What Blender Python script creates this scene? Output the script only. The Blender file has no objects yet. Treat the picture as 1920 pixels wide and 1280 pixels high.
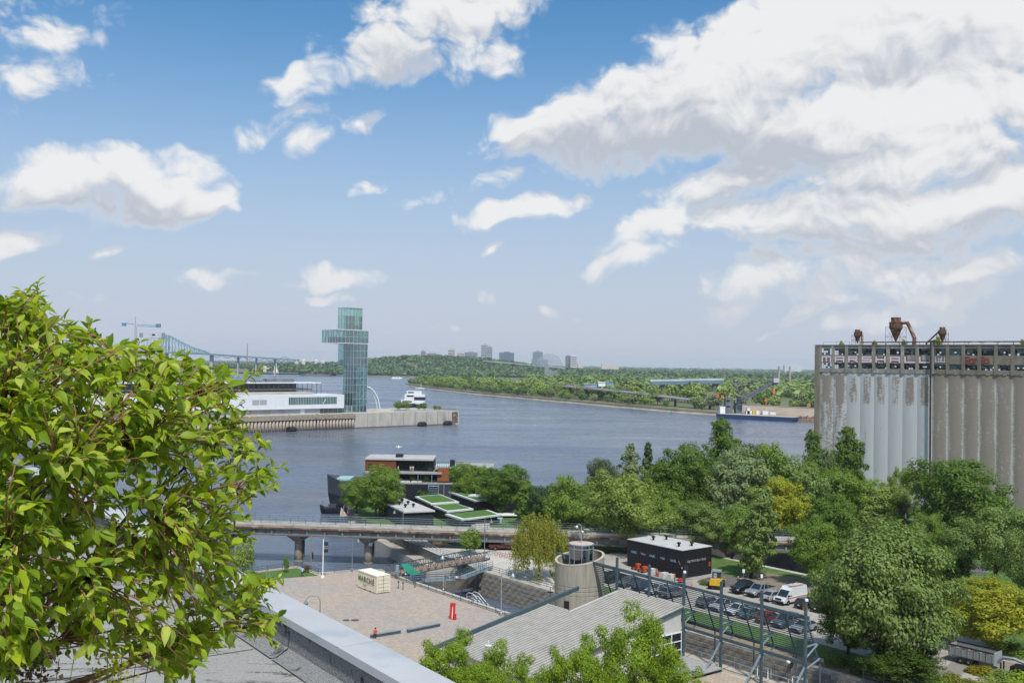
import bpy, bmesh, math, random
import numpy as np
from mathutils import Vector, Matrix
sc = bpy.context.scene
COL = sc.collection
V = Vector
# ------------------------------------------------------------------ camera
F = 1867.0; CZ = 40.0
TH = math.atan(42.7/1867); RO = 0.0160
cf = V((0, math.cos(TH), math.sin(TH))); r0 = V((1, 0, 0)); u0 = V((0, -math.sin(TH), math.cos(TH)))
cr = r0*math.cos(RO) + u0*math.sin(RO); cu = u0*math.cos(RO) - r0*math.sin(RO)
cam_d = bpy.data.cameras.new('camera'); cam = bpy.data.objects.new('camera', cam_d); COL.objects.link(cam)
cam_d.sensor_width = 36; cam_d.lens = 36*F/1920; cam_d.clip_start = 0.2; cam_d.clip_end = 60000
R3 = Matrix((cr, cu, -cf)).transposed()
cam.matrix_world = Matrix.Translation((0, 0, CZ)) @ R3.to_4x4()
sc.camera = cam
def ray(px, py): return cf + cr*((px-960)/F) + cu*((640-py)/F)
def gp(px, py, z=4.0):            # pixel -> point on the level z
    d = ray(px, py); t = (z-CZ)/d.z
    return V((d.x*t, d.y*t, z))
def at(px, py, Y):                # pixel -> point at depth Y
    d = ray(px, py); t = Y/d.y
    return V((d.x*t, Y, CZ+d.z*t))
def ppm(Y): return F/Y
# ------------------------------------------------------------------ world, sun, exposure
SUN = V((0.20, -0.75, 0)).normalized()*math.cos(math.radians(56)); SUN.z = math.sin(math.radians(56))
w = bpy.data.worlds.new('World'); sc.world = w; w.use_nodes = True
nt = w.node_tree; nt.nodes.clear()
def nd(tree, typ, **kw):
    n = tree.nodes.new(typ)
    for k, v in kw.items(): setattr(n, k, v)
    return n
def setin(tree, n, i, v):
    if isinstance(v, bpy.types.NodeSocket): tree.links.new(v, n.inputs[i])
    elif v is not None: n.inputs[i].default_value = v
def mth(tree, op, a, b=None, c=None, clamp=False):
    n = nd(tree, 'ShaderNodeMath', operation=op); n.use_clamp = clamp
    setin(tree, n, 0, a); setin(tree, n, 1, b); setin(tree, n, 2, c)
    return n.outputs[0]
def vmth(tree, op, a, b=None, scale=None, out=0):
    n = nd(tree, 'ShaderNodeVectorMath', operation=op)
    setin(tree, n, 0, a); setin(tree, n, 1, b)
    if scale is not None: setin(tree, n, 3, scale)
    return n.outputs[out]
def mrange(tree, x, a, b, c=0., d=1., smooth=True):
    n = nd(tree, 'ShaderNodeMapRange'); n.interpolation_type = 'SMOOTHSTEP' if smooth else 'LINEAR'
    setin(tree, n, 0, x); n.inputs[1].default_value = a; n.inputs[2].default_value = b
    n.inputs[3].default_value = c; n.inputs[4].default_value = d
    return n.outputs[0]
def noise(tree, vec, scale, detail=4, rough=0.55, out=0, dist=0.0):
    n = nd(tree, 'ShaderNodeTexNoise'); setin(tree, n, 'Vector', vec)
    n.inputs['Scale'].default_value = scale; n.inputs['Detail'].default_value = detail
    n.inputs['Roughness'].default_value = rough; n.inputs['Distortion'].default_value = dist
    return n.outputs[out]
def mixc(tree, fac, a, b, mode='MIX'):
    n = nd(tree, 'ShaderNodeMix'); n.data_type = 'RGBA'; n.blend_type = mode; n.clamp_factor = True
    setin(tree, n, 0, fac)
    for i, v in ((6, a), (7, b)):
        if isinstance(v, tuple) and len(v) == 3: v = (*v, 1)
        setin(tree, n, i, v)
    return n.outputs[2]

def pix_dir(px, py):              # azimuth / elevation of a picture direction
    d = ray(px, py).normalized()
    return math.atan2(d.x, d.y), math.asin(d.z)
# clouds: (px, py, half-width px, half-height px, tilt degrees, weight)
CL = [
 # large cumulus bank
 (1330,185,260,80,6,1.5),(1085,225,110,50,20,1.25),(1520,95,330,85,12,1.45),(1800,60,260,80,0,1.45),(1300,110,150,48,20,1.05),
 (1640,205,330,80,0,1.5),(1190,240,200,45,0,1.2),(1850,150,160,70,0,1.25),
 (1500,285,190,46,18,1.00),(1340,330,60,26,20,.85),(1700,290,240,60,8,1.25),(1880,240,110,60,15,1.05),
 (1450,412,120,38,4,1.10),(1640,390,180,46,3,1.25),(1830,385,170,46,0,1.2),(1580,432,200,22,0,.85),(1780,440,170,22,4,.85),
 (1240,420,80,28,16,.90),(1185,487,66,18,8,.85),
 (1560,490,120,26,14,.72),(1480,535,110,24,4,.75),(1680,510,150,22,8,.72),(1830,500,130,22,6,.72),(1620,545,190,18,2,.62),
 # left clouds
 (150,350,112,45,-4,1.12),(275,345,105,44,-2,1.12),(225,385,130,20,0,.9),(365,380,48,24,10,.85),
 (100,62,72,20,18,.62),(30,100,60,60,30,.30),(30,160,45,25,20,.36),(130,140,60,14,-20,.16),
 (800,55,150,62,22,.95),(705,125,130,26,24,.88),(600,145,60,18,20,.62),(880,90,80,40,10,.80),
 (525,238,52,16,28,.48),(620,236,60,16,20,.36),(695,350,34,15,8,.70),
 (970,394,105,20,6,.95),(910,342,90,14,18,.44),(1045,378,40,10,20,.55),
 (395,512,40,17,10,.85),(640,524,66,15,2,.92),(605,556,40,8,4,.62),(25,465,50,18,15,.62),(215,467,30,7,0,.5),(525,536,24,8,20,.5),
 (1030,588,24,9,0,.78),(1075,592,14,6,0,.55),(850,608,24,6,0,.5),(920,556,18,10,20,.35),(1380,583,45,10,6,.55),(1500,588,34,10,12,.60),(1440,620,20,6,10,.5),(1640,600,90,16,6,.50),(925,466,20,7,15,.45),(150,540,26,6,0,.4),
]
def noise2(tree, vec, scale, detail, rough, out=0):
    n = nd(tree, 'ShaderNodeTexNoise', noise_dimensions='2D'); setin(tree, n, 'Vector', vec)
    n.inputs['Scale'].default_value = scale; n.inputs['Detail'].default_value = detail; n.inputs['Roughness'].default_value = rough
    return n.outputs[out]
def blob_field(tree, P, clouds):
    sx1 = nd(tree, 'ShaderNodeSeparateXYZ'); setin(tree, sx1, 0, P)
    X, Y = sx1.outputs[0], sx1.outputs[1]
    SL = {0: 0., 10: .17, 20: .36}; YC = {0: Y, 10: mth(tree, 'MULTIPLY_ADD', X, -.17, Y), 20: mth(tree, 'MULTIPLY_ADD', X, -.36, Y)}
    acc = None; k = 1.25
    for (px, py, hw, hh, tilt, wt) in clouds:
        c = 0 if tilt < 5 else 10 if tilt < 15 else 20
        a, e = pix_dir(px, py); e -= SL[c]*a
        cx_ = nd(tree, 'ShaderNodeCombineXYZ'); setin(tree, cx_, 0, X); setin(tree, cx_, 1, YC[c]); setin(tree, cx_, 2, acc)   # chained: each cloud in turn
        q = nd(tree, 'ShaderNodeVectorMath', operation='MULTIPLY_ADD'); setin(tree, q, 0, cx_.outputs[0])
        kx, ky = F/hw/k, F/hh/k
        q.inputs[1].default_value = (kx, ky, 0); q.inputs[2].default_value = (-a*kx, -e*ky, 0)
        dd = vmth(tree, 'DOT_PRODUCT', q.outputs[0], q.outputs[0], out=1)
        val = mth(tree, 'MULTIPLY_ADD', dd, -.8*wt, wt)
        acc = val if acc is None else mth(tree, 'SMOOTH_MAX', acc, val, .25)
    return acc
sky = nd(nt, 'ShaderNodeTexSky', sky_type='NISHITA'); sky.sun_disc = False
sky.sun_elevation = math.radians(56); sky.sun_rotation = math.atan2(SUN.x, SUN.y)
sky.altitude = 0; sky.air_density = 1.0; sky.dust_density = 1.6; sky.ozone_density = 2.2
tc = nd(nt, 'ShaderNodeTexCoord')
dirv = vmth(nt, 'NORMALIZE', tc.outputs['Generated'])
sp = nd(nt, 'ShaderNodeSeparateXYZ'); setin(nt, sp, 0, dirv)
az = mth(nt, 'ARCTAN2', sp.outputs[0], sp.outputs[1]); el = mth(nt, 'ARCSINE', sp.outputs[2])
cmb = nd(nt, 'ShaderNodeCombineXYZ'); setin(nt, cmb, 0, az); setin(nt, cmb, 1, el)
PA = cmb.outputs[0]
wrp = vmth(nt, 'SCALE', vmth(nt, 'SUBTRACT', noise2(nt, PA, 10.0, 2, .6, 1), (.5, .5, .5)), scale=0.05)
PW = vmth(nt, 'ADD', PA, wrp)
M0 = mth(nt, 'MAXIMUM', blob_field(nt, PW, CL), -1.3)
M2 = blob_field(nt, vmth(nt, 'ADD', PW, (.008, .026, 0)), [c for c in CL if c[2] > 95 and c[5] > .7])
# beyond the frame the same broken cumulus field goes on
outm = mth(nt, 'MAXIMUM', mrange(nt, mth(nt, 'ABSOLUTE', az), .50, .62), mrange(nt, el, .36, .46))
gen = mth(nt, 'MULTIPLY_ADD', noise2(nt, vmth(nt, 'MULTIPLY', PA, (1, 1.8, 1)), 4.0, 2, .5), 5.0, -1.35)
M0 = mth(nt, 'MULTIPLY_ADD', outm, gen, M0)
def fbm(off):                      # billowing tops from rounded cells, frayed by fine noise
    p = vmth(nt, 'MULTIPLY', vmth(nt, 'ADD', PW, off), (1, 1.35, 1))
    v = nd(nt, 'ShaderNodeTexVoronoi', voronoi_dimensions='2D', feature='F1'); setin(nt, v, 'Vector', p)
    v.inputs['Scale'].default_value = 17.0; v.inputs['Detail'].default_value = 2.6; v.inputs['Roughness'].default_value = .55; v.inputs['Lacunarity'].default_value = 2.3
    bil = mth(nt, 'MULTIPLY_ADD', v.outputs['Distance'], -1.0, .56)
    return mth(nt, 'ADD', bil, mth(nt, 'MULTIPLY_ADD', noise2(nt, p, 20.0, 6, .60), 1.75, -.89))
f0 = fbm((0, 0, 0)); f1 = fbm((.003, .009, 0))
d0 = mth(nt, 'ADD', mth(nt, 'ADD', M0, .30), f0)
alpha = mrange(nt, d0, -.10, .85)
alpha = mth(nt, 'MULTIPLY', alpha, mrange(nt, el, .0, .12, .5, .97))
up = mth(nt, 'SUBTRACT', mth(nt, 'MINIMUM', M0, 1.35), mth(nt, 'MAXIMUM', M2, -.3))
lit = mth(nt, 'ADD', mth(nt, 'MULTIPLY', mth(nt, 'SUBTRACT', f0, f1), .42), mth(nt, 'MULTIPLY_ADD', up, .85, .46))
lit = mth(nt, 'ADD', lit, mth(nt, 'MULTIPLY_ADD', noise2(nt, PW, 6.0, 3, .5), 1.3, -.65))
thin = mrange(nt, d0, .1, .9)
lit = mth(nt, 'MAXIMUM', mrange(nt, lit, .0, .85), mth(nt, 'MULTIPLY_ADD', thin, -.6, .62))
lowh = mrange(nt, el, .0, .16)
CS = 8.2
ccol = mixc(nt, lit, tuple(x*CS for x in (.50, .54, .61)), tuple(x*CS for x in (.875, .872, .868)))
ccol = mixc(nt, mth(nt, 'MULTIPLY_ADD', lowh, -.55, .55), ccol, tuple(x*CS for x in (.80, .775, .78)))
# the hazy lower sky seen in the photograph, evenly all round
skyc = mixc(nt, mrange(nt, el, -.02, .37, .92, .0), mixc(nt, 1.0, sky.outputs[0], (.50, .94, 1.14), 'MULTIPLY'), tuple(x*CS for x in (.60, .62, .725)))
fin = mixc(nt, alpha, skyc, ccol)
bg = nd(nt, 'ShaderNodeBackground'); setin(nt, bg, 0, fin); bg.inputs[1].default_value = 0.1
wo = nd(nt, 'ShaderNodeOutputWorld'); nt.links.new(bg.outputs[0], wo.inputs[0])
try:
    w.cycles.sampling_method = 'MANUAL'; w.cycles.sample_map_resolution = 512
except Exception: pass
sun_d = bpy.data.lights.new('sun', 'SUN'); sun = bpy.data.objects.new('sun', sun_d); COL.objects.link(sun)
sun_d.energy = 3.7; sun_d.angle = math.radians(3.0); sun_d.color = (1, .955, .88)
sun.rotation_euler = (-SUN).to_track_quat('-Z', 'Y').to_euler(); sun.location = (0, -50, 150)
sc.view_settings.view_transform = 'Standard'; sc.view_settings.look = 'None'; sc.view_settings.gamma = 1
sc.view_settings.use_curve_mapping = False; sc.view_settings.exposure = 0.30
cy = sc.cycles
cy.use_denoising = True; cy.max_bounces = 6; cy.diffuse_bounces = 2; cy.glossy_bounces = 3; cy.transmission_bounces = 4
cy.transparent_max_bounces = 12; cy.volume_bounces = 1; cy.caustics_reflective = False; cy.caustics_refractive = False
cy.use_adaptive_sampling = True; cy.adaptive_threshold = 0.02; cy.sample_clamp_indirect = 4.0

# ------------------------------------------------------------------ mesh helpers
class MB:
    def __init__(s): s.v = []; s.f = []; s.m = []
    def add(s, vs, fs, mi=0):
        o = len(s.v); s.v += [tuple(x) for x in vs]; s.f += [tuple(i+o for i in f) for f in fs]; s.m += [mi]*len(fs); return s
    def par(s, o, a, b, c, mi=0):           # parallelepiped: origin and three edge vectors (right handed)
        o, a, b, c = V(o), V(a), V(b), V(c)
        if a.cross(b).dot(c) < 0: a, b = b, a
        return s.add([o, o+a, o+a+b, o+b, o+c, o+a+c, o+a+b+c, o+b+c],
                     [(3, 2, 1, 0), (4, 5, 6, 7), (0, 1, 5, 4), (1, 2, 6, 5), (2, 3, 7, 6), (3, 0, 4, 7)], mi)
    def box(s, c, d, rz=0, mi=0):           # centre, size
        ca, sa = math.cos(rz), math.sin(rz)
        a = V((ca, sa, 0))*d[0]; b = V((-sa, ca, 0))*d[1]; e = V((0, 0, d[2]))
        return s.par(V(c)-(a+b+e)/2, a, b, e, mi)
    def bar(s, p, q, wd, ht, mi=0, up=(0, 0, 1)):   # rectangular bar between two points
        p, q = V(p), V(q); d = q-p
        if d.length < 1e-6: return s
        x = d.cross(V(up))
        if x.length < 1e-6: x = d.cross(V((1, 0, 0)))
        x.normalize(); y = x.cross(d).normalized()
        return s.par(p-x*wd/2-y*ht/2, x*wd, y*ht, d, mi)
    def prism(s, pts, z0, z1, mi=0, cap=True):
        n = len(pts)
        ar = sum(pts[i][0]*pts[(i+1) % n][1]-pts[(i+1) % n][0]*pts[i][1] for i in range(n))
        if ar < 0: pts = pts[::-1]
        vs = [(p[0], p[1], z0) for p in pts]+[(p[0], p[1], z1) for p in pts]
        fs = [(i, (i+1) % n, n+(i+1) % n, n+i) for i in range(n)]
        if cap: fs += [tuple(range(n, 2*n)), tuple(range(n-1, -1, -1))]
        return s.add(vs, fs, mi)
    def tube(s, p, q, r, r2=None, n=8, mi=0, cap=True):
        p, q = V(p), V(q); r2 = r if r2 is None else r2; d = (q-p).normalized()
        x = d.orthogonal().normalized(); y = d.cross(x)
        vs = []
        for c, rr in ((p, r), (q, r2)):
            for i in range(n):
                a = 2*math.pi*i/n; vs.append(c+x*math.cos(a)*rr+y*math.sin(a)*rr)
        fs = [(i, (i+1) % n, n+(i+1) % n, n+i) for i in range(n)]
        if cap: fs += [tuple(range(n-1, -1, -1)), tuple(range(n, 2*n))]
        return s.add(vs, fs, mi)
    def path(s, pts, rs, n=6, mi=0):
        pts = [V(p) for p in pts]
        if not isinstance(rs, (list, tuple)): rs = [rs]*len(pts)
        vs = []; x = None
        for i, p in enumerate(pts):
            d = (pts[min(i+1, len(pts)-1)]-pts[max(i-1, 0)]).normalized()
            x = d.orthogonal().normalized() if x is None else (x-d*x.dot(d)).normalized()
            y = d.cross(x)
            for k in range(n):
                a = 2*math.pi*k/n; vs.append(p+(x*math.cos(a)+y*math.sin(a))*rs[i])
        fs = [(i*n+k, i*n+(k+1) % n, (i+1)*n+(k+1) % n, (i+1)*n+k) for i in range(len(pts)-1) for k in range(n)]
        fs += [tuple(range(n-1, -1, -1)), tuple(range((len(pts)-1)*n, len(pts)*n))]
        return s.add(vs, fs, mi)
    def lathe(s, prof, c=(0, 0, 0), n=16, mi=0, closed=True):
        c = V(c); vs = []
        for r, z in prof:
            for k in range(n):
                a = 2*math.pi*k/n; vs.append(c+V((r*math.cos(a), r*math.sin(a), z)))
        m = len(prof)
        fs = [(i*n+k, i*n+(k+1) % n, (i+1)*n+(k+1) % n, (i+1)*n+k) for i in range(m-1) for k in range(n)]
        if closed: fs += [tuple(range(n-1, -1, -1)), tuple(range((m-1)*n, m*n))]
        return s.add(vs, fs, mi)
    def mesh(s, name, mats, smooth=False, M=None):
        me = bpy.data.meshes.new(name)
        vs = s.v if M is None else [tuple(M @ V(x)) for x in s.v]
        me.from_pydata(vs, [], s.f)
        for m in (mats if isinstance(mats, (list, tuple)) else [mats]): me.materials.append(m)
        if any(s.m): me.polygons.foreach_set('material_index', s.m)
        if smooth: me.polygons.foreach_set('use_smooth', [True]*len(s.f))
        me.update(); return me
ROOT = {}
def link(o, parent=None):
    COL.objects.link(o)
    if parent is not None: o.parent = parent
    return o
def obj(name, me, parent=None, loc=(0, 0, 0), rz=0, sc_=None, col=None):
    o = bpy.data.objects.new(name, me); link(o, parent); o.location = loc
    if rz: o.rotation_euler = (0, 0, rz)
    if sc_ is not None: o.scale = sc_
    if col is not None: o.color = (*col, 1)
    return o
def thing(name, label, cat, loc=(0, 0, 0), rz=0, group=None):
    o = bpy.data.objects.new(name, None); o.empty_display_size = .2; link(o)
    o.location = loc; o.rotation_euler = (0, 0, rz)
    o['label'] = label; o['category'] = cat
    if group: o['group'] = group
    ROOT[o] = (Matrix.Translation(loc) @ Matrix.Rotation(rz, 4, 'Z')).inverted()
    return o
def rootof(o):
    while o.parent is not None: o = o.parent
    return o
def part(mb, name, mats, parent, smooth=False, world=True, label=None, col=None):
    r = rootof(parent); M = ROOT.get(r) if world else None
    o = obj(name, mb.mesh(name, mats, smooth, M), parent, col=col)
    if label: o['label'] = label
    return o
def single(mb, name, mats, label, cat, base=None, group=None, smooth=False, col=None):   # a thing that is one mesh
    base = V(base) if base is not None else V((0, 0, 0))
    o = obj(name, mb.mesh(name, mats, smooth, Matrix.Translation(-base)), None, base, col=col)
    o['label'] = label; o['category'] = cat
    if group: o['group'] = group
    return o
def struct(mb, name, mats, smooth=False, kind='structure'):
    o = obj(name, mb.mesh(name, mats, smooth)); o['kind'] = kind; return o
def copy_tree(o, parent=None):
    c = o.copy(); link(c); c.parent = parent
    for ch in list(o.children): copy_tree(ch, c)
    return c
# ------------------------------------------------------------------ materials
MATS = {}
def mat(name, c1, c2=None, scale=1.0, rough=.8, metal=0., bump=0., bscale=None, c3=None, s3=.3, t3=(.55, .7), stretch=(1, 1, 1), spec=.3, objcol=False, island=0., coat=0., detail=5, gen=False):
    if name in MATS: return MATS[name]
    m = bpy.data.materials.new(name); m.use_nodes = True; t = m.node_tree; b = t.nodes['Principled BSDF']
    tcn = nd(t, 'ShaderNodeTexCoord'); vec = tcn.outputs['Object']
    mp = nd(t, 'ShaderNodeMapping'); setin(t, mp, 0, vec); mp.inputs['Scale'].default_value = stretch; vec = mp.outputs[0]
    if c2 is None: c2 = tuple(x*.78 for x in c1)
    n1 = noise(t, vec, scale, detail, .6)
    base = mixc(t, mrange(t, n1, .32, .68), c1, c2)
    if objcol:
        oi = nd(t, 'ShaderNodeObjectInfo'); base = mixc(t, 1.0, base, oi.outputs['Color'], 'MULTIPLY')
    if c3 is not None:
        n3 = noise(t, vec, s3, 6, .65); base = mixc(t, mrange(t, n3, *t3), base, c3)
    if island:
        g = nd(t, 'ShaderNodeNewGeometry'); k = mth(t, 'MULTIPLY_ADD', g.outputs['Random Per Island'], island, 1-island/2)
        base = mixc(t, 1.0, base, vmth(t, 'SCALE', (1, 1, 1), scale=k), 'MULTIPLY')
    setin(t, b, 'Base Color', base)
    b.inputs['Roughness'].default_value = rough; b.inputs['Metallic'].default_value = metal
    b.inputs['Specular IOR Level'].default_value = spec
    if coat: b.inputs['Coat Weight'].default_value = coat
    if bump:
        nb = noise(t, vec, bscale or scale*4, 4, .6)
        bp = nd(t, 'ShaderNodeBump'); setin(t, bp, 'Height', nb); bp.inputs['Strength'].default_value = bump; bp.inputs['Distance'].default_value = .05
        t.links.new(bp.outputs[0], b.inputs['Normal'])
    MATS[name] = m; return m
def emis_free(): pass
def foliage(name, trans=.35, var=.55, rough=.55):
    m = bpy.data.materials.new(name); m.use_nodes = True; t = m.node_tree; t.nodes.clear()
    oi = nd(t, 'ShaderNodeObjectInfo'); g = nd(t, 'ShaderNodeNewGeometry')
    k = mth(t, 'MULTIPLY_ADD', g.outputs['Random Per Island'], var, 1-var/2)
    base = vmth(t, 'SCALE', oi.outputs['Color'], scale=k)
    hue = nd(t, 'ShaderNodeHueSaturation'); setin(t, hue, 'Color', base)
    setin(t, hue, 'Hue', mth(t, 'MULTIPLY_ADD', g.outputs['Random Per Island'], -.035, .517))
    p = nd(t, 'ShaderNodeBsdfPrincipled'); setin(t, p, 'Base Color', hue.outputs[0]); p.inputs['Roughness'].default_value = rough
    p.inputs['Specular IOR Level'].default_value = .25
    tr = nd(t, 'ShaderNodeBsdfTranslucent'); setin(t, tr, 0, mixc(t, 1.0, hue.outputs[0], (1.25, 1.2, .5), 'MULTIPLY'))
    mx = nd(t, 'ShaderNodeMixShader'); mx.inputs[0].default_value = trans
    t.links.new(p.outputs[0], mx.inputs[1]); t.links.new(tr.outputs[0], mx.inputs[2])
    o = nd(t, 'ShaderNodeOutputMaterial'); t.links.new(mx.outputs[0], o.inputs[0]); return m
def glass(name, tint, gl=.35, rough=.03):       # tinted pane: reflects by Fresnel, lets the rest through
    m = bpy.data.materials.new(name); m.use_nodes = True; t = m.node_tree; t.nodes.clear()
    fr = nd(t, 'ShaderNodeFresnel'); fr.inputs[0].default_value = 1.5
    k = mth(t, 'ADD', mth(t, 'MULTIPLY', fr.outputs[0], .9), gl, clamp=True)
    a = nd(t, 'ShaderNodeBsdfTransparent'); a.inputs[0].default_value = (*tint, 1)
    b = nd(t, 'ShaderNodeBsdfGlossy'); b.inputs[0].default_value = (*[min(1, x*.6+.4) for x in tint], 1); b.inputs[1].default_value = rough
    mx = nd(t, 'ShaderNodeMixShader'); setin(t, mx, 0, k); t.links.new(a.outputs[0], mx.inputs[1]); t.links.new(b.outputs[0], mx.inputs[2])
    o = nd(t, 'ShaderNodeOutputMaterial'); t.links.new(mx.outputs[0], o.inputs[0]); MATS[name] = m; return m
concrete = mat('concrete', (.36, .335, .29), (.27, .25, .215), 1.2, .9, bump=.25, bscale=9, c3=(.17, .155, .13), s3=.5, t3=(.58, .75))
conc_lt = mat('pale_concrete', (.46, .43, .38), (.36, .335, .295), .35, .9, bump=.15, bscale=5, c3=(.26, .235, .2), s3=.12, t3=(.55, .72), stretch=(1, 1, .35))
conc_dk = mat('dark_concrete', (.16, .145, .125), (.10, .09, .08), .8, .95, bump=.3, bscale=6)
steel = mat('blue_grey_steel', (.075, .115, .135), (.06, .092, .11), 3, .5, .2, bump=.03)
steel_lt = mat('light_blue_steel', (.26, .33, .38), (.2, .26, .3), 3, .5, .2)
galv = mat('galvanised_steel', (.40, .43, .45), (.31, .34, .36), 4, .45, .5)
dark = mat('black_metal', (.018, .018, .02), (.012, .012, .013), 3, .55)
white = mat('white_paint', (.78, .78, .77), (.68, .68, .67), 2, .5)
rust = mat('rusty_iron', (.17, .075, .04), (.09, .045, .03), 1.2, .9, c3=(.34, .27, .22), s3=.5, t3=(.5, .65), bump=.3)
rubber = mat('black_rubber', (.02, .02, .022), (.013, .013, .014), 5, .8)
timber = mat('weathered_timber', (.30, .225, .155), (.2, .15, .1), 4, .85, bump=.2)
wood_red = mat('red_cedar', (.17, .052, .024), (.12, .037, .017), 1.5, .6, stretch=(1, 1, 7))
bark = mat('bark', (.10, .075, .052), (.055, .042, .03), 6, .95, bump=.5, stretch=(1, 1, .3))
skin = mat('skin', (.5, .3, .21), None, 8, .6)
dglass = mat('dark_glass', (.02, .028, .034), (.012, .018, .022), .6, .06, spec=.8)
asphalt = mat('asphalt', (.105, .1, .097), (.075, .072, .07), .5, .95, bump=.2, bscale=20, c3=(.16, .15, .14), s3=.12)
# ================================================================== the setting
rnd = random.Random(7)
D2 = V((.618, -.7863, 0)); N2 = V((.7863, .618, 0))        # along the lock / across it
def cn(n, m, z=4.0): p = N2*n + D2*m; return V((p.x, p.y, z))
AD = math.atan2(D2.y, D2.x)
def nm(p): return p.x*N2.x+p.y*N2.y, p.x*D2.x+p.y*D2.y
# --- water
def water_mat():
    m = bpy.data.materials.new('river_water'); m.use_nodes = True; t = m.node_tree; b = t.nodes['Principled BSDF']
    g = nd(t, 'ShaderNodeNewGeometry'); pos = g.outputs['Position']
    big = noise(t, vmth(t, 'MULTIPLY', pos, (.006, .012, 1)), 1.0, 3, .5)
    setin(t, b, 'Base Color', mixc(t, mrange(t, big, .35, .65), (.080, .100, .145), (.110, .130, .170)))
    pr_ = noise(t, vmth(t, 'MULTIPLY', pos, (.004, .02, 1)), 1.0, 5, .65, dist=.6); setin(t, b, 'Roughness', mrange(t, pr_, .35, .68, .10, .34)); b.inputs['IOR'].default_value = 1.33
    b.inputs['Specular IOR Level'].default_value = .5
    h1 = noise(t, vmth(t, 'MULTIPLY', pos, (.32, .75, 1)), 1.0, 5, .62, dist=.4)
    h2 = noise(t, vmth(t, 'MULTIPLY', pos, (.045, .11, 1)), 1.0, 3, .5)
    hh = mth(t, 'ADD', mth(t, 'MULTIPLY', h1, .55), mth(t, 'MULTIPLY', h2, 1.6))
    patch = mrange(t, noise(t, vmth(t, 'MULTIPLY', pos, (.010, .022, 1)), 1.0, 4, .6), .3, .7, .25, 1.0)
    bp = nd(t, 'ShaderNodeBump'); setin(t, bp, 'Height', hh); setin(t, bp, 'Strength', patch); bp.inputs['Distance'].default_value = .85
    t.links.new(bp.outputs[0], b.inputs['Normal']); return m
wm = water_mat()
b = MB(); b.add([(-20000, -300, 0), (20000, -300, 0), (20000, 20000, 0), (-20000, 20000, 0)], [(0, 1, 2, 3)])
struct(b, 'water', wm)
# --- ground materials
def paver_mat():
    m = bpy.data.materials.new('plaza_pavers'); m.use_nodes = True; t = m.node_tree; b = t.nodes['Principled BSDF']
    g = nd(t, 'ShaderNodeNewGeometry'); mp = nd(t, 'ShaderNodeMapping'); setin(t, mp, 0, g.outputs['Position'])
    mp.inputs['Rotation'].default_value = (0, 0, -AD)
    br = nd(t, 'ShaderNodeTexBrick'); setin(t, br, 'Vector', mp.outputs[0]); br.inputs['Scale'].default_value = 1.0
    br.inputs['Brick Width'].default_value = .62; br.inputs['Row Height'].default_value = .42; br.inputs['Mortar Size'].default_value = .035
    br.inputs['Color1'].default_value = (1, 1, 1, 1); br.inputs['Color2'].default_value = (.8, .8, .8, 1); br.inputs['Mortar'].default_value = (.6, .58, .55, 1)
    n1 = noise(t, g.outputs['Position'], .035, 4, .6); n2 = noise(t, g.outputs['Position'], .25, 5, .65); n4 = noise(t, g.outputs['Position'], .8, 5, .7)
    c = mixc(t, mrange(t, n1, .42, .60), (.43, .345, .275), (.385, .335, .30))
    c = mixc(t, mrange(t, n2, .55, .80), c, (.33, .285, .25))
    c = mixc(t, mrange(t, n4, .72, .84), c, (.50, .45, .40))
    c = mixc(t, 1.0, c, br.outputs['Color'], 'MULTIPLY'); setin(t, b, 'Base Color', c); b.inputs['Roughness'].default_value = .9
    bp = nd(t, 'ShaderNodeBump'); setin(t, bp, 'Height', br.outputs['Fac']); bp.invert = True; bp.inputs['Strength'].default_value = .4; bp.inputs['Distance'].default_value = .03
    t.links.new(bp.outputs[0], b.inputs['Normal']); return m
pavers = paver_mat()
grass = mat('grass_ground', (.085, .15, .03), (.055, .105, .022), .5, .95, bump=.5, bscale=8, c3=(.16, .15, .06), s3=.15, t3=(.52, .75))
grass_lush = mat('lush_grass', (.075, .145, .028), (.055, .11, .02), .7, .95, bump=.5, bscale=9, c3=(.12, .17, .04), s3=.3, t3=(.6, .8))
gravel = mat('gravel_lot', (.36, .33, .295), (.29, .265, .235), .35, .95, bump=.3, bscale=14, c3=(.21, .185, .16), s3=.13, t3=(.52, .68))
dirt = mat('bare_earth', (.26, .195, .135), (.17, .125, .085), .5, .95, bump=.4, bscale=8, c3=(.11, .14, .04), s3=.35, t3=(.52, .66))
path_m = mat('pale_path', (.47, .44, .40), (.39, .365, .335), .3, .9, bump=.1, c3=(.3, .275, .25), s3=.12)
farland = mat('far_ground', (.10, .125, .05), (.14, .14, .075), .01, .95, c3=(.22, .2, .15), s3=.004)
bankm = mat('stony_bank', (.36, .31, .24), (.25, .21, .16), .08, .95, bump=.6, bscale=.5)
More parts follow.
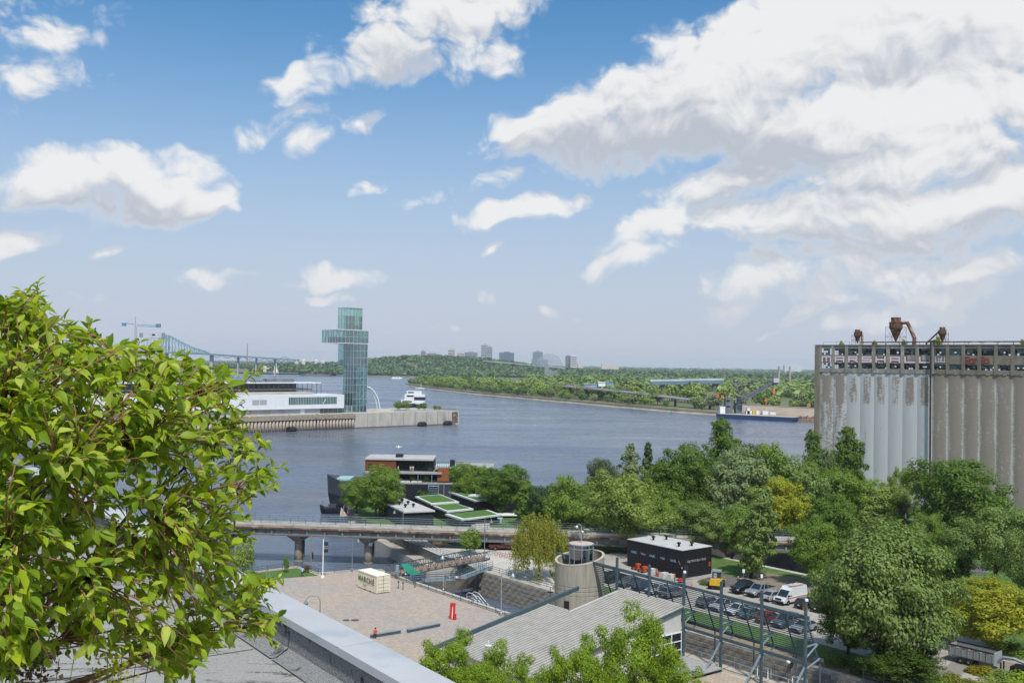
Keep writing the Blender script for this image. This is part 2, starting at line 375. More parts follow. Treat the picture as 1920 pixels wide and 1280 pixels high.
# --- land masses
LA = [cn(89, -149), cn(89, -112), cn(96.5, -112), cn(96.5, 60), V((60, -60, 4)), V((-260, -60, 4)), V((-260, 160, 4)), gp(440, 1080), gp(473, 1071), gp(557, 1060),
      gp(596, 1072), gp(627, 1070), gp(660, 1067), gp(720, 1066)]
LB = [cn(103.5, -140), gp(858, 1048), gp(823, 1039), gp(732, 999), gp(690, 977), gp(655, 957), V((-42, 258, 4)), V((-8, 256, 4)), cn(150, -195), cn(150, -10), cn(103.5, -10)]
LC = [cn(161.5, -200), cn(161.5, -10), V((400, 60, 4)), V((600, 300, 4)), V((400, 470, 4)), V((120, 335, 4)), V((60, 302, 4)), V((20, 285, 4))]
def xy(l): return [(p[0], p[1]) for p in l]
def land(pts, z, name, m, side, zb=-1.5):
    b = MB(); b.prism(xy(pts), zb, z); b.m = [1]*len(pts)+[0, 0]
    return struct(b, name, [m, side])
quay_wall = mat('lock_masonry', (.24, .215, .185), (.15, .135, .115), .6, .95, bump=.4, bscale=3, c3=(.075, .068, .06), s3=.35, t3=(.5, .7))
land(LA, 4.0, 'ground_plaza', pavers, quay_wall)
land(LB, 4.0, 'ground_island', grass, quay_wall)
land(LC, 4.0, 'ground_silo_bank', grass, quay_wall)
def sheet(pts, z, name, m):
    b = MB(); n = len(pts); p = xy(pts)
    ar = sum(p[i][0]*p[(i+1) % n][1]-p[(i+1) % n][0]*p[i][1] for i in range(n))
    if ar < 0: p = p[::-1]
    b.add([(x, y, z) for x, y in p], [tuple(range(n))]); return struct(b, name, m)
sheet([cn(103.9, -139.4), cn(108, -139), cn(108, -12), cn(103.9, -12)], 4.004, 'path_dirt', dirt)
sheet([cn(108, -119), cn(113.6, -119), cn(113.6, -12), cn(108, -12)], 4.006, 'grass_strip', grass_lush)
sheet([cn(113.6, -139), cn(137, -139), cn(137.4, -114), cn(133.6, -108), cn(133.2, -12), cn(113.6, -12)], 4.004, 'ground_parking', gravel)
sheet([cn(134.5, -112), cn(145, -112), cn(146, -98), cn(141, -96.5), cn(134.5, -97)], 4.005, 'ground_bare_earth', mat('brown_earth', (.22, .18, .135), (.15, .125, .095), .5, .95, bump=.4, bscale=9, c3=(.3, .25, .2), s3=.4))
sheet([cn(137.6, -135), cn(142, -135), cn(142, -122), cn(137.6, -122)], 4.005, 'ground_dark_earth', mat('dark_earth', (.12, .1, .085), (.08, .07, .06), .6, .95, bump=.4))
sheet([cn(148.8, -190), cn(149.95, -190), cn(149.95, -12), cn(148.8, -12)], 4.006, 'kerb_canal', conc_lt)
sheet([gp(905, 1073), gp(862, 1049), gp(823, 1040), gp(740, 1004), gp(760, 1000), gp(850, 1022), gp(960, 1030), gp(1020, 1050), gp(1040, 1092), gp(1034, 1104)], 4.005, 'path_lockside', path_m)
sheet([gp(830, 1000), gp(960, 1010), gp(1090, 1015), gp(1090, 1028), gp(960, 1027), gp(830, 1016)], 4.008, 'road_island', asphalt)
sheet([gp(1700, 1030), gp(1760, 1022), gp(1800, 1040), gp(1856, 1070), gp(1840, 1078), gp(1780, 1060)], 4.004, 'road_silo', asphalt)
sheet([gp(1760, 1262), gp(1800, 1225), gp(1920, 1245), gp(2050, 1262), gp(2050, 1292), gp(1900, 1262), gp(1830, 1252), gp(1770, 1276)], 4.008, 'road_truck', mat('track_gravel', (.24, .215, .19), (.19, .17, .15), .4, .95, bump=.3, c3=(.13, .13, .07), s3=.3, t3=(.52, .7)))
sheet([gp(440, 1084), gp(470, 1073.5), gp(556, 1063.5), gp(602, 1078), gp(540, 1083), gp(498, 1086), gp(440, 1094)], 4.004, 'grass_plaza_corner', grass_lush)
sheet([gp(470, 1072), gp(557, 1060.8), gp(604, 1077), gp(600, 1079), gp(556, 1064), gp(473, 1074)], 4.008, 'path_plaza_edge', mat('sandy_path', (.48, .38, .27), (.4, .32, .23), .5, .9))
sheet([cn(93.2, -98), cn(96.3, -98), cn(96.3, 0), cn(93.2, 0)], 4.006, 'path_screen', mat('beige_slab', (.43, .37, .3), (.36, .31, .25), .5, .9, bump=.1))
# low quay of the island and the wall above it
QO = [gp(800, 1062, 2.2), gp(784, 1053, 2.2), gp(700, 1009, 2.2), gp(660, 982, 2.2), gp(637, 966, 2.2)]
QI = [gp(640, 950, 2.2), V((LB[5].x, LB[5].y, 2.2)), V((LB[4].x, LB[4].y, 2.2)), V((LB[3].x, LB[3].y, 2.2)), V((LB[2].x, LB[2].y, 2.2)), V((LB[1].x, LB[1].y, 2.2))]
land(QO+QI, 2.2, 'pavement_low_quay', mat('quay_slab', (.37, .325, .265), (.29, .25, .205), .25, .9, bump=.15, c3=(.2, .175, .15), s3=.2), conc_lt)
# --- lock wall with its stone blocks
def block_mesh(nm_, L, H, T, seed):
    r = random.Random(seed); bm = bmesh.new(); bmesh.ops.create_cube(bm, size=1)
    for v in bm.verts: v.co = V((v.co.x*L, v.co.y*T, v.co.z*H))
    bmesh.ops.bevel(bm, geom=list(bm.edges), offset=.035, segments=1, affect='EDGES')
    for v in bm.verts: v.co += V((r.uniform(-1, 1), r.uniform(-1, 1), r.uniform(-1, 1)))*.012
    me = bpy.data.meshes.new(nm_); bm.to_mesh(me); bm.free()
    me.materials.append(quay_wall); return me
lock_stone = mat('lock_stone', (.33, .30, .26), (.23, .21, .18), 1.2, .95, bump=.5, bscale=5, c3=(.13, .115, .1), s3=.28, t3=(.50, .72), objcol=True)
bms = [block_mesh('stone_block', 1.56, .62, .5, i) for i in range(3)]
for me in bms: me.materials.clear(); me.materials.append(lock_stone)
b = MB(); b.par(cn(103.62, -140, -1), D2*130, N2*.5, V((0, 0, 5.02))); lw = struct(b, 'wall_lock_side', quay_wall)
for (m0, m1) in ((-139.8, -107), (-96, -58)):
    for r in range(6):
        m = m0+(r % 2)*.8
        while m < m1:
            g = rnd.uniform(.88, 1.08)
            o = obj('stone_block', rnd.choice(bms), lw, cn(103.62+rnd.uniform(-.03, .02), m+.79, .33+r*.66), AD, col=(g, g*rnd.uniform(.94, 1), g*rnd.uniform(.88, 1)))
            m += 1.6
m = -139.8
cap = MB(); cap.box((0, 0, 0), (2.96, 1.1, .34)); cap = cap.mesh('coping_stone', mat('coping_stone', (.40, .36, .31), (.31, .28, .24), 1, .9, bump=.3, c3=(.2, .18, .15), s3=.3))
while m < -56:
    obj('coping_stone', cap, lw, cn(103.95, m+1.5, 4.02+rnd.uniform(0, .015)), AD); m += 3.0
# wall at the far end of the chamber and near-side coping
b = MB(); b.par(cn(88.75, -149, 3.9), D2*37, N2*.9, V((0, 0, .3)))
nk = struct(b, 'kerb_lock_edge', conc_lt)
# plaza-side concrete wall of the basin
# --- far banks
BP = [gp(760, 722, 0), gp(790, 727, 0), gp(820, 731, 0), gp(900, 740, 0), gp(1000, 749, 0), gp(1100, 758, 0), gp(1200, 767, 0), gp(1270, 773, 0), gp(1340, 778, 0), gp(1400, 782.5, 0), gp(1530, 791, 0), gp(1700, 803, 0), gp(1950, 822, 0)]
b = MB(); pts = xy(BP)+[(20000, 400), (20000, 2600), (-60, 2600), (-110, 2150)]
b.prism(pts, -1, 3.0); b.m = [1]*len(pts)+[0, 0]; struct(b, 'terrain_far_bank', [farland, bankm])
b = MB(); pts = [(-20000, 3500), (-929, 3282), (-621, 2909), (-377, 2722), (-150, 2601), (20000, 2601), (20000, 19990), (-20000, 19990)]
b.prism(pts, -1, 3.0); b.m = [1]*len(pts)+[0, 0]; struct(b, 'terrain_far_shore', [farland, bankm])
# stony foreshore: a sloping strip in front of the bank
b = MB()
for i in range(len(BP)-1):
    p, q = BP[i], BP[i+1]; dd = (q-p).normalized(); nn = V((-dd.y, dd.x, 0)); nn = nn if nn.y > 0 else -nn
    k = 10; 
    for j in range(k):
        a = p.lerp(q, j/k); c = p.lerp(q, (j+1)/k)
        o1, o2 = rnd.uniform(1, 4), rnd.uniform(1, 4)
        b.add([a-nn*(3)+V((0, 0, -.3)), c-nn*(3)+V((0, 0, -.3)), c+nn*5+V((0, 0, 3.2)), a+nn*5+V((0, 0, 3.2))], [(0, 1, 2, 3)])
struct(b, 'terrain_foreshore', bankm)
# wooded hill of the island across the river
HB = []
def hill_h(px, Y):
    k = 0
    prof = [(380, 0), (440, 6), (540, 14), (640, 22), (700, 36), (760, 47), (830, 50), (900, 43), (960, 32), (1020, 18), (1100, 8), (1250, 3), (1400, 0)]
    for (a, ha), (c, hc) in zip(prof, prof[1:]):
        if a <= px <= c: k = ha+(hc-ha)*(px-a)/(c-a)
    t = max(0., min(1., (Y-2930)/480)); t = t*t*(3-2*t)
    return k*t
b = MB(); nx, ny = 60, 14; g = []
for j in range(ny+1):
    Y = 2900+j*70
    for i in range(nx+1):
        px = 380+i*(1400-380)/nx
        X = (px-960)*Y/F
        g.append((X, Y, 2.9+hill_h(px, Y)))
b.add(g, [(j*(nx+1)+i, j*(nx+1)+i+1, (j+1)*(nx+1)+i+1, (j+1)*(nx+1)+i) for j in range(ny) for i in range(nx)])
struct(b, 'hill_island', farland, True)
# --- the passenger pier (deck 8.9 m above the water)
PU = V((.713, .701, 0)).normalized(); PV = V((-PU.y, PU.x, 0)); AP = math.atan2(PU.y, PU.x); PZ = 8.9
PT = V((-35.3, 656.8, 0))                     # tip, front corner
def pp(a, v, z=PZ): p = PT+PU*a+PV*v; return V((p.x, p.y, z))
b = MB(); b.prism(xy([pp(0, 0), pp(0, 46), pp(-420, 46), pp(-420, 0)]), -1, PZ); b.m = [1]*4+[0, 0]
pier = struct(b, 'pavement_pier', [mat('pier_deck', (.42, .385, .34), (.36, .33, .29), .1, .9, c3=(.28, .25, .22), s3=.05), conc_lt])
aw = (gp(652, 802, 0)-PT).dot(PU)             # where the smooth wall ends and the sheet piles begin
capm = mat('pile_cap', (.33, .275, .21), (.25, .205, .155), .5, .9, bump=.2, c3=(.17, .14, .11), s3=.3)
b = MB(); b.par(pp(-420, -2.3, PZ-2.6), PU*(420+aw), PV*2.25, V((0, 0, 2.75))); obj('quay_beam', b.mesh('quay_beam', capm), pier)
pile = MB(); pile.lathe([(.86, 0), (.86, 7.2)], n=14)
pile = pile.mesh('sheet_pile', mat('sheet_pile', (.40, .335, .27), (.27, .22, .175), .5, .9, bump=.2, stretch=(1, 1, .3), c3=(.14, .115, .095), s3=.6, t3=(.55, .7)), True)
k = 0
while True:
    a = aw-1.1-k*2.25
    if a < -260: break
    obj('sheet_pile', pile, pier, pp(a, -1.1, -.8)); k += 1
b = MB(); b.par(pp(aw, -1.6, -.9), PU*(-aw), PV*1.55, V((0, 0, PZ+1.05)))
obj('quay_wall_panel', b.mesh('quay_wall_panel', conc_lt), pier)
for k in range(1, 9):
    b = MB(); b.par(pp(aw*(1-k/9.), -1.75, 1.0), PU*.25, PV*.2, V((0, 0, PZ-1.0))); obj('wall_joint', b.mesh('wall_joint', capm), pier)
b = MB(); b.par(pp(aw, -1.9, -.5), PU*(-aw-3), PV*.35, V((0, 0, 1.3))); obj('timber_waler', b.mesh('timber_waler', conc_dk), pier)
b = MB(); b.par(pp(-6, -1.75, 1.2), PU*5, PV*.2, V((0, 0, 7))); obj('rusty_plate', b.mesh('rusty_plate', rust), pier)
for k in range(6):
    b = MB(); b.box(pp(.6, 3, 1.5+k*1.3), (1.0, 5.0, .55), AP); obj('tip_fender', b.mesh('tip_fender', rubber), pier)
for px in (437, 557, 796, 838):              # floating fenders
    p = gp(px, {437: 813, 557: 810, 796: 799, 838: 796.5}[px], 0); q = (p-PT).dot(PU)
    b = MB(); c = pp(q, -3.9, 1.1)
    prof = [(0.2, -2.6), (1.2, -2.3), (1.55, -1.5), (1.55, 1.5), (1.2, 2.3), (.2, 2.6)]
    for r_, z_ in [(0, 0)]:
        n = 14; vs = []
        for (rr, zz) in prof:
            for i in range(n):
                an = 2*math.pi*i/n; vs.append(c+PU*zz*1.25+PV*(rr*math.cos(an))+V((0, 0, rr*math.sin(an))))
        fs = [(i*n+j, i*n+(j+1) % n, (i+1)*n+(j+1) % n, (i+1)*n+j) for i in range(5) for j in range(n)]
        b.add(vs, fs)
    for s_ in (-1.9, -.95, 0, .95, 1.9):
        b.tube(c+PU*(s_-.14), c+PU*(s_+.14), 1.72, n=14)
    single(b, 'floating_fender', rubber, {437: 'black tyre-clad floating fender against the sheet piles behind the leafy branches', 557: 'black tyre-clad floating fender against the sheet piles', 796: 'black floating fender against the smooth concrete quay wall under the pier trees', 838: 'black floating fender at the concrete pier tip by the rusty plate'}[px], 'fender', c-V((0, 0, 1.5)), 'floating fenders along the pier', True)
# --- viaduct on hammerhead columns
VL0 = V((-41.8, 199.3, 0)); VD = V((93.8, -8.3, 0)).normalized(); VN = V((VD.y, -VD.x, 0))   # VN points to the camera side
def vp(s, o=0, z=0): p = VL0+VD*s+VN*o; return V((p.x, p.y, z))
DT = 7.55
vroot = thing('viaduct', 'long low concrete and steel viaduct on round columns crossing the basin', 'bridge', vp(-40, 0, 0))
girder_m = mat('viaduct_girder', (.25, .265, .26), (.17, .175, .17), .5, .85, bump=.2, c3=(.10, .075, .055), s3=.3, t3=(.52, .68), stretch=(1, 1, .5))
b = MB(); b.par(vp(-60, -2.6, DT-.35), VD*190, VN*5.2, V((0, 0, .35))); part(b, 'deck', mat('viaduct_deck', (.38, .345, .30), (.28, .25, .215), .4, .9, c3=(.17, .12, .09), s3=.4), vroot)
for o in (-2.2, 1.9):
    b = MB(); b.par(vp(-60, o, DT-1.75), VD*190, VN*.4, V((0, 0, 1.4))); part(b, 'girder', girder_m, vroot)
b = MB(); b.par(vp(-60, 2.3, DT-1.95), VD*190, VN*.5, V((0, 0, .22))); part(b, 'bottom_flange', conc_dk, vroot)
b = MB(); b.par(vp(-60, 2.6, DT-.65), VD*190, VN*.3, V((0, 0, .3))); part(b, 'rusty_ledge', rust, vroot)
b = MB(); b.par(vp(-60, 2.3, DT+.002), VD*190, VN*.35, V((0, 0, .42))); part(b, 'kerb', mat('viaduct_kerb', (.50, .47, .42), (.38, .35, .31), .6, .9, c3=(.22, .18, .14), s3=.5), vroot)
s = -58
while s < 128:
    b = MB(); b.box(vp(s, 2.42, DT-1.1), (.28, .3, 1.3), math.atan2(VD.y, VD.x)); part(b, 'stiffener', girder_m, vroot); s += 3.55
for o in (-2.5, 2.5):
    for z in (.55, .95, 1.35):
        b = MB(); b.bar(vp(-60, o, DT+z), vp(130, o, DT+z), .06, .06); part(b, 'handrail', steel_lt, vroot)
post = MB(); post.box((0, 0, .7), (.08, .08, 1.4)); post = post.mesh('rail_post', steel)
Mi = ROOT[vroot]
s = -58
while s < 128:
    for o in (-2.5, 2.5): obj('rail_post', post, vroot, Mi @ vp(s, o, DT))
    s += 3.0
for k in range(-1, 9):
    s = k*14.1
    c = vp(s, 0, 0)
    b = MB(); b.lathe([(.85, -.5 if k < 2 else 3.9), (.85, DT-2.6)], c, 18); cl = part(b, 'column', conc_lt if False else mat('viaduct_column', (.36, .30, .235), (.26, .215, .165), .8, .9, bump=.2, c3=(.15, .125, .1), s3=.5), vroot, True)
    b = MB(); z0, z1, z2 = DT-3.3, DT-2.3, DT-1.76
    for (a, c_) in ((1, 1),):
        p = []
        for hw, z in ((.9, z0), (2.3, z1), (2.3, z2)):
            for sx, sy in ((-1, -1), (1, -1), (1, 1), (-1, 1)): p.append(V((c.x, c.y, z))+VN*(sx*hw)+VD*(sy*.95)+VD*0)
        fs = [(i*4+j, i*4+(j+1) % 4, (i+1)*4+(j+1) % 4, (i+1)*4+j) for i in range(2) for j in range(4)]+[(3, 2, 1, 0), (8, 9, 10, 11)]
        b.add(p, fs)
    # hammerhead seen broadside in the photo: flare along the deck as well
    p = []
    for hw, z in ((.9, z0+.1), (2.35, z1+.05), (2.35, z2-.02)):
        for sx, sy in ((-1, -1), (1, -1), (1, 1), (-1, 1)): p.append(V((c.x, c.y, z))+VN*(sx*.93)+VD*(sy*hw))
    b.add(p, [(i*4+j, i*4+(j+1) % 4, (i+1)*4+(j+1) % 4, (i+1)*4+j) for i in range(2) for j in range(4)]+[(3, 2, 1, 0), (8, 9, 10, 11)])
    part(b, 'column_head', MATS['viaduct_column'], vroot)
    if k in (0, 1):
        b = MB(); b.box(V((c.x, c.y, 2.6))+VD*1.05+VN*.2, (.35, .35, 3.4)); part(b, 'timber_fender', bark, vroot)
    if k < 2:
        b = MB(); b.lathe([(.93, -.6), (.93, .55)], c, 18); part(b, 'wet_collar', conc_dk, vroot, True)
# signs on the two columns standing in the water
def sign_on(px, py, Yo, wdt, hgt, m, name, label, shape='rect', extra=None):
    p = at(px, py, Yo); r_ = thing(name, label, 'sign', p)
    b = MB()
    if shape == 'tri':
        b.add([p+V((-wdt/2, 0, -hgt/2)), p+V((wdt/2, 0, -hgt/2)), p+V((0, 0, hgt/2)), p+V((-wdt/2, .05, -hgt/2)), p+V((wdt/2, .05, -hgt/2)), p+V((0, .05, hgt/2))], [(0, 1, 2), (5, 4, 3), (0, 3, 4, 1), (1, 4, 5, 2), (2, 5, 3, 0)])
    else: b.box(p+V((0, .025, 0)), (wdt, .05, hgt))
    part(b, 'panel', m, r_)
    if extra: extra(p, r_)
    return r_
redp = mat('red_paint', (.55, .03, .02), (.45, .025, .018), 3, .5)
def tri_in(p, r_):
    b = MB(); b.add([p+V((-.27, -.012, -.27)), p+V((.27, -.012, -.27)), p+V((0, -.012, .26))], [(0, 1, 2)]); part(b, 'white_field', white, r_)
    b = MB(); b.tube(p+V((0, -.02, -.1)), p+V((0, -.016, -.1)), .12, n=10); part(b, 'black_symbol', dark, r_)
sign_on(561.5, 1014, 198.2, .85, .8, redp, 'warning_sign', 'red and white triangular warning sign on a viaduct column', 'tri', tri_in)
def disc_in(p, r_):
    b = MB(); b.tube(p+V((.12, -.02, 0)), p+V((.12, -.012, 0)), .2, n=12); part(b, 'black_disc', dark, r_)
sign_on(696, 1013.5, 196.7, .75, .85, mat('sign_grey', (.55, .58, .56), (.5, .52, .5), 4, .6), 'navigation_sign', 'pale square navigation sign with a black disc on a viaduct column', 'rect', disc_in)
def tx_in(p, r_):
    for k in range(3):
        b = MB(); b.box(p+V((0, -.01, .12-.12*k)), (.34, .01, .03)); part(b, 'text_line', mat('faded_ink', (.35, .3, .3), None, 3, .8), r_)
sign_on(694.6, 1020.4, 196.7, .72, .55, white, 'notice_sign', 'white rectangular notice sign below the black disc sign', 'rect', tx_in)
# ================================================================== buildings
def text_obj(txt, size, name, m, parent, M, ext=.01, offset=0., world=True, squash=1.0):
    cu_ = bpy.data.curves.new('t', 'FONT'); cu_.body = txt; cu_.size = size; cu_.extrude = ext; cu_.offset = offset
    cu_.align_x = 'CENTER'; cu_.align_y = 'CENTER'; cu_.resolution_u = 2
    o = bpy.data.objects.new('t', cu_); COL.objects.link(o)
    me = bpy.data.meshes.new_from_object(o.evaluated_get(bpy.context.evaluated_depsgraph_get()))
    bpy.data.objects.remove(o); bpy.data.curves.remove(cu_)
    T = M @ Matrix.Diagonal((squash, 1, 1, 1))
    if world: T = ROOT[rootof(parent)] @ T
    me.transform(T); me.materials.clear(); me.materials.append(m); me.name = name
    return obj(name, me, parent)
def facing(p, right, up=V((0, 0, 1))):         # matrix placing text at p, reading along right
    r_ = V(right).normalized(); f_ = r_.cross(up)
    return Matrix.Translation(p) @ Matrix((r_, up, f_)).transposed().to_4x4()
# ---------------------------------------------------------------- roof under the viewer
O2 = V((-.45, 8.17, 0)); PDIR = V((-.57, .8216, 0)).normalized(); PIN = V((-PDIR.y, PDIR.x, 0))
ZC, ZD = 37.4, 37.0
def rp(t, i, z): p = O2+PDIR*t+PIN*i; return V((p.x, p.y, z))
roofm = mat('roof_felt', (.40, .385, .36), (.31, .3, .285), 1.3, .95, bump=.5, bscale=45, c3=(.06, .057, .052), s3=2.2, t3=(.54, .62), stretch=(1, 1, 1))
def felt():
    m = bpy.data.materials.new('worn_roof_felt'); m.use_nodes = True; t = m.node_tree; b = t.nodes['Principled BSDF']
    g = nd(t, 'ShaderNodeNewGeometry'); mp = nd(t, 'ShaderNodeMapping'); setin(t, mp, 0, g.outputs['Position'])
    mp.inputs['Rotation'].default_value = (0, 0, -math.atan2(PIN.y, PIN.x)+.22); mp.inputs['Scale'].default_value = (1, 4.0, 1)
    a = noise(t, mp.outputs[0], 1.5, 6, .7); f = noise(t, g.outputs['Position'], 38, 3, .6); l = noise(t, g.outputs['Position'], .8, 3, .5)
    c = mixc(t, l, (.26, .25, .235), (.33, .315, .295)); c = mixc(t, mrange(t, f, .4, .7), c, (.22, .213, .203))
    bare = mth(t, 'MULTIPLY', mrange(t, a, .52, .62), mrange(t, f, .30, .52)); c = mixc(t, bare, c, (.05, .047, .044))
    setin(t, b, 'Base Color', c); b.inputs['Roughness'].default_value = .95
    bp = nd(t, 'ShaderNodeBump'); setin(t, bp, 'Height', f); bp.inputs['Strength'].default_value = .5; bp.inputs['Distance'].default_value = .01
    t.links.new(bp.outputs[0], b.inputs['Normal']); return m
feltm = felt()
rb = thing('roof_terrace_building', 'flat felt roof with a low parapet and bright metal coping above the plaza', 'building', rp(0, 6, 4))
b = MB(); b.par(rp(-30, .06, 4.0), PDIR*62, PIN*24, V((0, 0, ZD-4.05))); part(b, 'wall', mat('brick_wall', (.3, .2, .15), (.24, .16, .12), 3, .9), rb)
b = MB(); b.par(rp(-30, .30, ZD-.04), PDIR*62, PIN*23.7, V((0, 0, .04))); part(b, 'roof_deck', feltm, rb)
r2 = random.Random(3)
# felt sheets, each with its own lapped edge
lap = PIN*math.cos(-.22)+PDIR*math.sin(-.22); lap_n = V((-lap.y, lap.x, 0))
for k in range(-3, 9):
    for j in range(3):
        a = rp(-1.0, .52, 0)+(PDIR*(k*1.02))+PIN*(j*2.6)
        b = MB(); z = ZD+.003+.0045*((k+2*j) % 3)
        b.par(V((a.x, a.y, z)), PIN*2.58, PDIR*1.0+PIN*.12, V((0, 0, .004))); part(b, 'felt_sheet', feltm, rb)
stucco = mat('parapet_felt', (.30, .30, .295), (.15, .15, .15), 55.0, .98, bump=.5, bscale=70, spec=.05, c3=(.055, .053, .05), s3=2.8, t3=(.57, .66))
b = MB(); b.par(rp(-30, .05, ZD-.5), PDIR*62, PIN*.25, V((0, 0, ZC-ZD+.47))); part(b, 'parapet_wall', stucco, rb)
for k in range(-4, 5):                       # upturned felt lengths on the parapet, joints showing
    b = MB(); t0 = k*2.1+.55
    b.add([rp(t0+.012, .302, ZC-.06), rp(t0+2.09, .302, ZC-.06), rp(t0+2.09, .312, ZD+.09), rp(t0+.012, .312, ZD+.09), rp(t0+2.09, .44, ZD+.012), rp(t0+.012, .44, ZD+.012), rp(t0+2.09, .50, ZD+.017), rp(t0+.012, .50, ZD+.017)],
          [(0, 1, 2, 3), (3, 2, 4, 5), (5, 4, 6, 7)]); part(b, 'parapet_felt_length', stucco, rb)
zinc = mat('zinc_coping', (.47, .475, .485), (.42, .425, .435), 1.2, .5, .12, bump=.04, bscale=3, c3=(.36, .38, .41), s3=.8, t3=(.55, .7))
for k in range(-5, 8):                       # coping lengths
    t0 = k*2.46-1.02
    b = MB()
    b.par(rp(t0, -.035, ZC-.012), PDIR*2.452, PIN*.38, V((0, 0, .012)))
    b.par(rp(t0, .345-.008, ZC-.075), PDIR*2.452, PIN*.008, V((0, 0, .063)))
    b.par(rp(t0, -.035, ZC-.09), PDIR*2.452, PIN*.008, V((0, 0, .078)))
    part(b, 'coping_length', zinc, rb)
    b = MB(); b.par(rp(t0+2.43, -.037, ZC+.0005), PDIR*.03, PIN*.384, V((0, 0, .004))); part(b, 'coping_joint', zinc, rb)
# ---------------------------------------------------------------- pavilion with ribbed metal roof
mz = lambda n: 10.45-(93.4-n)*.183
mb_ = thing('metal_roof_pavilion', 'low pavilion with a ribbed grey metal roof between the lock and the bright green trees', 'building', cn(82, -90, 4))
ribm = mat('ribbed_metal_roof', (.47, .44, .395), (.40, .375, .335), .8, .55, .25, c3=(.28, .26, .235), s3=.35, t3=(.55, .75), stretch=(1, 1, 1))
nl = 68.5
valley = mat('roof_valley_shade', (.12, .11, .10), (.08, .075, .07), .8, .8)  # shade beside the ribs, put into the colour of the valley strips
def roofpt(n, m, dz=0): return cn(n, m, mz(n)+dz)
# standing-seam pans: one part each
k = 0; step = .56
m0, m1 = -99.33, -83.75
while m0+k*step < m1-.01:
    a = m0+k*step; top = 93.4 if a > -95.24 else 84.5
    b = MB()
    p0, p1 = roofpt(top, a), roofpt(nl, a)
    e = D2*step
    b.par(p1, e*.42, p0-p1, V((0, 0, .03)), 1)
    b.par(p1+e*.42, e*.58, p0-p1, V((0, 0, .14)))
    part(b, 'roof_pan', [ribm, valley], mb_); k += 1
wallm = mat('pavilion_wall', (.50, .49, .46), (.43, .42, .395), 1.2, .85)
b = MB()
for (ma, mbb, ntop) in ((-99.1, -95.2, 84.3), (-95.2, -83.95, 93.2)):
    q = [cn(69, ma), cn(69, mbb), cn(ntop, mbb), cn(ntop, ma)]
    zt = [mz(69)-.03, mz(69)-.03, mz(ntop)-.03, mz(ntop)-.03]
    vs = [(p.x, p.y, 4.0) for p in q]+[(p.x, p.y, z) for p, z in zip(q, zt)]
    b.add(vs, [(3, 2, 1, 0), (4, 5, 6, 7), (0, 1, 5, 4), (1, 2, 6, 5), (2, 3, 7, 6), (3, 0, 4, 7)])
part(b, 'wall', wallm, mb_)
def fascia(n0, n1, m, name, off, h=.35, w_=.14):
    b = MB(); p, q = roofpt(n0, m, -h+.05), roofpt(n1, m, -h+.05)
    b.par(p+D2*off, D2*w_, q-p, V((0, 0, h))); part(b, name, steel, mb_)
fascia(93.4, nl, -83.75, 'fascia', .004); 
b = MB(); p, q = roofpt(93.9, -95.3, .12), roofpt(93.9, -83.7, .12); b.par(roofpt(93.42, -95.3, -.2), D2*11.6, N2*.25, V((0, 0, .34))); part(b, 'ridge_trim', mat('trim_metal', (.55, .545, .52), None, 2, .5, .3), mb_)
b = MB(); b.par(roofpt(84.52, -99.33, -.2), D2*4.05, N2*.2, V((0, 0, .34))); part(b, 'ridge_trim', MATS['trim_metal'], mb_)
b = MB(); p, q = roofpt(90.2, -99.75, .1), roofpt(66, -99.75, .1); b.par(p, D2*.35, q-p, V((0, 0, .5))); part(b, 'edge_beam', steel, mb_)
# glazed end
for i in range(5):
    for j in range(3):
        b = MB(); b.par(cn(84.5+i*1.75, -83.90, 4.3+j*1.05), N2*1.6, D2*.05, V((0, 0, .92))); part(b, 'pane', dglass, mb_)
for i in range(6):
    b = MB(); b.par(cn(84.36+i*1.75, -83.92, 4.1), N2*.12, D2*.12, V((0, 0, 3.4))); part(b, 'mullion', white, mb_)
for j in range(4):
    b = MB(); b.par(cn(84.3, -83.93, 4.18+j*1.05), N2*8.9, D2*.1, V((0, 0, .12))); part(b, 'transom', white, mb_)
for n_ in (82.2, 93.2, 88.2):
    b = MB(); b.par(cn(n_, -83.8, 4), N2*.22, D2*.22, V((0, 0, mz(n_)-4.4))); part(b, 'corner_post', steel, mb_)
for (px, py) in ((916, 1205), (1031, 1146)):
    p = gp(px, py, 7.0); 
    n_, m_ = nm(p); b = MB(); z = mz(n_)
    b.box((p.x, p.y, z+.25), (.7, .35, .12), AD+.5); b.tube((p.x, p.y, z), (p.x, p.y, z+.9), .04); part(b, 'roof_vent', white if px < 1000 else dark, mb_)
b = MB(); b.par(cn(84, -83.5, 4.4), D2*6.0, N2*9.4, V((0, 0, .12))); awn = part(b, 'deck_ramp', mat('boarded_ramp', (.33, .325, .32), (.26, .255, .25), 3, .8), mb_)
# ---------------------------------------------------------------- concrete control tower
tc_ = V((9.96, 140, 4))
ct = thing('control_tower', 'round board-marked concrete control tower with a small glazed turret', 'tower', tc_)
towm = mat('board_marked_concrete', (.34, .31, .255), (.27, .245, .2), 1.0, .9, bump=.3, bscale=5, stretch=(2.4, 2.4, .25), c3=(.2, .18, .145), s3=.45, t3=(.54, .72))
n = 48; RO_, RI_ = 3.45, 3.15
def rimz(a): return 13.25+.6*math.cos(a-.62)
b = MB(); prof = []
lv = [4.0, 8.35, 8.42, 8.5, 8.95, 9.02, 9.1, 9.55, 9.62, 9.7, 11.5]
rr = [3.45, 3.45, 3.38, 3.45, 3.45, 3.38, 3.45, 3.45, 3.38, 3.45, 3.45]
vs = []
for z, r_ in zip(lv, rr):
    for k in range(n): a = 2*math.pi*k/n; vs.append(tc_+V((r_*math.cos(a), r_*math.sin(a), z-4)))
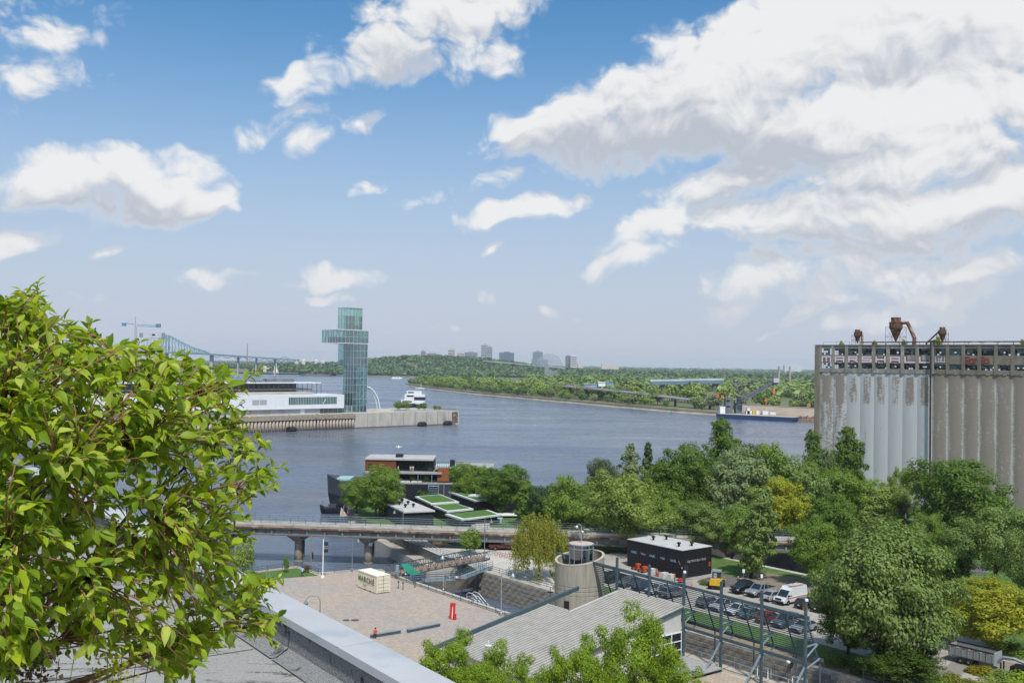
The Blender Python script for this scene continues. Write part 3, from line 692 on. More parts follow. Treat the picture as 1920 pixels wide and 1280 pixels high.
for r_ in (RO_, RI_):
    for k in range(n): a = 2*math.pi*k/n; vs.append(V((tc_.x+r_*math.cos(a), tc_.y+r_*math.sin(a), rimz(a))))
for k in range(n): a = 2*math.pi*k/n; vs.append(V((tc_.x+RI_*math.cos(a), tc_.y+RI_*math.sin(a), 11.0)))
L_ = len(lv)+3
b.add(vs, [(i*n+k, i*n+(k+1) % n, (i+1)*n+(k+1) % n, (i+1)*n+k) for i in range(L_-1) for k in range(n)]+[tuple(range((L_-1)*n, L_*n))])
sh = part(b, 'shaft', towm, ct, False)
b = MB()
vs = []
for k in range(n): a = 2*math.pi*k/n; vs.append(V((tc_.x+(RO_+.03)*math.cos(a), tc_.y+(RO_+.03)*math.sin(a), rimz(a)+.004)))
for k in range(n): a = 2*math.pi*k/n; vs.append(V((tc_.x+(RI_-.03)*math.cos(a), tc_.y+(RI_-.03)*math.sin(a), rimz(a)+.004)))
vs += [v-V((0, 0, .16)) for v in vs]
b.add(vs, [(k, (k+1) % n, n+(k+1) % n, n+k) for k in range(n)]+[(2*n+k, 2*n+(k+1) % n, (k+1) % n, k) for k in range(n)]+[(n+k, n+(k+1) % n, 3*n+(k+1) % n, 3*n+k) for k in range(n)])
part(b, 'rim', mat('rim_concrete', (.44, .39, .31), (.36, .32, .25), 1.5, .9), ct)
p = at(1064, 1138, 137.0); a = math.atan2(p.y-tc_.y, p.x-tc_.x)
b = MB(); b.box(tc_+V((3.35*math.cos(-2.15), 3.35*math.sin(-2.15), 3.0)), (.35, .75, 1.5), -2.15); part(b, 'door_opening', dark, ct)
gc = tc_+V((.2, .2, .75)); b = MB(); b.lathe([(1.55, 7), (1.55, 10.3)], gc, 20); part(b, 'turret_core', mat('turret_core', (.16, .15, .15), (.1, .1, .1), 1, .5), ct)
b = MB(); b.lathe([(1.70, 7.0), (1.70, 10.15)], gc, 28, closed=False); part(b, 'turret_glazing', glass('turret_glass', (.62, .70, .76), .22), ct)
for k in range(10):
    a = 2*math.pi*k/10+.3; q = gc+V((1.72*math.cos(a), 1.72*math.sin(a), 0)); b = MB(); b.bar(q+V((0, 0, 7)), q+V((0, 0, 10.3)), .09, .09); part(b, 'mullion', steel_lt, ct)
for z in (7.5, 9.75, 10.3):
    b = MB(); b.lathe([(1.72, z-.06), (1.78, z-.06), (1.78, z+.06), (1.72, z+.06)], gc, 28, closed=False); part(b, 'ring', steel_lt, ct)
b = MB(); b.lathe([(.2, 10.42), (1.70, 10.38), (1.70, 10.30)], gc, 28); part(b, 'turret_roof', mat('turret_roof', (.42, .3, .25), (.5, .42, .38), 2, .85), ct)
lp = gc+V((0, .1, 10.4))
b = MB(); b.tube(lp, lp+V((0, 0, 2.2)), .07); b.path([lp+V((0, 0, 2.2)), lp+V((-.12, 0, 2.5)), lp+V((-.4, 0, 2.6)), lp+V((-.62, 0, 2.4))], .06); part(b, 'lamp_pole', galv, ct)
for q, r_ in ((lp+V((-.64, 0, 2.2)), .2), (lp+V((.15, -.1, 1.55)), .17)):
    b = MB(); b.lathe([(.05, r_), (r_*.8, r_*.6), (r_, 0), (r_*.7, -r_*.7), (.05, -r_)], q, 10); part(b, 'floodlight', white, ct, True)
# ---------------------------------------------------------------- slatted steel screen along the lock
ss = thing('slatted_screen', 'tall blue-grey steel screen of leaning horizontal slats along the lock', 'screen', cn(93.6, -83.8, 4))
PM = [-83.8+5.9*k for k in range(-4, 4)]
for i, m in enumerate(PM):
    if i < 1: continue
    b = MB(); b.par(cn(93.42, m-.19, 4 if i > 2 else 5), N2*.26, D2*.28, V((0, 0, 10.6 if i > 2 else 9.6))); part(b, 'post', steel, ss)
ma, mz_ = PM[0]-1.0, PM[-1]+.2
def bm_(n0, m0_, z0, n1, m1_, z1, w_, h_, nme, mm=steel):
    b = MB(); b.bar(cn(n0, m0_, z0), cn(n1, m1_, z1), w_, h_); return part(b, nme, mm, ss)
bm_(93.8, ma, 13.1, 93.8, mz_, 12.75, .24, .34, 'top_beam')
bm_(95.9, ma+12, 8.0, 95.9, mz_+.4, 7.85, .24, .34, 'outer_beam')
bm_(93.6, PM[4], 7.95, 93.6, mz_, 7.75, .2, .36, 'inner_beam')
m = ma+.6
while m < mz_+.3:
    bm_(93.95, m, 12.9, 95.9, m+.25, 8.1, .1, .14, 'leaning_strut', dark if False else steel); m += 2.95
ns = 18
for i in range(len(PM)-1):
    for k in range(ns):
        t = (k+.6)/ns; nn_ = 93.98+(95.9-93.98)*t; z = 12.85+(8.1-12.85)*t
        bm_(nn_+.06, PM[i]+.02, z, nn_+.06, PM[i+1]-.02, z-.015, .05, .085, 'slat')
for i, m in enumerate(PM):
    if i < 4: continue
    bm_(95.9, m+2.95 if m+3 < mz_ else m+.2, 4, 95.9, m+2.95 if m+3 < mz_ else m+.2, 8, .14, .14, 'outer_leg')
    bm_(93.6, m, 7.2, 95.9, m+.2, 8.0, .12, .12, 'bracket', steel_lt)
    bm_(93.6, m, 9.6, 95.2, m+.2, 9.75, .12, .12, 'bracket', steel_lt)
    bm_(93.6, m, 8.4, 95.3, m+.3, 9.7, .12, .14, 'bracket', steel_lt)
    bm_(93.5, m-.1, 7.4, 91.2, m-.6, 4.05, .16, .16, 'raking_prop', steel_lt)
    if i > 4:
        bm_(93.6, m, 7.6, 93.6, m-5.9, 4.2, .04, .04, 'tie_rod'); bm_(93.6, m-5.9, 7.6, 93.6, m, 4.2, .04, .04, 'tie_rod')
for i in (4, 7):
    b = MB(); b.box(cn(93.6, PM[i], 14.7), (.3, .3, .25)); part(b, 'lamp_box', white, ss)
b = MB(); b.lathe([(.05, .3), (.28, .15), (.28, -.2), (.05, -.3)], cn(94.1, PM[7]-.5, 13.6), 10); part(b, 'orange_lamp', mat('orange_plastic', (.75, .33, .04), None, 2, .5), ss, True)
# ---------------------------------------------------------------- black shed
bs = thing('black_shed', 'black flat-roofed shed with pale roof beside the car park', 'building', cn(128.5, -122, 4))
blk = mat('black_cladding', (.012, .012, .016), (.008, .008, .011), 1.5, .6, bump=.15, bscale=2, stretch=(8, 8, .1))
n0, n1, m0, m1, H = 128.4, 136.0, -128.7, -115.6, 4.75
b = MB(); b.par(cn(n0, m0, 4), N2*(n1-n0), D2*(m1-m0), V((0, 0, H))); part(b, 'wall', blk, bs)
b = MB(); b.par(cn(n0-.08, m0-.08, 4+H), N2*(n1-n0+.16), D2*(m1-m0+.16), V((0, 0, .1))); rf = part(b, 'roof', mat('white_membrane', (.47, .46, .45), (.40, .39, .38), .6, .8, c3=(.33, .32, .30), s3=.5), bs)
for (px, py) in ((1225, 1012), (1249.5, 1011), (1273, 1024), (1297, 1023)):
    p = gp(px, py, 8.85); b = MB(); b.lathe([(.2, 0), (.2, .5), (.36, .52), (.36, .72), (.1, .8)], p, 10); part(b, 'roof_vent', dark, rf)
for k in range(1, 5):
    b = MB(); b.par(cn(n0, m0+(m1-m0)*k/5, 8.852), N2*(n1-n0), D2*.08, V((0, 0, .012))); part(b, 'roof_seam', mat('seam_grey', (.42, .41, .4), None, 2, .8), rf)
for k in range(1, 16):
    b = MB(); b.par(cn(n0-.012, m0+(m1-m0)*k/16, 4.05), D2*.05, N2*.02, V((0, 0, H-.1))); part(b, 'cladding_joint', mat('joint_black', (.03, .03, .036), None, 2, .6), bs)
cyan = mat('faded_blue_print', (.28, .45, .55), None, 3, .7); wht2 = mat('faded_white_print', (.42, .42, .4), None, 3, .7)
for (t, txt, mm, sz) in ((.13, 'AABL', cyan, .62), (.30, 'TINU', wht2, .5), (.47, 'AABL', cyan, .62), (.66, 'PAJU', wht2, .5), (.85, 'AABL', cyan, .62)):
    p = cn(n0-.012, m0+(m1-m0)*t, 6.75); text_obj(txt, sz, 'wall_print', mm, bs, facing(p, D2), .006)
p = cn((n0+n1)/2-.1, m1+.012, 6.75); text_obj('ABJ TROI BLU TROI', .56, 'wall_print', wht2, bs, facing(p, N2), .006)
b = MB(); b.par(cn(n1-.75, m1+.01, 5.4), N2*.4, D2*.03, V((0, 0, .75))); part(b, 'red_notice', redp, bs)
b = MB(); b.par(cn(n0+.5, m1+.01, 4), N2*1.0, D2*.05, V((0, 0, 2.2))); part(b, 'door', mat('shed_door', (.03, .03, .035), None, 2, .4), bs)
b = MB(); b.tube(cn(n0-.05, m1-.35, 6.3), cn(n0-.6, m1-.2, 7.1), .05); b.box(cn(n0-.12, m1+.1, 5.9), (.2, .2, .25)); part(b, 'wall_lamp', galv, bs)
# ---------------------------------------------------------------- grain silo
SL0 = V((88.7, 290, 0)); SD = V((39.9, -40.4, 0)).normalized(); SN = V((-SD.y, SD.x, 0))*-1    # SN: into the camera side
SN = SN if SN.y < 0 else -SN
def sp_(s, o, z): p = SL0+SD*s+SN*o; return V((p.x, p.y, z))
so = thing('grain_silo', 'huge derelict concrete grain silo with a painted half and broken window bands', 'silo', sp_(30, -8, 4))
def silo_mat(name, paint):
    m = bpy.data.materials.new(name); m.use_nodes = True; t = m.node_tree; b = t.nodes['Principled BSDF']
    tcn = nd(t, 'ShaderNodeTexCoord'); o = tcn.outputs['Object']; oi = nd(t, 'ShaderNodeObjectInfo')
    pos = nd(t, 'ShaderNodeNewGeometry').outputs['Position']
    br = mixc(t, noise(t, vmth(t, 'MULTIPLY', pos, (1, 1, .25)), .5, 5, .6), (.30, .25, .215), (.225, .188, .162))
    fine = noise(t, vmth(t, 'MULTIPLY', pos, (1, 1, 2.4)), 1.1, 6, .7)
    blot = noise(t, vmth(t, 'MULTIPLY', pos, (1, 1, .16)), .6, 6, .7)
    sepz = nd(t, 'ShaderNodeSeparateXYZ'); setin(t, sepz, 0, pos); z = sepz.outputs[2]
    so_ = nd(t, 'ShaderNodeSeparateXYZ'); setin(t, so_, 0, o)
    if paint:
        top = mth(t, 'MULTIPLY', mrange(t, z, 29.5, 31.5), mrange(t, z, 38.6, 38.0))          # scrubbed squares near the top
        wid = mrange(t, mth(t, 'ABSOLUTE', so_.outputs[0]), 1.5, .7)
        k = mth(t, 'ADD', mth(t, 'MULTIPLY', mth(t, 'MULTIPLY', top, wid), mth(t, 'MULTIPLY_ADD', oi.outputs['Random'], .20, .03)), mth(t, 'MULTIPLY', oi.outputs['Object Index'], .01))
        f = mth(t, 'ADD', mth(t, 'MULTIPLY', fine, .45), mth(t, 'ADD', mth(t, 'MULTIPLY', blot, .55), k))
        c = mixc(t, mrange(t, f, .56, .66), mixc(t, blot, (.51, .51, .525), (.41, .41, .425)), br)
    else:
        edge = mrange(t, mth(t, 'ABSOLUTE', so_.outputs[0]), 1.2, 2.1)
        f = mth(t, 'ADD', mth(t, 'MULTIPLY', edge, .16), mth(t, 'ADD', mth(t, 'MULTIPLY', fine, .5), mth(t, 'MULTIPLY', blot, .5)))
        c = mixc(t, mrange(t, f, .53, .68), br, (.43, .42, .40))
        c = mixc(t, mrange(t, mth(t, 'ADD', mth(t, 'MULTIPLY', fine, 3), z), 37.6, 39.6), c, (.24, .205, .165))
    setin(t, b, 'Base Color', c); b.inputs['Roughness'].default_value = .92
    bp = nd(t, 'ShaderNodeBump'); setin(t, bp, 'Height', fine); bp.inputs['Strength'].default_value = .25; bp.inputs['Distance'].default_value = .06
    t.links.new(bp.outputs[0], b.inputs['Normal']); return m
sm_w, sm_b = silo_mat('whitewashed_bin', True), silo_mat('stained_bin', False)
weather = mat('weathered_render', (.30, .285, .255), (.205, .19, .165), .5, .92, bump=.25, bscale=3, c3=(.42, .42, .41), s3=.35, t3=(.54, .66), stretch=(1, 1, .6))
weather_b = mat('stained_render', (.235, .205, .165), (.165, .145, .115), .6, .92, bump=.25, bscale=3, c3=(.36, .345, .32), s3=.3, t3=(.6, .72), stretch=(1, 1, .6))
SP = 4.05; s0 = 1.35; NB = 26; SJ = s0+8*SP        # joint between the painted and the bare half
ZT = 47.0
# bins
def bin_mesh(mm):
    b = MB(); n = 16; R = 10.0; hw = SP/2
    amax = math.asin(hw/R); vs = []
    for z in (0, 35.6):
        for k in range(n+1):
            a = -amax+2*amax*k/n; vs.append((R*math.sin(a), -(R*math.cos(a)-R*math.cos(amax)), z))
    b.add(vs, [(k, k+1, n+2+k, n+1+k) for k in range(n)]); return b.mesh('silo_bin', mm, True)
bw, bb = bin_mesh(sm_w), bin_mesh(sm_b)
MS = ROOT[so]; angS = math.atan2(SD.y, SD.x)
for k in range(NB):
    o = obj('silo_bin', bw if k < 8 else bb, so, MS @ sp_(s0+SP*(k+.5), 0, 4), angS)
    o.pass_index = 9 if k in (0, 1) else 0
b = MB(); b.par(sp_(0, -22, 4), SD*(s0+NB*SP), SN*21.9, V((0, 0, 35.4))); part(b, 'core', weather_b, so)
b = MB(); b.par(sp_(-.2, -.3, 4), SD*1.55, SN*.9, V((0, 0, ZT-4.3))); part(b, 'corner_pier', weather_b, so)
# gallery on top: floors, pilasters, spandrels on both faces so that the sky shows through
for z, h in ((39.3, .95), (43.0, .2), (46.3, .55)):
    b = MB(); b.par(sp_(0, -12, z), SD*(s0+NB*SP), SN*12.2, V((0, 0, h if z != 43.0 else .25))); part(b, 'floor_slab', weather_b, so)
b = MB(); b.par(sp_(-.35, -12.4, ZT-.15), SD*(s0+NB*SP+.6), SN*12.9, V((0, 0, .22))); part(b, 'roof_edge', mat('roof_edge', (.2, .19, .17), None, .5, .9), so)
for o_ in (0, -12):
    for half in (0, 1):
        sa, sb = (0, SJ) if half == 0 else (SJ, s0+NB*SP); mm = weather if half == 0 else weather_b
        for z, h in ((39.3, 1.05), (41.85, 2.35), (46.0, .9)):
            b = MB(); b.par(sp_(sa, o_, z), SD*(sb-sa), SN*.3, V((0, 0, h))); part(b, 'spandrel', mm, so)
    for k in range(NB+1):
        b = MB(); b.par(sp_(s0+SP*k-.42, o_+.02, 39.2), SD*.84, SN*.42, V((0, 0, 7.5))); part(b, 'pilaster', weather if k <= 8 else weather_b, so)
rs = random.Random(11)
muln = mat('window_iron', (.05, .048, .045), None, 2, .8)
teal = mat('old_wired_glass', (.06, .10, .10), (.04, .07, .075), .8, .25)
for o_ in (.05, -11.9):
    for k in range(NB):
        if o_ < 0 and k > 18: continue
        for zb, h in ((40.37, 1.47), (44.2, 1.8)):
            x0 = s0+SP*k+.42; wd = SP-.84
            b = MB()
            for i in range(1, 5): b.bar(sp_(x0+wd*i/5, o_+.1, zb), sp_(x0+wd*i/5, o_+.1, zb+h), .07, .07)
            for j in (1, 2): b.bar(sp_(x0, o_+.1, zb+h*j/3), sp_(x0+wd, o_+.1, zb+h*j/3), .05, .05)
            wn_ = part(b, 'window', muln, so)
            for i in range(5):
                for j in range(3):
                    pr = .32 if o_ > 0 else .78
                    if k in (9,): pr = .9
                    if rs.random() < pr+(.3 if j == 2 else 0) and not (o_ < 0 and False):
                        b = MB(); b.par(sp_(x0+wd*i/5+.04, o_+.12, zb+h*j/3+.03), SD*(wd/5-.08), SN*.02, V((0, 0, h/3-.06))); part(b, 'pane', teal, wn_)
# cyclone feet: rounded corbels under the gallery
for k in range(NB):
    b = MB(); b.lathe([(.3, 0), (1.5, .9), (1.5, 1.25)], sp_(s0+SP*(k+.5), -1.1, 38.2), 12); part(b, 'corbel', weather if k < 8 else weather_b, so)
b = MB(); b.tube(sp_(SJ-.1, 1.0, 4), sp_(SJ-.1, 1.0, ZT+.9), .26, n=8); b.tube(sp_(SJ-.1, 1.0, ZT+.9), sp_(SJ+.5, -.5, ZT+1.2), .2); part(b, 'downpipe', mat('black_pipe', (.045, .035, .03), None, 1, .8), so)
b = MB(); b.bar(sp_(13, -1, ZT+.75), sp_(62, -1, ZT+.75), .35, .3)
for k in range(14): b.bar(sp_(13+3.7*k, -1, ZT), sp_(13+3.7*k, -1, ZT+.7), .1, .1)
part(b, 'roof_pipe', rust, so)
for k in range(24):
    if k in (5, 9, 14): continue
    b = MB(); b.bar(sp_(2+4*k, -.4, ZT), sp_(2+4*k, -.4, ZT+.9), .06, .06); part(b, 'roof_stanchion', dark, so)
b = MB(); b.bar(sp_(2, -.4, ZT+.9), sp_(94, -.4, ZT+.9), .04, .04); part(b, 'roof_rail', dark, so)
# graffiti letters: pale strokes inside a dark red outline
pink = mat('pale_pink_paint', (.66, .55, .60), (.58, .48, .53), 2, .8); mar = mat('maroon_paint', (.13, .028, .04), None, 2, .8)
SEG = {'M': [(0, 0, 0, 1), (0, 1, 1, 1), (.5, 0.1, .5, 1), (1, 0, 1, 1)], 'A': [(0, 0, 0, 1), (0, 1, 1, 1), (1, 0, 1, 1), (0, .42, 1, .42)],
       'R': [(0, 0, 0, 1), (0, 1, .95, 1), (.95, .5, .95, 1), (0, .5, .95, .5), (.5, .5, 1, 0)], 'S': [(0, 1, 1, 1), (0, .5, 0, 1), (0, .5, 1, .5), (1, 0, 1, .5), (0, 0, 1, 0)],
       'H': [(0, 0, 0, 1), (1, 0, 1, 1), (0, .5, 1, .5)], 'L': [(0, 0, 0, 1), (0, 0, 1, 0)],
       'G': [(0, 1, 1, 1), (0, 0, 0, 1), (0, 0, 1, 0), (1, 0, 1, .5), (.5, .5, 1, .5)], 'o': [(0, 0, 0, .7), (0, .7, 1, .7), (1, 0, 1, .7), (0, 0, 1, 0)], 'n': [(0, 0, 0, .7), (0, .7, 1, .7), (1, 0, 1, .7)]}
def letters(txt, s_list, z0, wd, ht, th, mi, mo, o_, extra=.0):
    for ch, s in zip(txt, s_list):
        for (mm, t, dep) in ((mo, th+.42, .0), (mi, th, .03)):
            if mm is None: continue
            b = MB()
            for si, (x0, y0, x1, y1) in enumerate(SEG[ch]):
                p = sp_(s+x0*wd, o_+dep+si*.003, z0+y0*ht); q = sp_(s+x1*wd, o_+dep+si*.003, z0+y1*ht); d = (q-p).normalized()*t/2
                b.bar(p-d, q+d, t, .05, up=SN)
            part(b, 'graffiti_letter', mm, so)
letters('MARSHALL', [s0+SP*k+.75 for k in range(8)], 42.30, 2.5, 1.32, .5, pink, mar, .32)
redg = mat('red_graffiti', (.24, .05, .045), (.18, .05, .045), 1.5, .8)
letters('GonSo', [SJ+2*SP+.5+1.25*k for k in range(5)], 42.25, .85, 1.5, .34, redg, None, .33)
letters('LoLL', [SJ+.9+.8*k for k in range(4)], 42.4, .5, 1.2, .25, mat('lilac_graffiti', (.5, .49, .58), None, 2, .8), None, .33)
# rusty dust cyclones on the silo roof
def cyclone(px, ytop, ybot, big, label, pipe):
    Y = None
    p = ray(px, ybot); # meet the roof 3 m behind the face
    t = 0
    best = None
    for s in range(0, 900):
        q = sp_(s*.1, -3.0, 0); e = abs((q.x/q.y)-(p.x/p.y))
        if best is None or e < best[0]: best = (e, q)
    q = best[1]; q.z = ZT+.07; H_ = at(px, ytop, q.y).z-q.z
    r_ = thing('dust_cyclone', label, 'dust collector', q)
    k = 1.75 if big else 1.0
    b = MB(); c0 = q
    b.lathe([(.10*k, H_*.12), (.95*k, H_*.60), (1.0*k, H_*.62), (1.0*k, H_*.82), (.75*k, H_*.83), (.72*k, H_*.93)], c0, 14); part(b, 'cone', rust, r_)
    b = MB(); b.lathe([(.80*k, H_*.93), (.80*k, H_)], c0, 8); part(b, 'cap', rust, r_)
    for z in (.6, .82):
        b = MB(); b.lathe([(1.0*k, H_*z-.06), (1.07*k, H_*z-.06), (1.07*k, H_*z+.06), (1.0*k, H_*z+.06)], c0, 14, closed=False); part(b, 'band', rust, r_)
    b = MB(); hw = 1.15*k
    cs = [c0+SD*sx*hw+SN*sy*hw for sx, sy in ((-1, -1), (1, -1), (1, 1), (-1, 1))]
    for c in cs: b.bar(c, c+V((0, 0, H_*.66)), .07, .07)
    for i in range(4):
        a, c = cs[i], cs[(i+1) % 4]
        for z in (.3, .64): b.bar(a+V((0, 0, H_*z)), c+V((0, 0, H_*z)), .05, .05)
        b.bar(a+V((0, 0, 0)), c+V((0, 0, H_*.3)), .04, .04); b.bar(c+V((0, 0, H_*.3)), a+V((0, 0, H_*.64)), .04, .04)
    part(b, 'frame', muln, r_)
    b = MB(); b.path([c0+SD*pipe[0][0]*1+V((0, 0, pipe[0][1]*H_))]+[c0+SD*x+V((0, 0, z*H_)) for x, z in pipe[1:]], .30*k if big else .22, 8); part(b, 'duct', rust, r_)
cyclone(1607.5, 618, 645, False, 'small rusty dust cyclone near the corner of the silo roof', [(.9, .86), (1.25, .9), (1.3, .6), (1.3, 0.0)])
cyclone(1679.5, 595, 644, True, 'large rusty dust cyclone with a bent duct on the silo roof', [(1.6, .80), (3.2, .80), (4.2, .55), (5.2, .25), (5.2, 0.0)])
cyclone(1767, 613, 643, False, 'small rusty dust cyclone with a slanting duct above the silo joint', [(-.7, .80), (-2.2, .5), (-4.2, .12), (-4.2, 0.02)])
# ================================================================== pier terminal, glass tower
def pa(px, py, z, v=None):                      # pier coordinates of a pixel on level z
    p = gp(px, py, z)-PT; return p.dot(PU), p.dot(PV)
tq = gp(661, 773, PZ); TA = (tq-PT).dot(PU); TV = (tq-PT).dot(PV)
gt = thing('glass_tower', 'tall glass observation tower with a cantilevered box on the pier', 'tower', pp(TA+5, TV+5, PZ))
tglass = glass('tower_glass', (.58, .83, .79), .24); frame_m = mat('tower_frame', (.46, .60, .58), (.40, .53, .51), .5, .5, .2)
slab_m = mat('tower_slab', (.42, .46, .46), None, .5, .8); core_m = mat('tower_core', (.13, .17, .18), (.09, .12, .13), .3, .6); wstl = mat('tower_white', (.72, .76, .77), None, 1, .5)
def glazed(root, a0, a1, v0, v1, z0, z1, fl, pw=2.6, roof=True, diag=False):
    nz = max(1, round((z1-z0)/fl)); h = (z1-z0)/nz
    na = max(1, round((a1-a0)/pw)); nv = max(1, round((v1-v0)/pw))
    for j in range(nz):
        za, zb = z0+j*h, z0+(j+1)*h
        for (o, e) in ((pp(a0, v0, za), PU*(a1-a0)), (pp(a1, v0, za), PV*(v1-v0)), (pp(a1, v1, za), PU*(a0-a1)), (pp(a0, v1, za), PV*(v0-v1))):
            b = MB(); b.add([o, o+e, o+e+V((0, 0, zb-za)), o+V((0, 0, zb-za))], [(0, 1, 2, 3)]); part(b, 'glass_panel', tglass, root)
    b = MB()
    for j in range(nz+1):
        z = z0+j*h
        for (p, q) in ((pp(a0, v0, z), pp(a1, v0, z)), (pp(a1, v0, z), pp(a1, v1, z)), (pp(a0, v1, z), pp(a0, v0, z)), (pp(a1, v1, z), pp(a0, v1, z))): b.bar(p, q, .16, .16)
    part(b, 'transom_grid', frame_m, root)
    b = MB()
    for i in range(na+1):
        a = a0+(a1-a0)*i/na
        for v in (v0, v1): b.bar(pp(a, v, z0), pp(a, v, z1), .13, .13)
    for i in range(1, nv):
        v = v0+(v1-v0)*i/nv
        for a in (a0, a1): b.bar(pp(a, v, z0), pp(a, v, z1), .13, .13)
    part(b, 'mullion_grid', frame_m, root)
    if roof:
        b = MB(); b.par(pp(a0, v0, z1), PU*(a1-a0), PV*(v1-v0), V((0, 0, .3))); part(b, 'roof', slab_m, root)
A0, A1, V0, V1 = TA, TA+10.5, TV, TV+11.3
glazed(gt, A0, A1, V0, V1, PZ, 59.4, 4.2)
b = MB(); b.par(pp(A0+.6, V0+1.2, PZ), PU*3.4, PV*8.5, V((0, 0, 50))); part(b, 'lift_core', core_m, gt)
b = MB(); b.par(pp(A0+.2, V0+.6, 36), PU*4, PV*10, V((0, 0, 15))); part(b, 'upper_core', core_m, gt)
for j in range(12):
    z = PZ+4.2*j+4.1
    b = MB(); b.par(pp(A0+3.8, V0+.3, z), PU*6.5, PV*4.0, V((0, 0, .3))); part(b, 'floor_slab', slab_m, gt)
    b = MB(); b.bar(pp(A1-5.8, V0+1.2, z-4.0), pp(A1-2.2, V0+1.2, z), 1.1, .25); part(b, 'stair_flight', wstl, gt)
    b = MB(); b.bar(pp(A1-2.2, V0+3.0, z), pp(A1-5.8, V0+3.0, z-2), 1.1, .25); part(b, 'stair_flight', wstl, gt)
b = MB(); b.bar(pp(A1-4.2, V0+.8, PZ), pp(A1-4.2, V0+.8, 58), .5, .5); part(b, 'column', wstl, gt)
# cantilever
c0, c1 = A0-12, A1+.25
glazed(gt, c0, c1, V0-.25, V1+6, 51.2, 59.2, 4.0, 2.8)
for z in (51.05, 59.2):
    b = MB(); b.par(pp(c0-.1, V0-.4, z), PU*(c1-c0+.2), PV*(V1-V0+6.6), V((0, 0, .4))); part(b, 'cantilever_slab', wstl, gt)
b = MB(); b.par(pp(c0+1.5, V0+2.5, 51.6), PU*(c1-c0-3), PV*10, V((0, 0, 3.2))); part(b, 'gallery_core', core_m, gt)
nd_ = 6
for k in range(nd_):
    x0 = c0+.4+(A0+1-c0)*k/nd_; x1 = c0+.4+(A0+1-c0)*(k+1)/nd_
    b = MB(); b.bar(pp(x0, V0+.25, 51.5 if k % 2 else 58.9), pp(x1, V0+.25, 58.9 if k % 2 else 51.5), .32, .32); part(b, 'truss_diagonal', wstl, gt)
for k in range(6):
    y0 = V0+.3+2.8*k; b = MB(); b.bar(pp(c0+.3, y0, 51.5 if k % 2 else 58.9), pp(c0+.3, y0+2.8, 58.9 if k % 2 else 51.5), .3, .3); part(b, 'truss_diagonal', wstl, gt)
glazed(gt, A0+.5, A0+8, V1, V1+6, 37.4, 51.0, 4.5)
b = MB(); b.par(pp(A0+.4, V1-.1, 37.0), PU*7.7, PV*6.2, V((0, 0, .4))); part(b, 'bay_floor', wstl, gt)
b = MB(); b.par(pp(A0+1, V1+.3, 37.5), PU*5, PV*5, V((0, 0, 3.5))); part(b, 'bay_core', core_m, gt)
glazed(gt, A0-4.2, A0+6.4, V0+.4, V0+11.6, 59.6, 73.0, 4.6)
b = MB(); b.par(pp(A0-1, V0+4.2, 59.7), PU*4.2, PV*4.5, V((0, 0, 8.5))); part(b, 'top_core', mat('top_core', (.3, .42, .42), None, .4, .6), gt)
for k in range(4):
    b = MB(); b.bar(pp(A0-3+2.4*k, V0+1.5, 59.7), pp(A0-2+2.4*k, V0+1.5, 69.5), .25, .25); part(b, 'top_strut', wstl, gt)
b = MB(); b.par(pp(A0+1, V0+.8, 60.2), PU*3, PV*.4, V((0, 0, 2.2))); part(b, 'yellow_panel', mat('yellow_panel', (.55, .5, .12), None, 1, .6), gt)
# white terminal
wt = thing('ferry_terminal', 'long white cruise terminal with a strip window beside the glass tower', 'building', pp(TA-40, TV, PZ))
wcl = mat('white_cladding', (.66, .67, .70), (.61, .62, .655), .4, .5)
def zpy(px, py, a, v):                           # height of a pixel on the terminal front
    p = pp(a, v); return at(px, py, p.y).z
VF = 9.0
def af(px):                                      # where a pixel column meets the front plane
    d = ray(px, 760); best = (9, 0)
    lo, hi = -420., 20.
    for _ in range(60):
        mid = (lo+hi)/2; p = pp(mid, VF)
        if p.x/p.y < d.x/d.y: lo = mid
        else: hi = mid
    return lo
aE = af(645); z_hi = zpy(600, 740, af(600), VF); z_lo = zpy(600, 765.5, af(600), VF)
b = MB(); b.par(pp(-420, VF, z_lo), PU*(420+aE), PV*26, V((0, 0, z_hi-z_lo))); part(b, 'upper_volume', wcl, wt)
b = MB(); b.par(pp(-420, VF+1.5, PZ), PU*(420+af(603)), PV*24, V((0, 0, z_lo-PZ))); part(b, 'base_wall', mat('grey_blue_wall', (.40, .42, .47), (.35, .37, .42), .4, .6), wt)
w0, w1 = af(541), af(631); zt = zpy(600, 744, af(600), VF); zb = zpy(600, 757.5, af(600), VF)
b = MB(); b.par(pp(w0, VF-.05, zb), PU*(w1-w0), PV*.06, V((0, 0, zt-zb))); part(b, 'strip_window', mat('strip_glass', (.055, .085, .085), (.12, .17, .165), .25, .08, spec=.8, stretch=(1, 1, .2)), wt)
for k in range(31):
    a = w0+(w1-w0)*k/30; b = MB(); b.bar(pp(a, VF-.12, zb), pp(a, VF-.12, zt), .14, .14); part(b, 'mullion', frame_m, wt)
for k in range(3): 
    a = w0+(w1-w0)*(.69+.03*k)
b = MB(); b.bar(pp(w0+(w1-w0)*.70, VF-.16, zb), pp(w0+(w1-w0)*.77, VF-.16, zt-1.0), .3, .2); part(b, 'brace', wcl, wt)
for (x0, x1) in ((473, 486), (487, 500)):
    b = MB(); b.par(pp(af(x0), VF-.06, zpy(486, 759, af(486), VF)), PU*(af(x1)-af(x0)), PV*.07, V((0, 0, zpy(486, 749.5, af(486), VF)-zpy(486, 759, af(486), VF)))); part(b, 'louvre', mat('grey_louvre', (.38, .38, .38), None, 3, .7, stretch=(1, 1, 8)), wt)
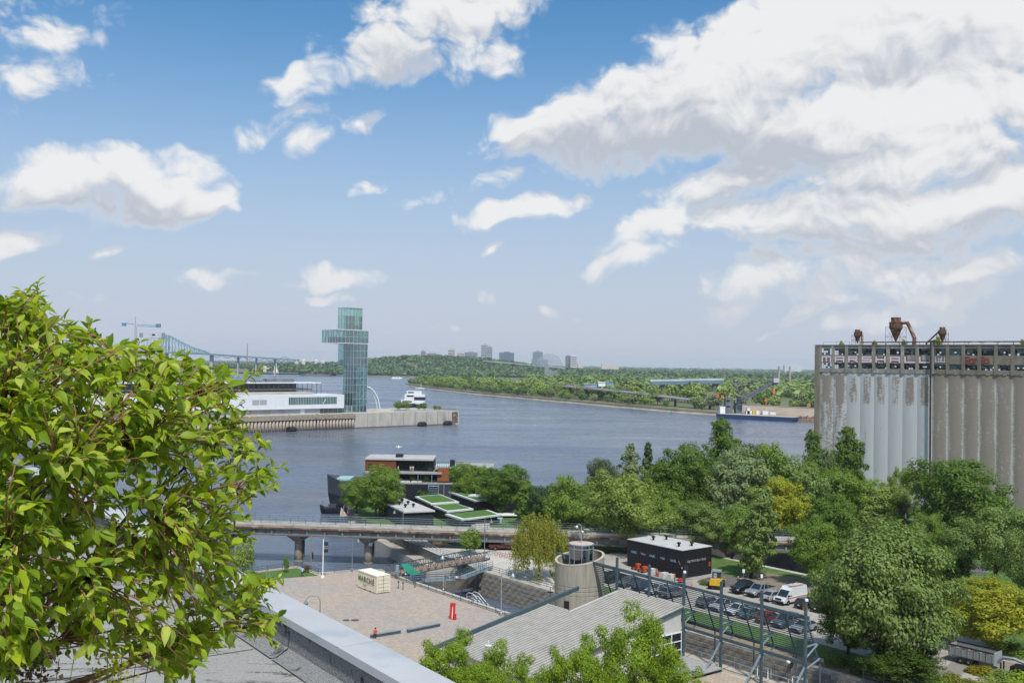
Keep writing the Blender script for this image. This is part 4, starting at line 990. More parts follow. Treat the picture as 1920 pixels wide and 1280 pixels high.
for (x0, x1, mm) in ((470, 484, conc_lt), (497, 511, MATS['grey_louvre']), (525, 538, MATS['grey_louvre']), (566, 574, white)):
    b = MB(); b.par(pp(af(x0), VF+1.44, PZ+.2), PU*(af(x1)-af(x0)), PV*.05, V((0, 0, (z_lo-PZ)*.8))); part(b, 'service_door', mm, wt)
b = MB(); b.par(pp(af(603), VF+3, PZ), PU*(TA-af(603)+3), PV*18, V((0, 0, z_lo-PZ+1))); part(b, 'glazed_link', mat('link_glass', (.05, .09, .1), (.16, .22, .22), .3, .12, spec=.8), wt)
for k in range(9):
    a = af(603)+(TA-af(603)+3)*k/8; b = MB(); b.bar(pp(a, VF+2.9, PZ), pp(a, VF+2.9, z_lo+1), .18, .18); part(b, 'link_mullion', wstl, wt)
b = MB(); b.par(pp(-420, VF+7, z_hi), PU*(420+af(598)), PV*17, V((0, 0, 1.4))); part(b, 'gravel_roof', mat('gravel_roof', (.43, .39, .34), (.36, .33, .29), .2, .9), wt)
# upper glazed promenade hall behind
zg0 = z_hi+1.4; 
VB = VF+17; VF_ = VF; VF = VB
aB = af(600); zz0 = zpy(560, 731, af(560), VB); zz1 = zpy(560, 717.5, af(560), VB)
b = MB(); b.par(pp(-420, VB, zz0), PU*(420+aB-6), PV*12, V((0, 0, .8))); part(b, 'promenade_floor', mat('dk_fascia', (.13, .125, .13), None, .5, .7), wt)
b = MB(); b.par(pp(-420, VB-.8, zz1-.3), PU*(420+aB), PV*14, V((0, 0, .6))); part(b, 'promenade_roof', wcl, wt)
b = MB(); b.par(pp(-420, VB+5, z_hi), PU*(420+aB-14), PV*6, V((0, 0, zz1-z_hi-.3))); part(b, 'promenade_core', mat('hall_interior', (.07, .085, .1), (.16, .15, .16), .12, .3), wt)
a = -330
while a < aB+.5:
    b = MB(); b.bar(pp(a, VB-.2, z_hi), pp(a, VB-.2, zz1), .28, .28); part(b, 'promenade_post', mat('dark_post', (.07, .07, .085), None, 1, .6), wt); a += 3.3
b = MB(); b.bar(pp(-330, VB-.2, zz0+1.6), pp(aB, VB-.2, zz0+1.6), .12, .12); part(b, 'promenade_rail', MATS['dark_post'], wt)
b = MB(); b.par(pp(af(505), VB+3, zz1+.3), PU*(af(555)-af(505)), PV*5, V((0, 0, 2.0))); part(b, 'roof_plant', mat('roof_plant', (.10, .12, .12), (.2, .21, .21), .3, .7), wt)
for px in (459, 478, 492):
    b = MB(); b.par(pp(af(px), VB+3, zz1+.3), PU*3, PV*3, V((0, 0, 1.0))); part(b, 'roof_unit', MATS['roof_plant'], wt)
VF = VF_
# white tubular arch sculpture and pergola on the pier
p0 = at(684, 724, 640); p1 = at(712, 766, 640)
ar = thing('white_arch', 'slender white curved arch standing on the pier beside the glass tower', 'sculpture', (p1.x, 640, PZ))
for k, (dx, dy) in enumerate(((0, 0), (-1.6, 2.5))):
    pts = []
    for i in range(15):
        t = i/14; px = 684+28*math.sin(t*math.pi*.52)/math.sin(math.pi*.52); py = 724+(772-724)*(1-math.cos(t*math.pi*.5))
        q = at(px-k*6, py, 640); pts.append(V((q.x, 640+dy*t, max(q.z, PZ))))
    b = MB(); b.path(pts, .32, 6); part(b, 'arch_rib', wstl, ar, True)
for i in range(6):
    px = 708+i*4.2; q = gp(px, 771.5, PZ)
    b = MB(); h = 1.6
    b.bar(q+V((-.9, 0, 0)), q+V((0, 0, h)), .14, .14); b.bar(q+V((.9, 0, 0)), q+V((0, 0, h)), .14, .14); b.bar(q+V((-.45, 0, h/2)), q+V((.45, 0, h/2)), .12, .12)
    single(b, 'picnic_trestle', wstl, ['white trestle at the foot of the white arch', 'second white trestle from the white arch', 'third white trestle from the white arch', 'third white trestle from the pier trees', 'second white trestle from the pier trees', 'white trestle closest to the pier trees'][i], 'trestle', q, 'white trestles on the pier')
# guard rail at the pier tip
prl = thing('pier_railing', 'thin dark guard rail around the concrete pier tip', 'railing', pp(-20, .6, PZ))
for k in range(26):
    b = MB(); b.bar(pp(-1-2.0*k, .6, PZ), pp(-1-2.0*k, .6, PZ+1.15), .1, .1); part(b, 'post', dark, prl)
for z in (.6, 1.15):
    b = MB(); b.bar(pp(-52, .6, PZ+z), pp(-.6, .6, PZ+z), .07, .07); b.bar(pp(-.6, .6, PZ+z), pp(-.6, 45, PZ+z), .07, .07); part(b, 'rail', dark, prl)
for px in (468, 487, 542, 594, 612):            # mooring bollards
    q = gp(px, {468: 785, 487: 783, 542: 780, 594: 777.5, 612: 777}[px], PZ+.15)
    b = MB(); b.lathe([(.5, 0), (.45, .5), (.7, .6), (.7, .9), (.2, 1.0)], q, 10)
    single(b, 'bollard', mat('yellow_bollard', (.6, .46, .1), None, 2, .6), {468: 'yellow mooring bollard below the louvred end of the terminal', 487: 'yellow mooring bollard below the terminal louvres', 542: 'yellow mooring bollard under the start of the strip window', 594: 'yellow mooring bollard under the middle of the strip window', 612: 'yellow mooring bollard near the smooth quay wall'}[px], 'bollard', q, 'yellow mooring bollards on the quay')
# ---------------------------------------------------------------- ferry by the pier
fp = gp(776, 765, 0); fy = fp.y
fr = thing('tour_boat', 'white and navy passenger boat cruising just behind the pier', 'boat', (fp.x, fy, 0), 0)
def fx(px): return (px-776)/ppm(fy)
def fz(py): return at(776, py, fy).z
hullm = mat('navy_hull', (.018, .022, .055), None, .5, .4); bwht = mat('boat_white', (.72, .72, .72), (.64, .64, .65), .3, .5)
L0, L1 = fx(747), fx(796)
def hull_ring(w_, z, fl=0):
    return [V((fp.x+x, fy+y, z)) for x, y in ((L0-fl*1.5, 4.2), (L0+5+(0), -w_/2+4.2), (L1, -w_/2+4.2), (L1, w_/2+4.2), (L0+5, w_/2+4.2))]
b = MB(); r0_ = hull_ring(7, -.5); r1_ = hull_ring(8.6, fz(756), 2); b.add(r0_+r1_, [(i, (i+1) % 5, 5+(i+1) % 5, 5+i) for i in range(5)]+[(5, 6, 7, 8, 9)]); part(b, 'hull', hullm, fr)
def fbox(x0, x1, y0, y1, w_, mm, name, dy=0):
    b = MB(); b.box((fp.x+(fx(x0)+fx(x1))/2, fy+4.2+dy, (fz(y0)+fz(y1))/2), (fx(x1)-fx(x0), w_, fz(y0)-fz(y1))); return part(b, name, mm, fr)
fbox(752, 796, 750, 757, 8.0, bwht, 'lower_deck'); fbox(758, 796, 739, 749.9, 7.4, bwht, 'saloon'); fbox(762, 790, 732.5, 739, 6.4, bwht, 'upper_deck')
fbox(776, 796, 744, 750, 8.1, hullm, 'dark_band'); fbox(754, 772, 751.5, 754, 8.06, dglass, 'window_row'); fbox(762, 775, 741, 744, 7.46, dglass, 'window_row'); fbox(764, 775, 734.5, 737, 6.46, dglass, 'wheelhouse_window')
fbox(778, 795, 727.5, 728.5, 6.5, bwht, 'awning'); fbox(779, 787, 752, 757, 8.66, bwht, 'hull_emblem')
b = MB()
for x in (779, 786, 794): b.bar((fp.x+fx(x), fy+1.2, fz(738)), (fp.x+fx(x), fy+1.2, fz(728)), .15, .15)
b.bar((fp.x+fx(788), fy+4.2, fz(734)), (fp.x+fx(788), fy+4.2, fz(717)), .2, .2); part(b, 'mast', bwht, fr)
b = MB(); b.bar((fp.x+fx(747), fy+4.2, fz(753)), (fp.x+fx(756), fy+4.2, fz(741)), .12, .12)
for x in (749, 752, 755): b.bar((fp.x+fx(x), fy+1.0, fz(753)), (fp.x+fx(x), fy+1.0, fz(748)), .1, .1)
part(b, 'bow_rail', bwht, fr)
# ---------------------------------------------------------------- spa ship moored by the island
yb = 264.0
sh_ = thing('spa_ship', 'black converted ferry spa with red cedar deckhouses moored behind the island', 'ship', (-15, yb, 0))
def sx(px, Y=yb): return at(px, 900, Y).x
def sz(py, px=780, Y=yb): return at(px, py, Y).z
blackh = mat('black_hull', (.016, .017, .024), (.011, .012, .017), .4, .5); greyh = mat('grey_hull', (.055, .06, .075), None, .3, .5)
def sbox(x0, x1, y0, y1, w_, mm, name, dy=0, ref=None):
    Yf = yb+dy; xa, xb = sx(x0, Yf), sx(x1, Yf); za, zb_ = sz(y1, (x0+x1)/2, Yf), sz(y0, (x0+x1)/2, Yf)
    b = MB(); b.par((xa, Yf, za), (xb-xa, 0, 0), (0, w_, 0), (0, 0, zb_-za)); return part(b, name, mm, sh_)
# hull: pointed bow at x=611, stepping out in the beam
def hr(z, flare): 
    bx_ = sx(611)-flare
    return [V((bx_, yb+6, z)), V((sx(640), yb-.5-flare*.3, z)), V((sx(985), yb-.5-flare*.3, z)), V((sx(985), yb+12.5, z)), V((sx(640), yb+12.5, z))]
b = MB(); rings = [hr(-.6, -1.2), hr(2.0, 0), hr(4.6, .5)]
b.add(sum(rings, []), [(i*5+k, i*5+(k+1) % 5, (i+1)*5+(k+1) % 5, (i+1)*5+k) for i in range(2) for k in range(5)]+[(10, 11, 12, 13, 14)]); part(b, 'hull', blackh, sh_)
b = MB(); r_ = [hr(4.6, .45), hr(8.0, .8)]
zf = [9.6, 8.3, 7.6, 7.6, 8.3]
for i, v in enumerate(r_[1]): v.z = zf[i]
b.add(sum(r_, []), [(k, (k+1) % 5, 5+(k+1) % 5, 5+k) for k in range(5)]+[(5, 6, 7, 8, 9)]); part(b, 'bulwark', greyh, sh_)
b = MB(); b.par((sx(628), yb+2.2, 8.35), (sx(655)-sx(628), 0, 0), (0, 6.5, 0), (0, 0, .5)); part(b, 'pool_rim', mat('pale_teal', (.35, .52, .53), None, 2, .4), sh_)
mB = facing(V((sx(627), yb+2.3, 6.9)), (V((sx(640), yb-.6, 0))-V((sx(611)-.5, yb+6, 0))))
lt = mat('sign_white', (.6, .6, .6), None, 3, .7)
text_obj('BOTA', 1.35, 'ship_lettering', lt, sh_, mB, .02)
text_obj('BOTA BOTA', .55, 'ship_lettering', lt, sh_, Matrix.Translation((0, 0, -1.15)) @ mB, .02)
sbox(683, 960, 898, 930, 12, blackh, 'lower_deckhouse', .6)
sbox(730, 818, 887, 906, 9, blackh, 'terrace_back_wall', 2.5)
sbox(684, 828, 884.5, 888, 13.5, mat('deck_edge', (.34, .33, .32), (.28, .27, .26), .5, .8), 'upper_deck', -.4)
sbox(684, 742, 862.5, 884, 9, wood_red, 'cedar_deckhouse', .5)
sbox(689, 697, 869, 875, .1, dark, 'cedar_window', .42)
sbox(742, 812, 864, 884, 8, mat('wheelhouse_black', (.014, .015, .018), None, 1, .5), 'wheelhouse', 2.0)
sbox(746, 783, 866, 882.5, .08, dglass, 'wheelhouse_glass', 1.85); sbox(785, 810, 866, 881, .08, dglass, 'wheelhouse_glass', 1.84)
sbox(683, 812, 859.5, 862.5, 11.5, mat('grey_roof', (.42, .40, .39), (.36, .345, .335), .4, .8), 'roof', .2)
sbox(741, 754, 851.5, 859.4, 2.5, dark, 'funnel', 4.0)
sbox(820, 842, 877, 902, 8, mat('orange_cedar', (.26, .085, .032), (.21, .068, .026), 1.2, .6, stretch=(1, 1, 7)), 'cedar_bay', .2)
sbox(843, 862, 878, 902, 8, blackh, 'aft_house', 1.2); sbox(843, 925, 876, 878.5, 12, MATS['deck_edge'], 'aft_deck', .4)
sbox(860, 920, 878.6, 905, 10, blackh, 'aft_deckhouse', 1.6)
sbox(843, 852, 862.5, 873, 2, dark, 'aft_locker', 1.5); sbox(815, 842, 873.5, 876.8, 6, mat('pale_teal2', (.45, .58, .6), None, 2, .4), 'aft_pool', 1)
sbox(700, 860, 904.5, 907, 12, MATS['deck_edge'], 'main_deck', -.6)
sbox(745, 802, 908, 935, .2, blackh, 'boarding_screen', -1.2)
for x in (740, 803, 812, 822, 832): sbox(x, x+1.2, 905, 938, .3, steel_lt, 'stair_post', -1.0)
for k in range(6): sbox(725, 743, 912+k*4, 913+k*4, 2.2, steel_lt, 'stair_tread', -2.0)
for k in range(6): sbox(804, 822, 911+k*4, 912+k*4, 2.2, steel_lt, 'stair_tread', -2.0)
for x in (745, 783, 809): sbox(x, x+1, 886, 906, .3, steel_lt, 'deck_post', -.3)
sbox(788.5, 789.3, 888.5, 903, .1, white, 'door_frame', 2.3); sbox(794, 794.8, 888.5, 903, .1, white, 'door_frame', 2.3); sbox(788.5, 794.8, 888, 888.8, .1, white, 'door_frame', 2.29)
b = MB()
for k in range(15):
    x = 812+k*4; b.bar((sx(x), yb+.5, sz(877)), (sx(x), yb+.5, sz(865)), .08, .08)
b.bar((sx(812), yb+.5, sz(865)), (sx(870), yb+.5, sz(865)), .06, .06); part(b, 'deck_rail', dark, sh_)
for (x, w_) in ((748, 2), (757, 3), (765, 2.2), (776, 2.5), (786, 3)):   # deck furniture and planters on the open deck
    q = V((sx(x, yb+.8), yb+.8, sz(905)))
    b = MB(); b.box(q+V((0, 0, .25)), (w_*.5, .9, .5)); b.box(q+V((-.2, .2, .7)), (.15, .8, .6))
    single(b, 'lounge_chair', mat('pale_cushion', (.55, .6, .55), (.42, .5, .4), 2, .8), 'small pale lounge chair on the open deck of the spa ship', 'chair', q, 'lounge chairs on the spa ship deck')
for (px, py) in ((611, 948),):
    q = gp(615, 962, 0); bt = thing('workboat', 'small black workboat lying under the bow of the spa ship', 'boat', q)
    b = MB(); pr = []
    for z, k in ((-.2, .75), (.8, .95), (1.5, 1.0)):
        for (x, y) in ((-2.2*k, 0), (-.9*k, -1.2*k), (4.4*k, -1.2*k), (4.4*k, 1.2*k), (-.9*k, 1.2*k)): pr.append(q+V((x, y, z+(.9 if x < -1.5*k and z > 1 else 0))))
    b.add(pr, [(i*5+k, i*5+(k+1) % 5, (i+1)*5+(k+1) % 5, (i+1)*5+k) for i in range(2) for k in range(5)]+[(10, 11, 12, 13, 14)]); part(b, 'hull', blackh, bt)
    b = MB(); b.box(q+V((1.2, 0, 2.0)), (2, 1.6, .9)); part(b, 'cuddy', greyh, bt)
    b = MB(); b.tube(q+V((-1.4, 0, 1.6)), q+V((-1.5, 0, 3.4)), .05); part(b, 'staff', dark, bt)
# ---------------------------------------------------------------- spa buildings on the island
def quad_block(name, label, corners, z, h, mroof, mwall, roofname='roof', over=.5, cat='building', zb=4.0, t=.3):
    c = sum((V((p.x, p.y, zb)) for p in corners), V((0, 0, 0)))/len(corners)
    r_ = thing(name, label, cat, c)
    cc = V((c.x, c.y, 0)); inn = [V((p.x, p.y, 0))+(cc-V((p.x, p.y, 0))).normalized()*over for p in corners]
    b = MB(); b.prism(xy(inn), zb, z-.01); part(b, 'wall', mwall, r_)
    b = MB(); b.prism(xy(corners), z, z+t); rf_ = part(b, roofname, mroof, r_)
    return r_, rf_
zr = 7.6
cs = [gp(708, 936, zr), gp(759, 933.5, zr), gp(816, 956.5, zr), gp(757, 959, zr)]
br_, rf = quad_block('spa_annex', 'black pavilion with a pale flat roof and round vents on the island', cs, zr-.3, 3, MATS['white_membrane'], mat('annex_wall', (.028, .03, .042), None, .6, .5))
for (px, py) in ((739, 942), (754, 941), (749, 946), (765, 945), (760, 951), (775, 950)):
    p = gp(px, py, zr); b = MB(); b.lathe([(.18, 0), (.18, .35), (.38, .4), (.38, .75), (.1, .85)], p, 10); part(b, 'roof_vent', dark, rf)
fa, fb_ = cs[0], cs[3]; fd = (fb_-fa).normalized(); fn = V((fd.y, -fd.x, 0)); fn = fn if fn.y < 0 else -fn
for k in range(9):
    q = fa+(fb_-fa)*(.12+.09*k)-fn*.42; 
    b = MB(); b.par((q.x, q.y, 4.4), fd*.75, fn*.06, V((0, 0, 2.4))); part(b, 'window', mat('annex_glass', (.10, .15, .20), (.16, .22, .28), .5, .15), br_)
sodroof = mat('roof_lawn', (.075, .15, .028), (.055, .12, .02), 1.0, .95, bump=.4, bscale=10); kerbw = mat('roof_kerb', (.56, .58, .58), (.5, .52, .52), 1, .6)
def lawn_roof(lbl, pts, z, h=.35):
    cs = [gp(px, py, z) for px, py in pts]
    r_, rf = quad_block('grass_roof_pavilion', lbl, cs, z-h, 3, kerbw, mat('pavilion_dark', (.05, .045, .045), None, .6, .6), 'roof_slab', .9, t=h)
    c = sum(cs, V((0, 0, 0)))/4; inn = [c+(p-c)*.82 for p in cs]
    b = MB(); b.prism(xy(inn), z, z+.12); part(b, 'lawn', sodroof, rf)
    return r_
lawn_roof('pavilion with a long lawn roof nearest the black annex vents', [(778, 930), (825, 926), (861, 940), (808, 944)], 7.2)
lawn_roof('pavilion with a lawn roof and pale kerb between two lawn roofs', [(806, 945), (848, 941), (888, 953), (838, 958)], 6.7)
lawn_roof('low pavilion with a lawn roof next to the viaduct railing', [(834, 963), (915, 955), (940, 964), (866, 973)], 6.3)
lw_ = lawn_roof('pavilion with a square lawn roof under the island trees', [(841, 921), (895, 918), (940, 933), (890, 938)], 7.6)
p = gp(905, 931, 7.7); b = MB(); b.box(p+V((0, 0, .25)), (6.5, 3.2, .25), -.25); part(b, 'white_canopy', kerbw, lw_)
b = MB(); b.box(gp(905, 974, 4.6), (9, 3, .9), -.1); single(b, 'pool_basin', MATS['pale_teal'], 'pale teal pool basin beside the lawn-roofed pavilion', 'pool', gp(905, 974, 4.0))
b = MB(); b.box(gp(945, 966, 4.4)+V((0, 0, .3)), (8, 3, .3), .1); single(b, 'white_terrace', white, 'white terrace slab by the teal pool', 'terrace', gp(945, 966, 4.0))
# ================================================================== far things
def hyx(px): return 682.7+.016*(px-960)
bands = mat('tower_block_windows', (.09, .11, .14), (.13, .15, .18), .05, .4)
def block(px0, px1, ytop, Y, col, label, nb=6, ybase=None, dep=40, rows=True):
    p0, p1 = at(px0, ytop, Y), at(px1, ytop, Y); zt = p0.z
    r_ = thing('tower_block', label, 'building', ((p0.x+p1.x)/2, Y, 3))
    m_ = mat('block_%d_%d_%d' % tuple(int(c*100) for c in col), col, tuple(c*.88 for c in col), .03, .8)
    b = MB(); b.par((p0.x, Y, 3), (p1.x-p0.x, 0, 0), (0, dep, 0), (0, 0, zt-3)); part(b, 'wall', m_, r_)
    b = MB(); wdt = p1.x-p0.x; b.par((p0.x+wdt*.3, Y+8, zt), (wdt*.4, 0, 0), (0, dep*.4, 0), (0, 0, (zt-3)*.05)); part(b, 'roof_house', m_, r_)
    if rows:
        h = (zt-35)/nb
        for k in range(nb):
            b = MB(); b.par((p0.x+wdt*.06, Y-.6, 36+h*k), (wdt*.88, 0, 0), (0, .5, 0), (0, 0, h*.42)); part(b, 'window_band', bands, r_)
    return r_
Y0 = 5200
block(789, 797, 658, Y0, (.34, .22, .19), 'small brick-red apartment block on the wooded skyline')
block(799, 818, 661, Y0+60, (.42, .40, .42), 'low pale grey block behind the wooded hill')
block(840, 852, 654.5, Y0, (.48, .42, .40), 'slim beige apartment tower on the skyline')
block(857, 871, 661.5, Y0, (.50, .40, .38), 'low pinkish apartment slab on the skyline')
block(871, 895, 660, Y0+90, (.24, .26, .32), 'broad blue-grey apartment slab on the skyline')
block(895, 909, 669, Y0-60, (.26, .30, .36), 'low blue-grey annex at the foot of the tallest tower')
block(902, 915, 646, Y0, (.36, .37, .40), 'tallest grey tower of the skyline', 9)
block(914, 923, 650, Y0-90, (.30, .31, .34), 'grey tower joined to the tallest skyline tower', 8)
block(936, 964, 660.5, Y0, (.10, .15, .20), 'dark blue glass office block on the skyline', 5)
block(999, 1018, 659, Y0, (.22, .27, .33), 'blue-grey tower beside the geodesic dome', 6)
block(997, 1028, 673, Y0-90, (.24, .28, .34), 'lower blue-grey block in front of the tower beside the dome', 4)
block(1061, 1070, 667, Y0, (.16, .18, .22), 'dark half of the twin tower past the dome', 6)
block(1070, 1082, 667, Y0-40, (.55, .53, .52), 'pale half of the twin tower past the dome', 6)
block(1083, 1093, 680, Y0-40, (.5, .48, .46), 'low pale block beside the twin tower', 2, rows=False)
block(1128, 1160, 683, Y0+900, (.52, .46, .42), 'long low beige building far off on the plain', 2, rows=False)
block(1471, 1503, 684.5, 7600, (.50, .52, .55), 'distant pale hospital block on the flat horizon', 2, rows=False)
# geodesic dome
dc = at(1030.5, 688, 2620); dr = 25*2620/F
dm = thing('geodesic_dome', 'huge transparent geodesic dome rising above the trees', 'dome', (dc.x, 2620, 3))
bm = bmesh.new(); bmesh.ops.create_icosphere(bm, subdivisions=4, radius=dr); b = MB()
for e in bm.edges:
    a, c = e.verts[0].co, e.verts[1].co
    if min(a.z, c.z) > -dr*.12: b.bar(dc+a, dc+c, .34, .34)
bm.free(); part(b, 'lattice', mat('dome_steel', (.42, .45, .5), None, .1, .6), dm)
b = MB(); b.box((dc.x+6, 2620, 14), (26, 20, 22)); b.box((dc.x-8, 2615, 24), (12, 14, 34)); part(b, 'inner_building', mat('dome_core', (.28, .3, .33), (.2, .22, .25), .05, .7), dm)
# long thin bridge line past the dome
bl = thing('flyover', 'thin pale elevated roadway passing the geodesic dome', 'bridge', at(990, 690, 2900)); b = MB()
p, q = at(905, 676, 2900), at(1060, 690, 2900); b.bar(p, q, 8, 2.2); part(b, 'deck', mat('pale_blue_steel', (.38, .43, .48), None, .05, .7), bl)
for k in range(9):
    c = p.lerp(q, (k+.5)/9); b = MB(); b.bar((c.x, c.y, 3), (c.x, c.y, c.z), 1.2, 1.2); part(b, 'pier', conc_dk, bl)
# steel cantilever bridge
YB = 2600
jb = thing('cantilever_bridge', 'green-blue steel cantilever truss bridge across the river', 'bridge', at(311, 675, YB)); brm = mat('bridge_green', (.16, .29, .33), (.13, .24, .28), .02, .6)
top = [(262, 655), (275, 650), (288, 642), (300, 633), (311, 628), (323, 634), (335, 640.5), (346, 646), (356, 650.5), (364, 653.5), (372, 656), (380, 658), (388, 662)]
def dk(px): return 659+(px-262)*.037 if px < 388 else 663.7+(px-388)*.067
b = MB(); TPs = [at(x, y, YB) for x, y in top]; DK = [at(x, dk(x), YB) for x, y in top]; 
for dy in (0, 22):
    o = V((0, dy, 0))
    for i in range(len(top)-1): b.bar(TPs[i]+o, TPs[i+1]+o, 1.7, 2.2)
part(b, 'top_chord', brm, jb)
for i in range(len(top)):
    b = MB()
    for dy in (0, 22): b.bar(TPs[i]+V((0, dy, 0)), DK[i]+V((0, dy, 0)), 1.4 if i != 4 else 3.2, 1.4 if i != 4 else 3.2)
    part(b, 'vertical', brm, jb)
    if i < len(top)-1:
        b = MB()
        for dy in (0, 22):
            o = V((0, dy, 0)); a, c = (TPs[i], DK[i+1]) if i >= 4 else (DK[i], TPs[i+1])
            b.bar(a+o, c+o, 1.0, 1.0)
        part(b, 'diagonal', brm, jb)
b = MB(); p, q, r_ = at(200, dk(200), YB), at(388, dk(388), YB), at(560, dk(560), YB)
b.bar(p, q, 22, 4.5); b.bar(q, r_, 22, 4.0); part(b, 'deck', mat('bridge_deck', (.16, .23, .28), None, .02, .7), jb)
for k in range(8):
    x0, x1 = 396+k*20, 416+k*20
    b = MB(); b.bar(at(x0, dk(x0)+.8, YB), at((x0+x1)/2, dk(x0)+6, YB), 1.2, 1.2); b.bar(at((x0+x1)/2, dk(x0)+6, YB), at(x1, dk(x1)+.8, YB), 1.2, 1.2); part(b, 'under_truss', brm, jb)
for px, w_ in ((311, 9), (396, 8), (446, 4), (480, 3.5), (515, 3.5)):
    t_ = at(px, dk(px)+1, YB); b = MB(); b.par((t_.x-w_/2, YB, -1), (w_, 0, 0), (0, 9, 0), (0, 0, t_.z+1)); part(b, 'pier', mat('bridge_pier', (.42, .40, .41), None, .03, .8), jb)
# conveyor tower with tower crane
YC = 1500
lt_ = thing('conveyor_tower', 'white steel elevator tower with a boxy cabin on lattice legs', 'tower', at(285, 700, YC)); wl = mat('tower_white_steel', (.52, .53, .56), None, .1, .6)
def Q(px, py, dy=0): p = at(px, py, YC); return p+V((0, dy, 0))
b = MB(); p, q = Q(268, 633), Q(303, 623.5); b.par(p, (q.x-p.x, 0, 0), (0, 16, 0), (0, 0, q.z-p.z)); part(b, 'cabin', wl, lt_)
b = MB(); p, q = Q(261, 632), Q(268, 624); b.par(p, (q.x-p.x-.1, 0, 0), (0, 10, 0), (0, 0, q.z-p.z)); part(b, 'side_cabin', mat('grey_cabin', (.25, .26, .29), None, .2, .6), lt_)
b = MB(); p, q = Q(285, 629), Q(291, 626); b.par(p-V((0, .2, 0)), (q.x-p.x, 0, 0), (0, .3, 0), (0, 0, q.z-p.z)); part(b, 'window', dark, lt_)
for px in (270, 277, 283, 290, 296, 301):
    for dy in (0, 14):
        b = MB(); b.bar(Q(px, 633, dy), Q(px+(px-285)*.12, 720, dy), .9, .9); part(b, 'leg', wl, lt_)
for k in range(9):
    b = MB(); b.bar(Q(268, 637+k*9), Q(303, 637+k*9), .5, .5); b.bar(Q(270, 637+k*9), Q(283, 646+k*9), .4, .4); b.bar(Q(296, 637+k*9), Q(283, 646+k*9), .4, .4); part(b, 'brace', wl, lt_)
cr_ = thing('tower_crane', 'blue tower crane standing beside the white elevator tower', 'crane', at(255, 700, YC)); cb = mat('crane_blue', (.12, .28, .42), None, .1, .5); mg = mat('mast_grey', (.33, .35, .4), None, .1, .6)
b = MB()
for dx, dy in ((-1.2, 0), (1.2, 0), (-1.2, 2.4), (1.2, 2.4)): b.bar(Q(254, 612, dy)+V((dx, 0, 0)), Q(254, 720, dy)+V((dx, 0, 0)), .35, .35)
for k in range(24): b.bar(Q(254, 612+k*4.4)+V((-1.2, 0, 0)), Q(254, 616+k*4.4)+V((1.2, 0, 0)), .22, .22)
part(b, 'mast', mg, cr_)
b = MB()
for y in (608, 611.5): b.bar(Q(257, y), Q(298, y+2.4), .5, .5)
for k in range(12): b.bar(Q(257+k*3.4, 608+k*.2), Q(258.7+k*3.4, 611.5+k*.2), .3, .3); b.bar(Q(258.7+k*3.4, 611.5+k*.2), Q(260.4+k*3.4, 608.2+k*.2), .3, .3)
part(b, 'jib', cb, cr_)
b = MB(); b.bar(Q(230, 606.5), Q(253, 607.5), .9, .9); part(b, 'counter_jib', cb, cr_)
b = MB(); p, q = Q(228, 611), Q(235, 605); b.par(p, (q.x-p.x, 0, 0), (0, 4, 0), (0, 0, q.z-p.z)); part(b, 'counterweight', cb, cr_)
b = MB(); p, q = Q(292, 613.5), Q(300, 607); b.par(p, (q.x-p.x, 0, 0), (0, 4, 0), (0, 0, q.z-p.z)); part(b, 'trolley_cabin', mat('crane_cab', (.16, .2, .27), None, .2, .6), cr_)
b = MB(); b.bar(Q(254, 593.5), Q(254, 612), .8, .8); b.bar(Q(254, 594), Q(236, 605), .22, .22); b.bar(Q(254, 594), Q(278, 608), .22, .22); part(b, 'apex', mg, cr_)
# ferris wheel
wc = at(170, 660, 1650); fw = thing('ferris_wheel', 'pale ferris wheel half hidden behind the apple branches', 'ferris wheel', (wc.x, 1650, 4)); R_ = 30*1650/F
b = MB(); 
for rr in (R_, R_*.93): b.path([wc+V((rr*math.cos(a), 0, rr*math.sin(a))) for a in np.linspace(0, 2*math.pi, 49)], .35, 5)
part(b, 'rim', wl, fw)
for k in range(24):
    a = k*math.pi/12; b = MB(); b.bar(wc, wc+V((R_*math.cos(a), 0, R_*math.sin(a))), .15, .15); part(b, 'spoke', wl, fw)
    q = wc+V((R_*1.05*math.cos(a), 0, R_*1.05*math.sin(a))); b = MB(); b.box(q, (1.8, 1.8, 1.9)); part(b, 'cabin', mg, fw)
b = MB(); b.bar(wc, (wc.x-10, 1650, 3), 1, 1); b.bar(wc, (wc.x+10, 1650, 3), 1, 1); part(b, 'stand', wl, fw)
# small far things on the opposite shore
def simple(name, label, cat, px, ybase, Y, fn, mm):
    q = at(px, ybase, Y); b = MB(); fn(b, q); return single(b, name, mm, label, cat, q)
pale = mat('pale_stone', (.62, .58, .52), None, .05, .8)
simple('clock_tower', 'white tapering tower at the water edge below the far bridge', 'tower', 517, 699.5, 2950, lambda b, q: (b.lathe([(9, 0), (8, 6), (4, 12), (2.6, 20), (2.4, 27), (.3, 32)], q, 8)), pale)
simple('radio_mast', 'thin red and grey mast above the far shore', 'mast', 463, 684, 2900, lambda b, q: b.lathe([(1.6, 0), (1.0, 62)], q, 6), mat('mast_red', (.34, .13, .13), None, .05, .7))
simple('far_pavilion', 'small pale pavilion with a roof on the far shore beside the white tower', 'building', 497, 696, 2940, lambda b, q: (b.box(q+V((0, 0, 7)), (9, 9, 18)), b.box(q+V((0, 0, 9)), (24, 6, 4))), pale)
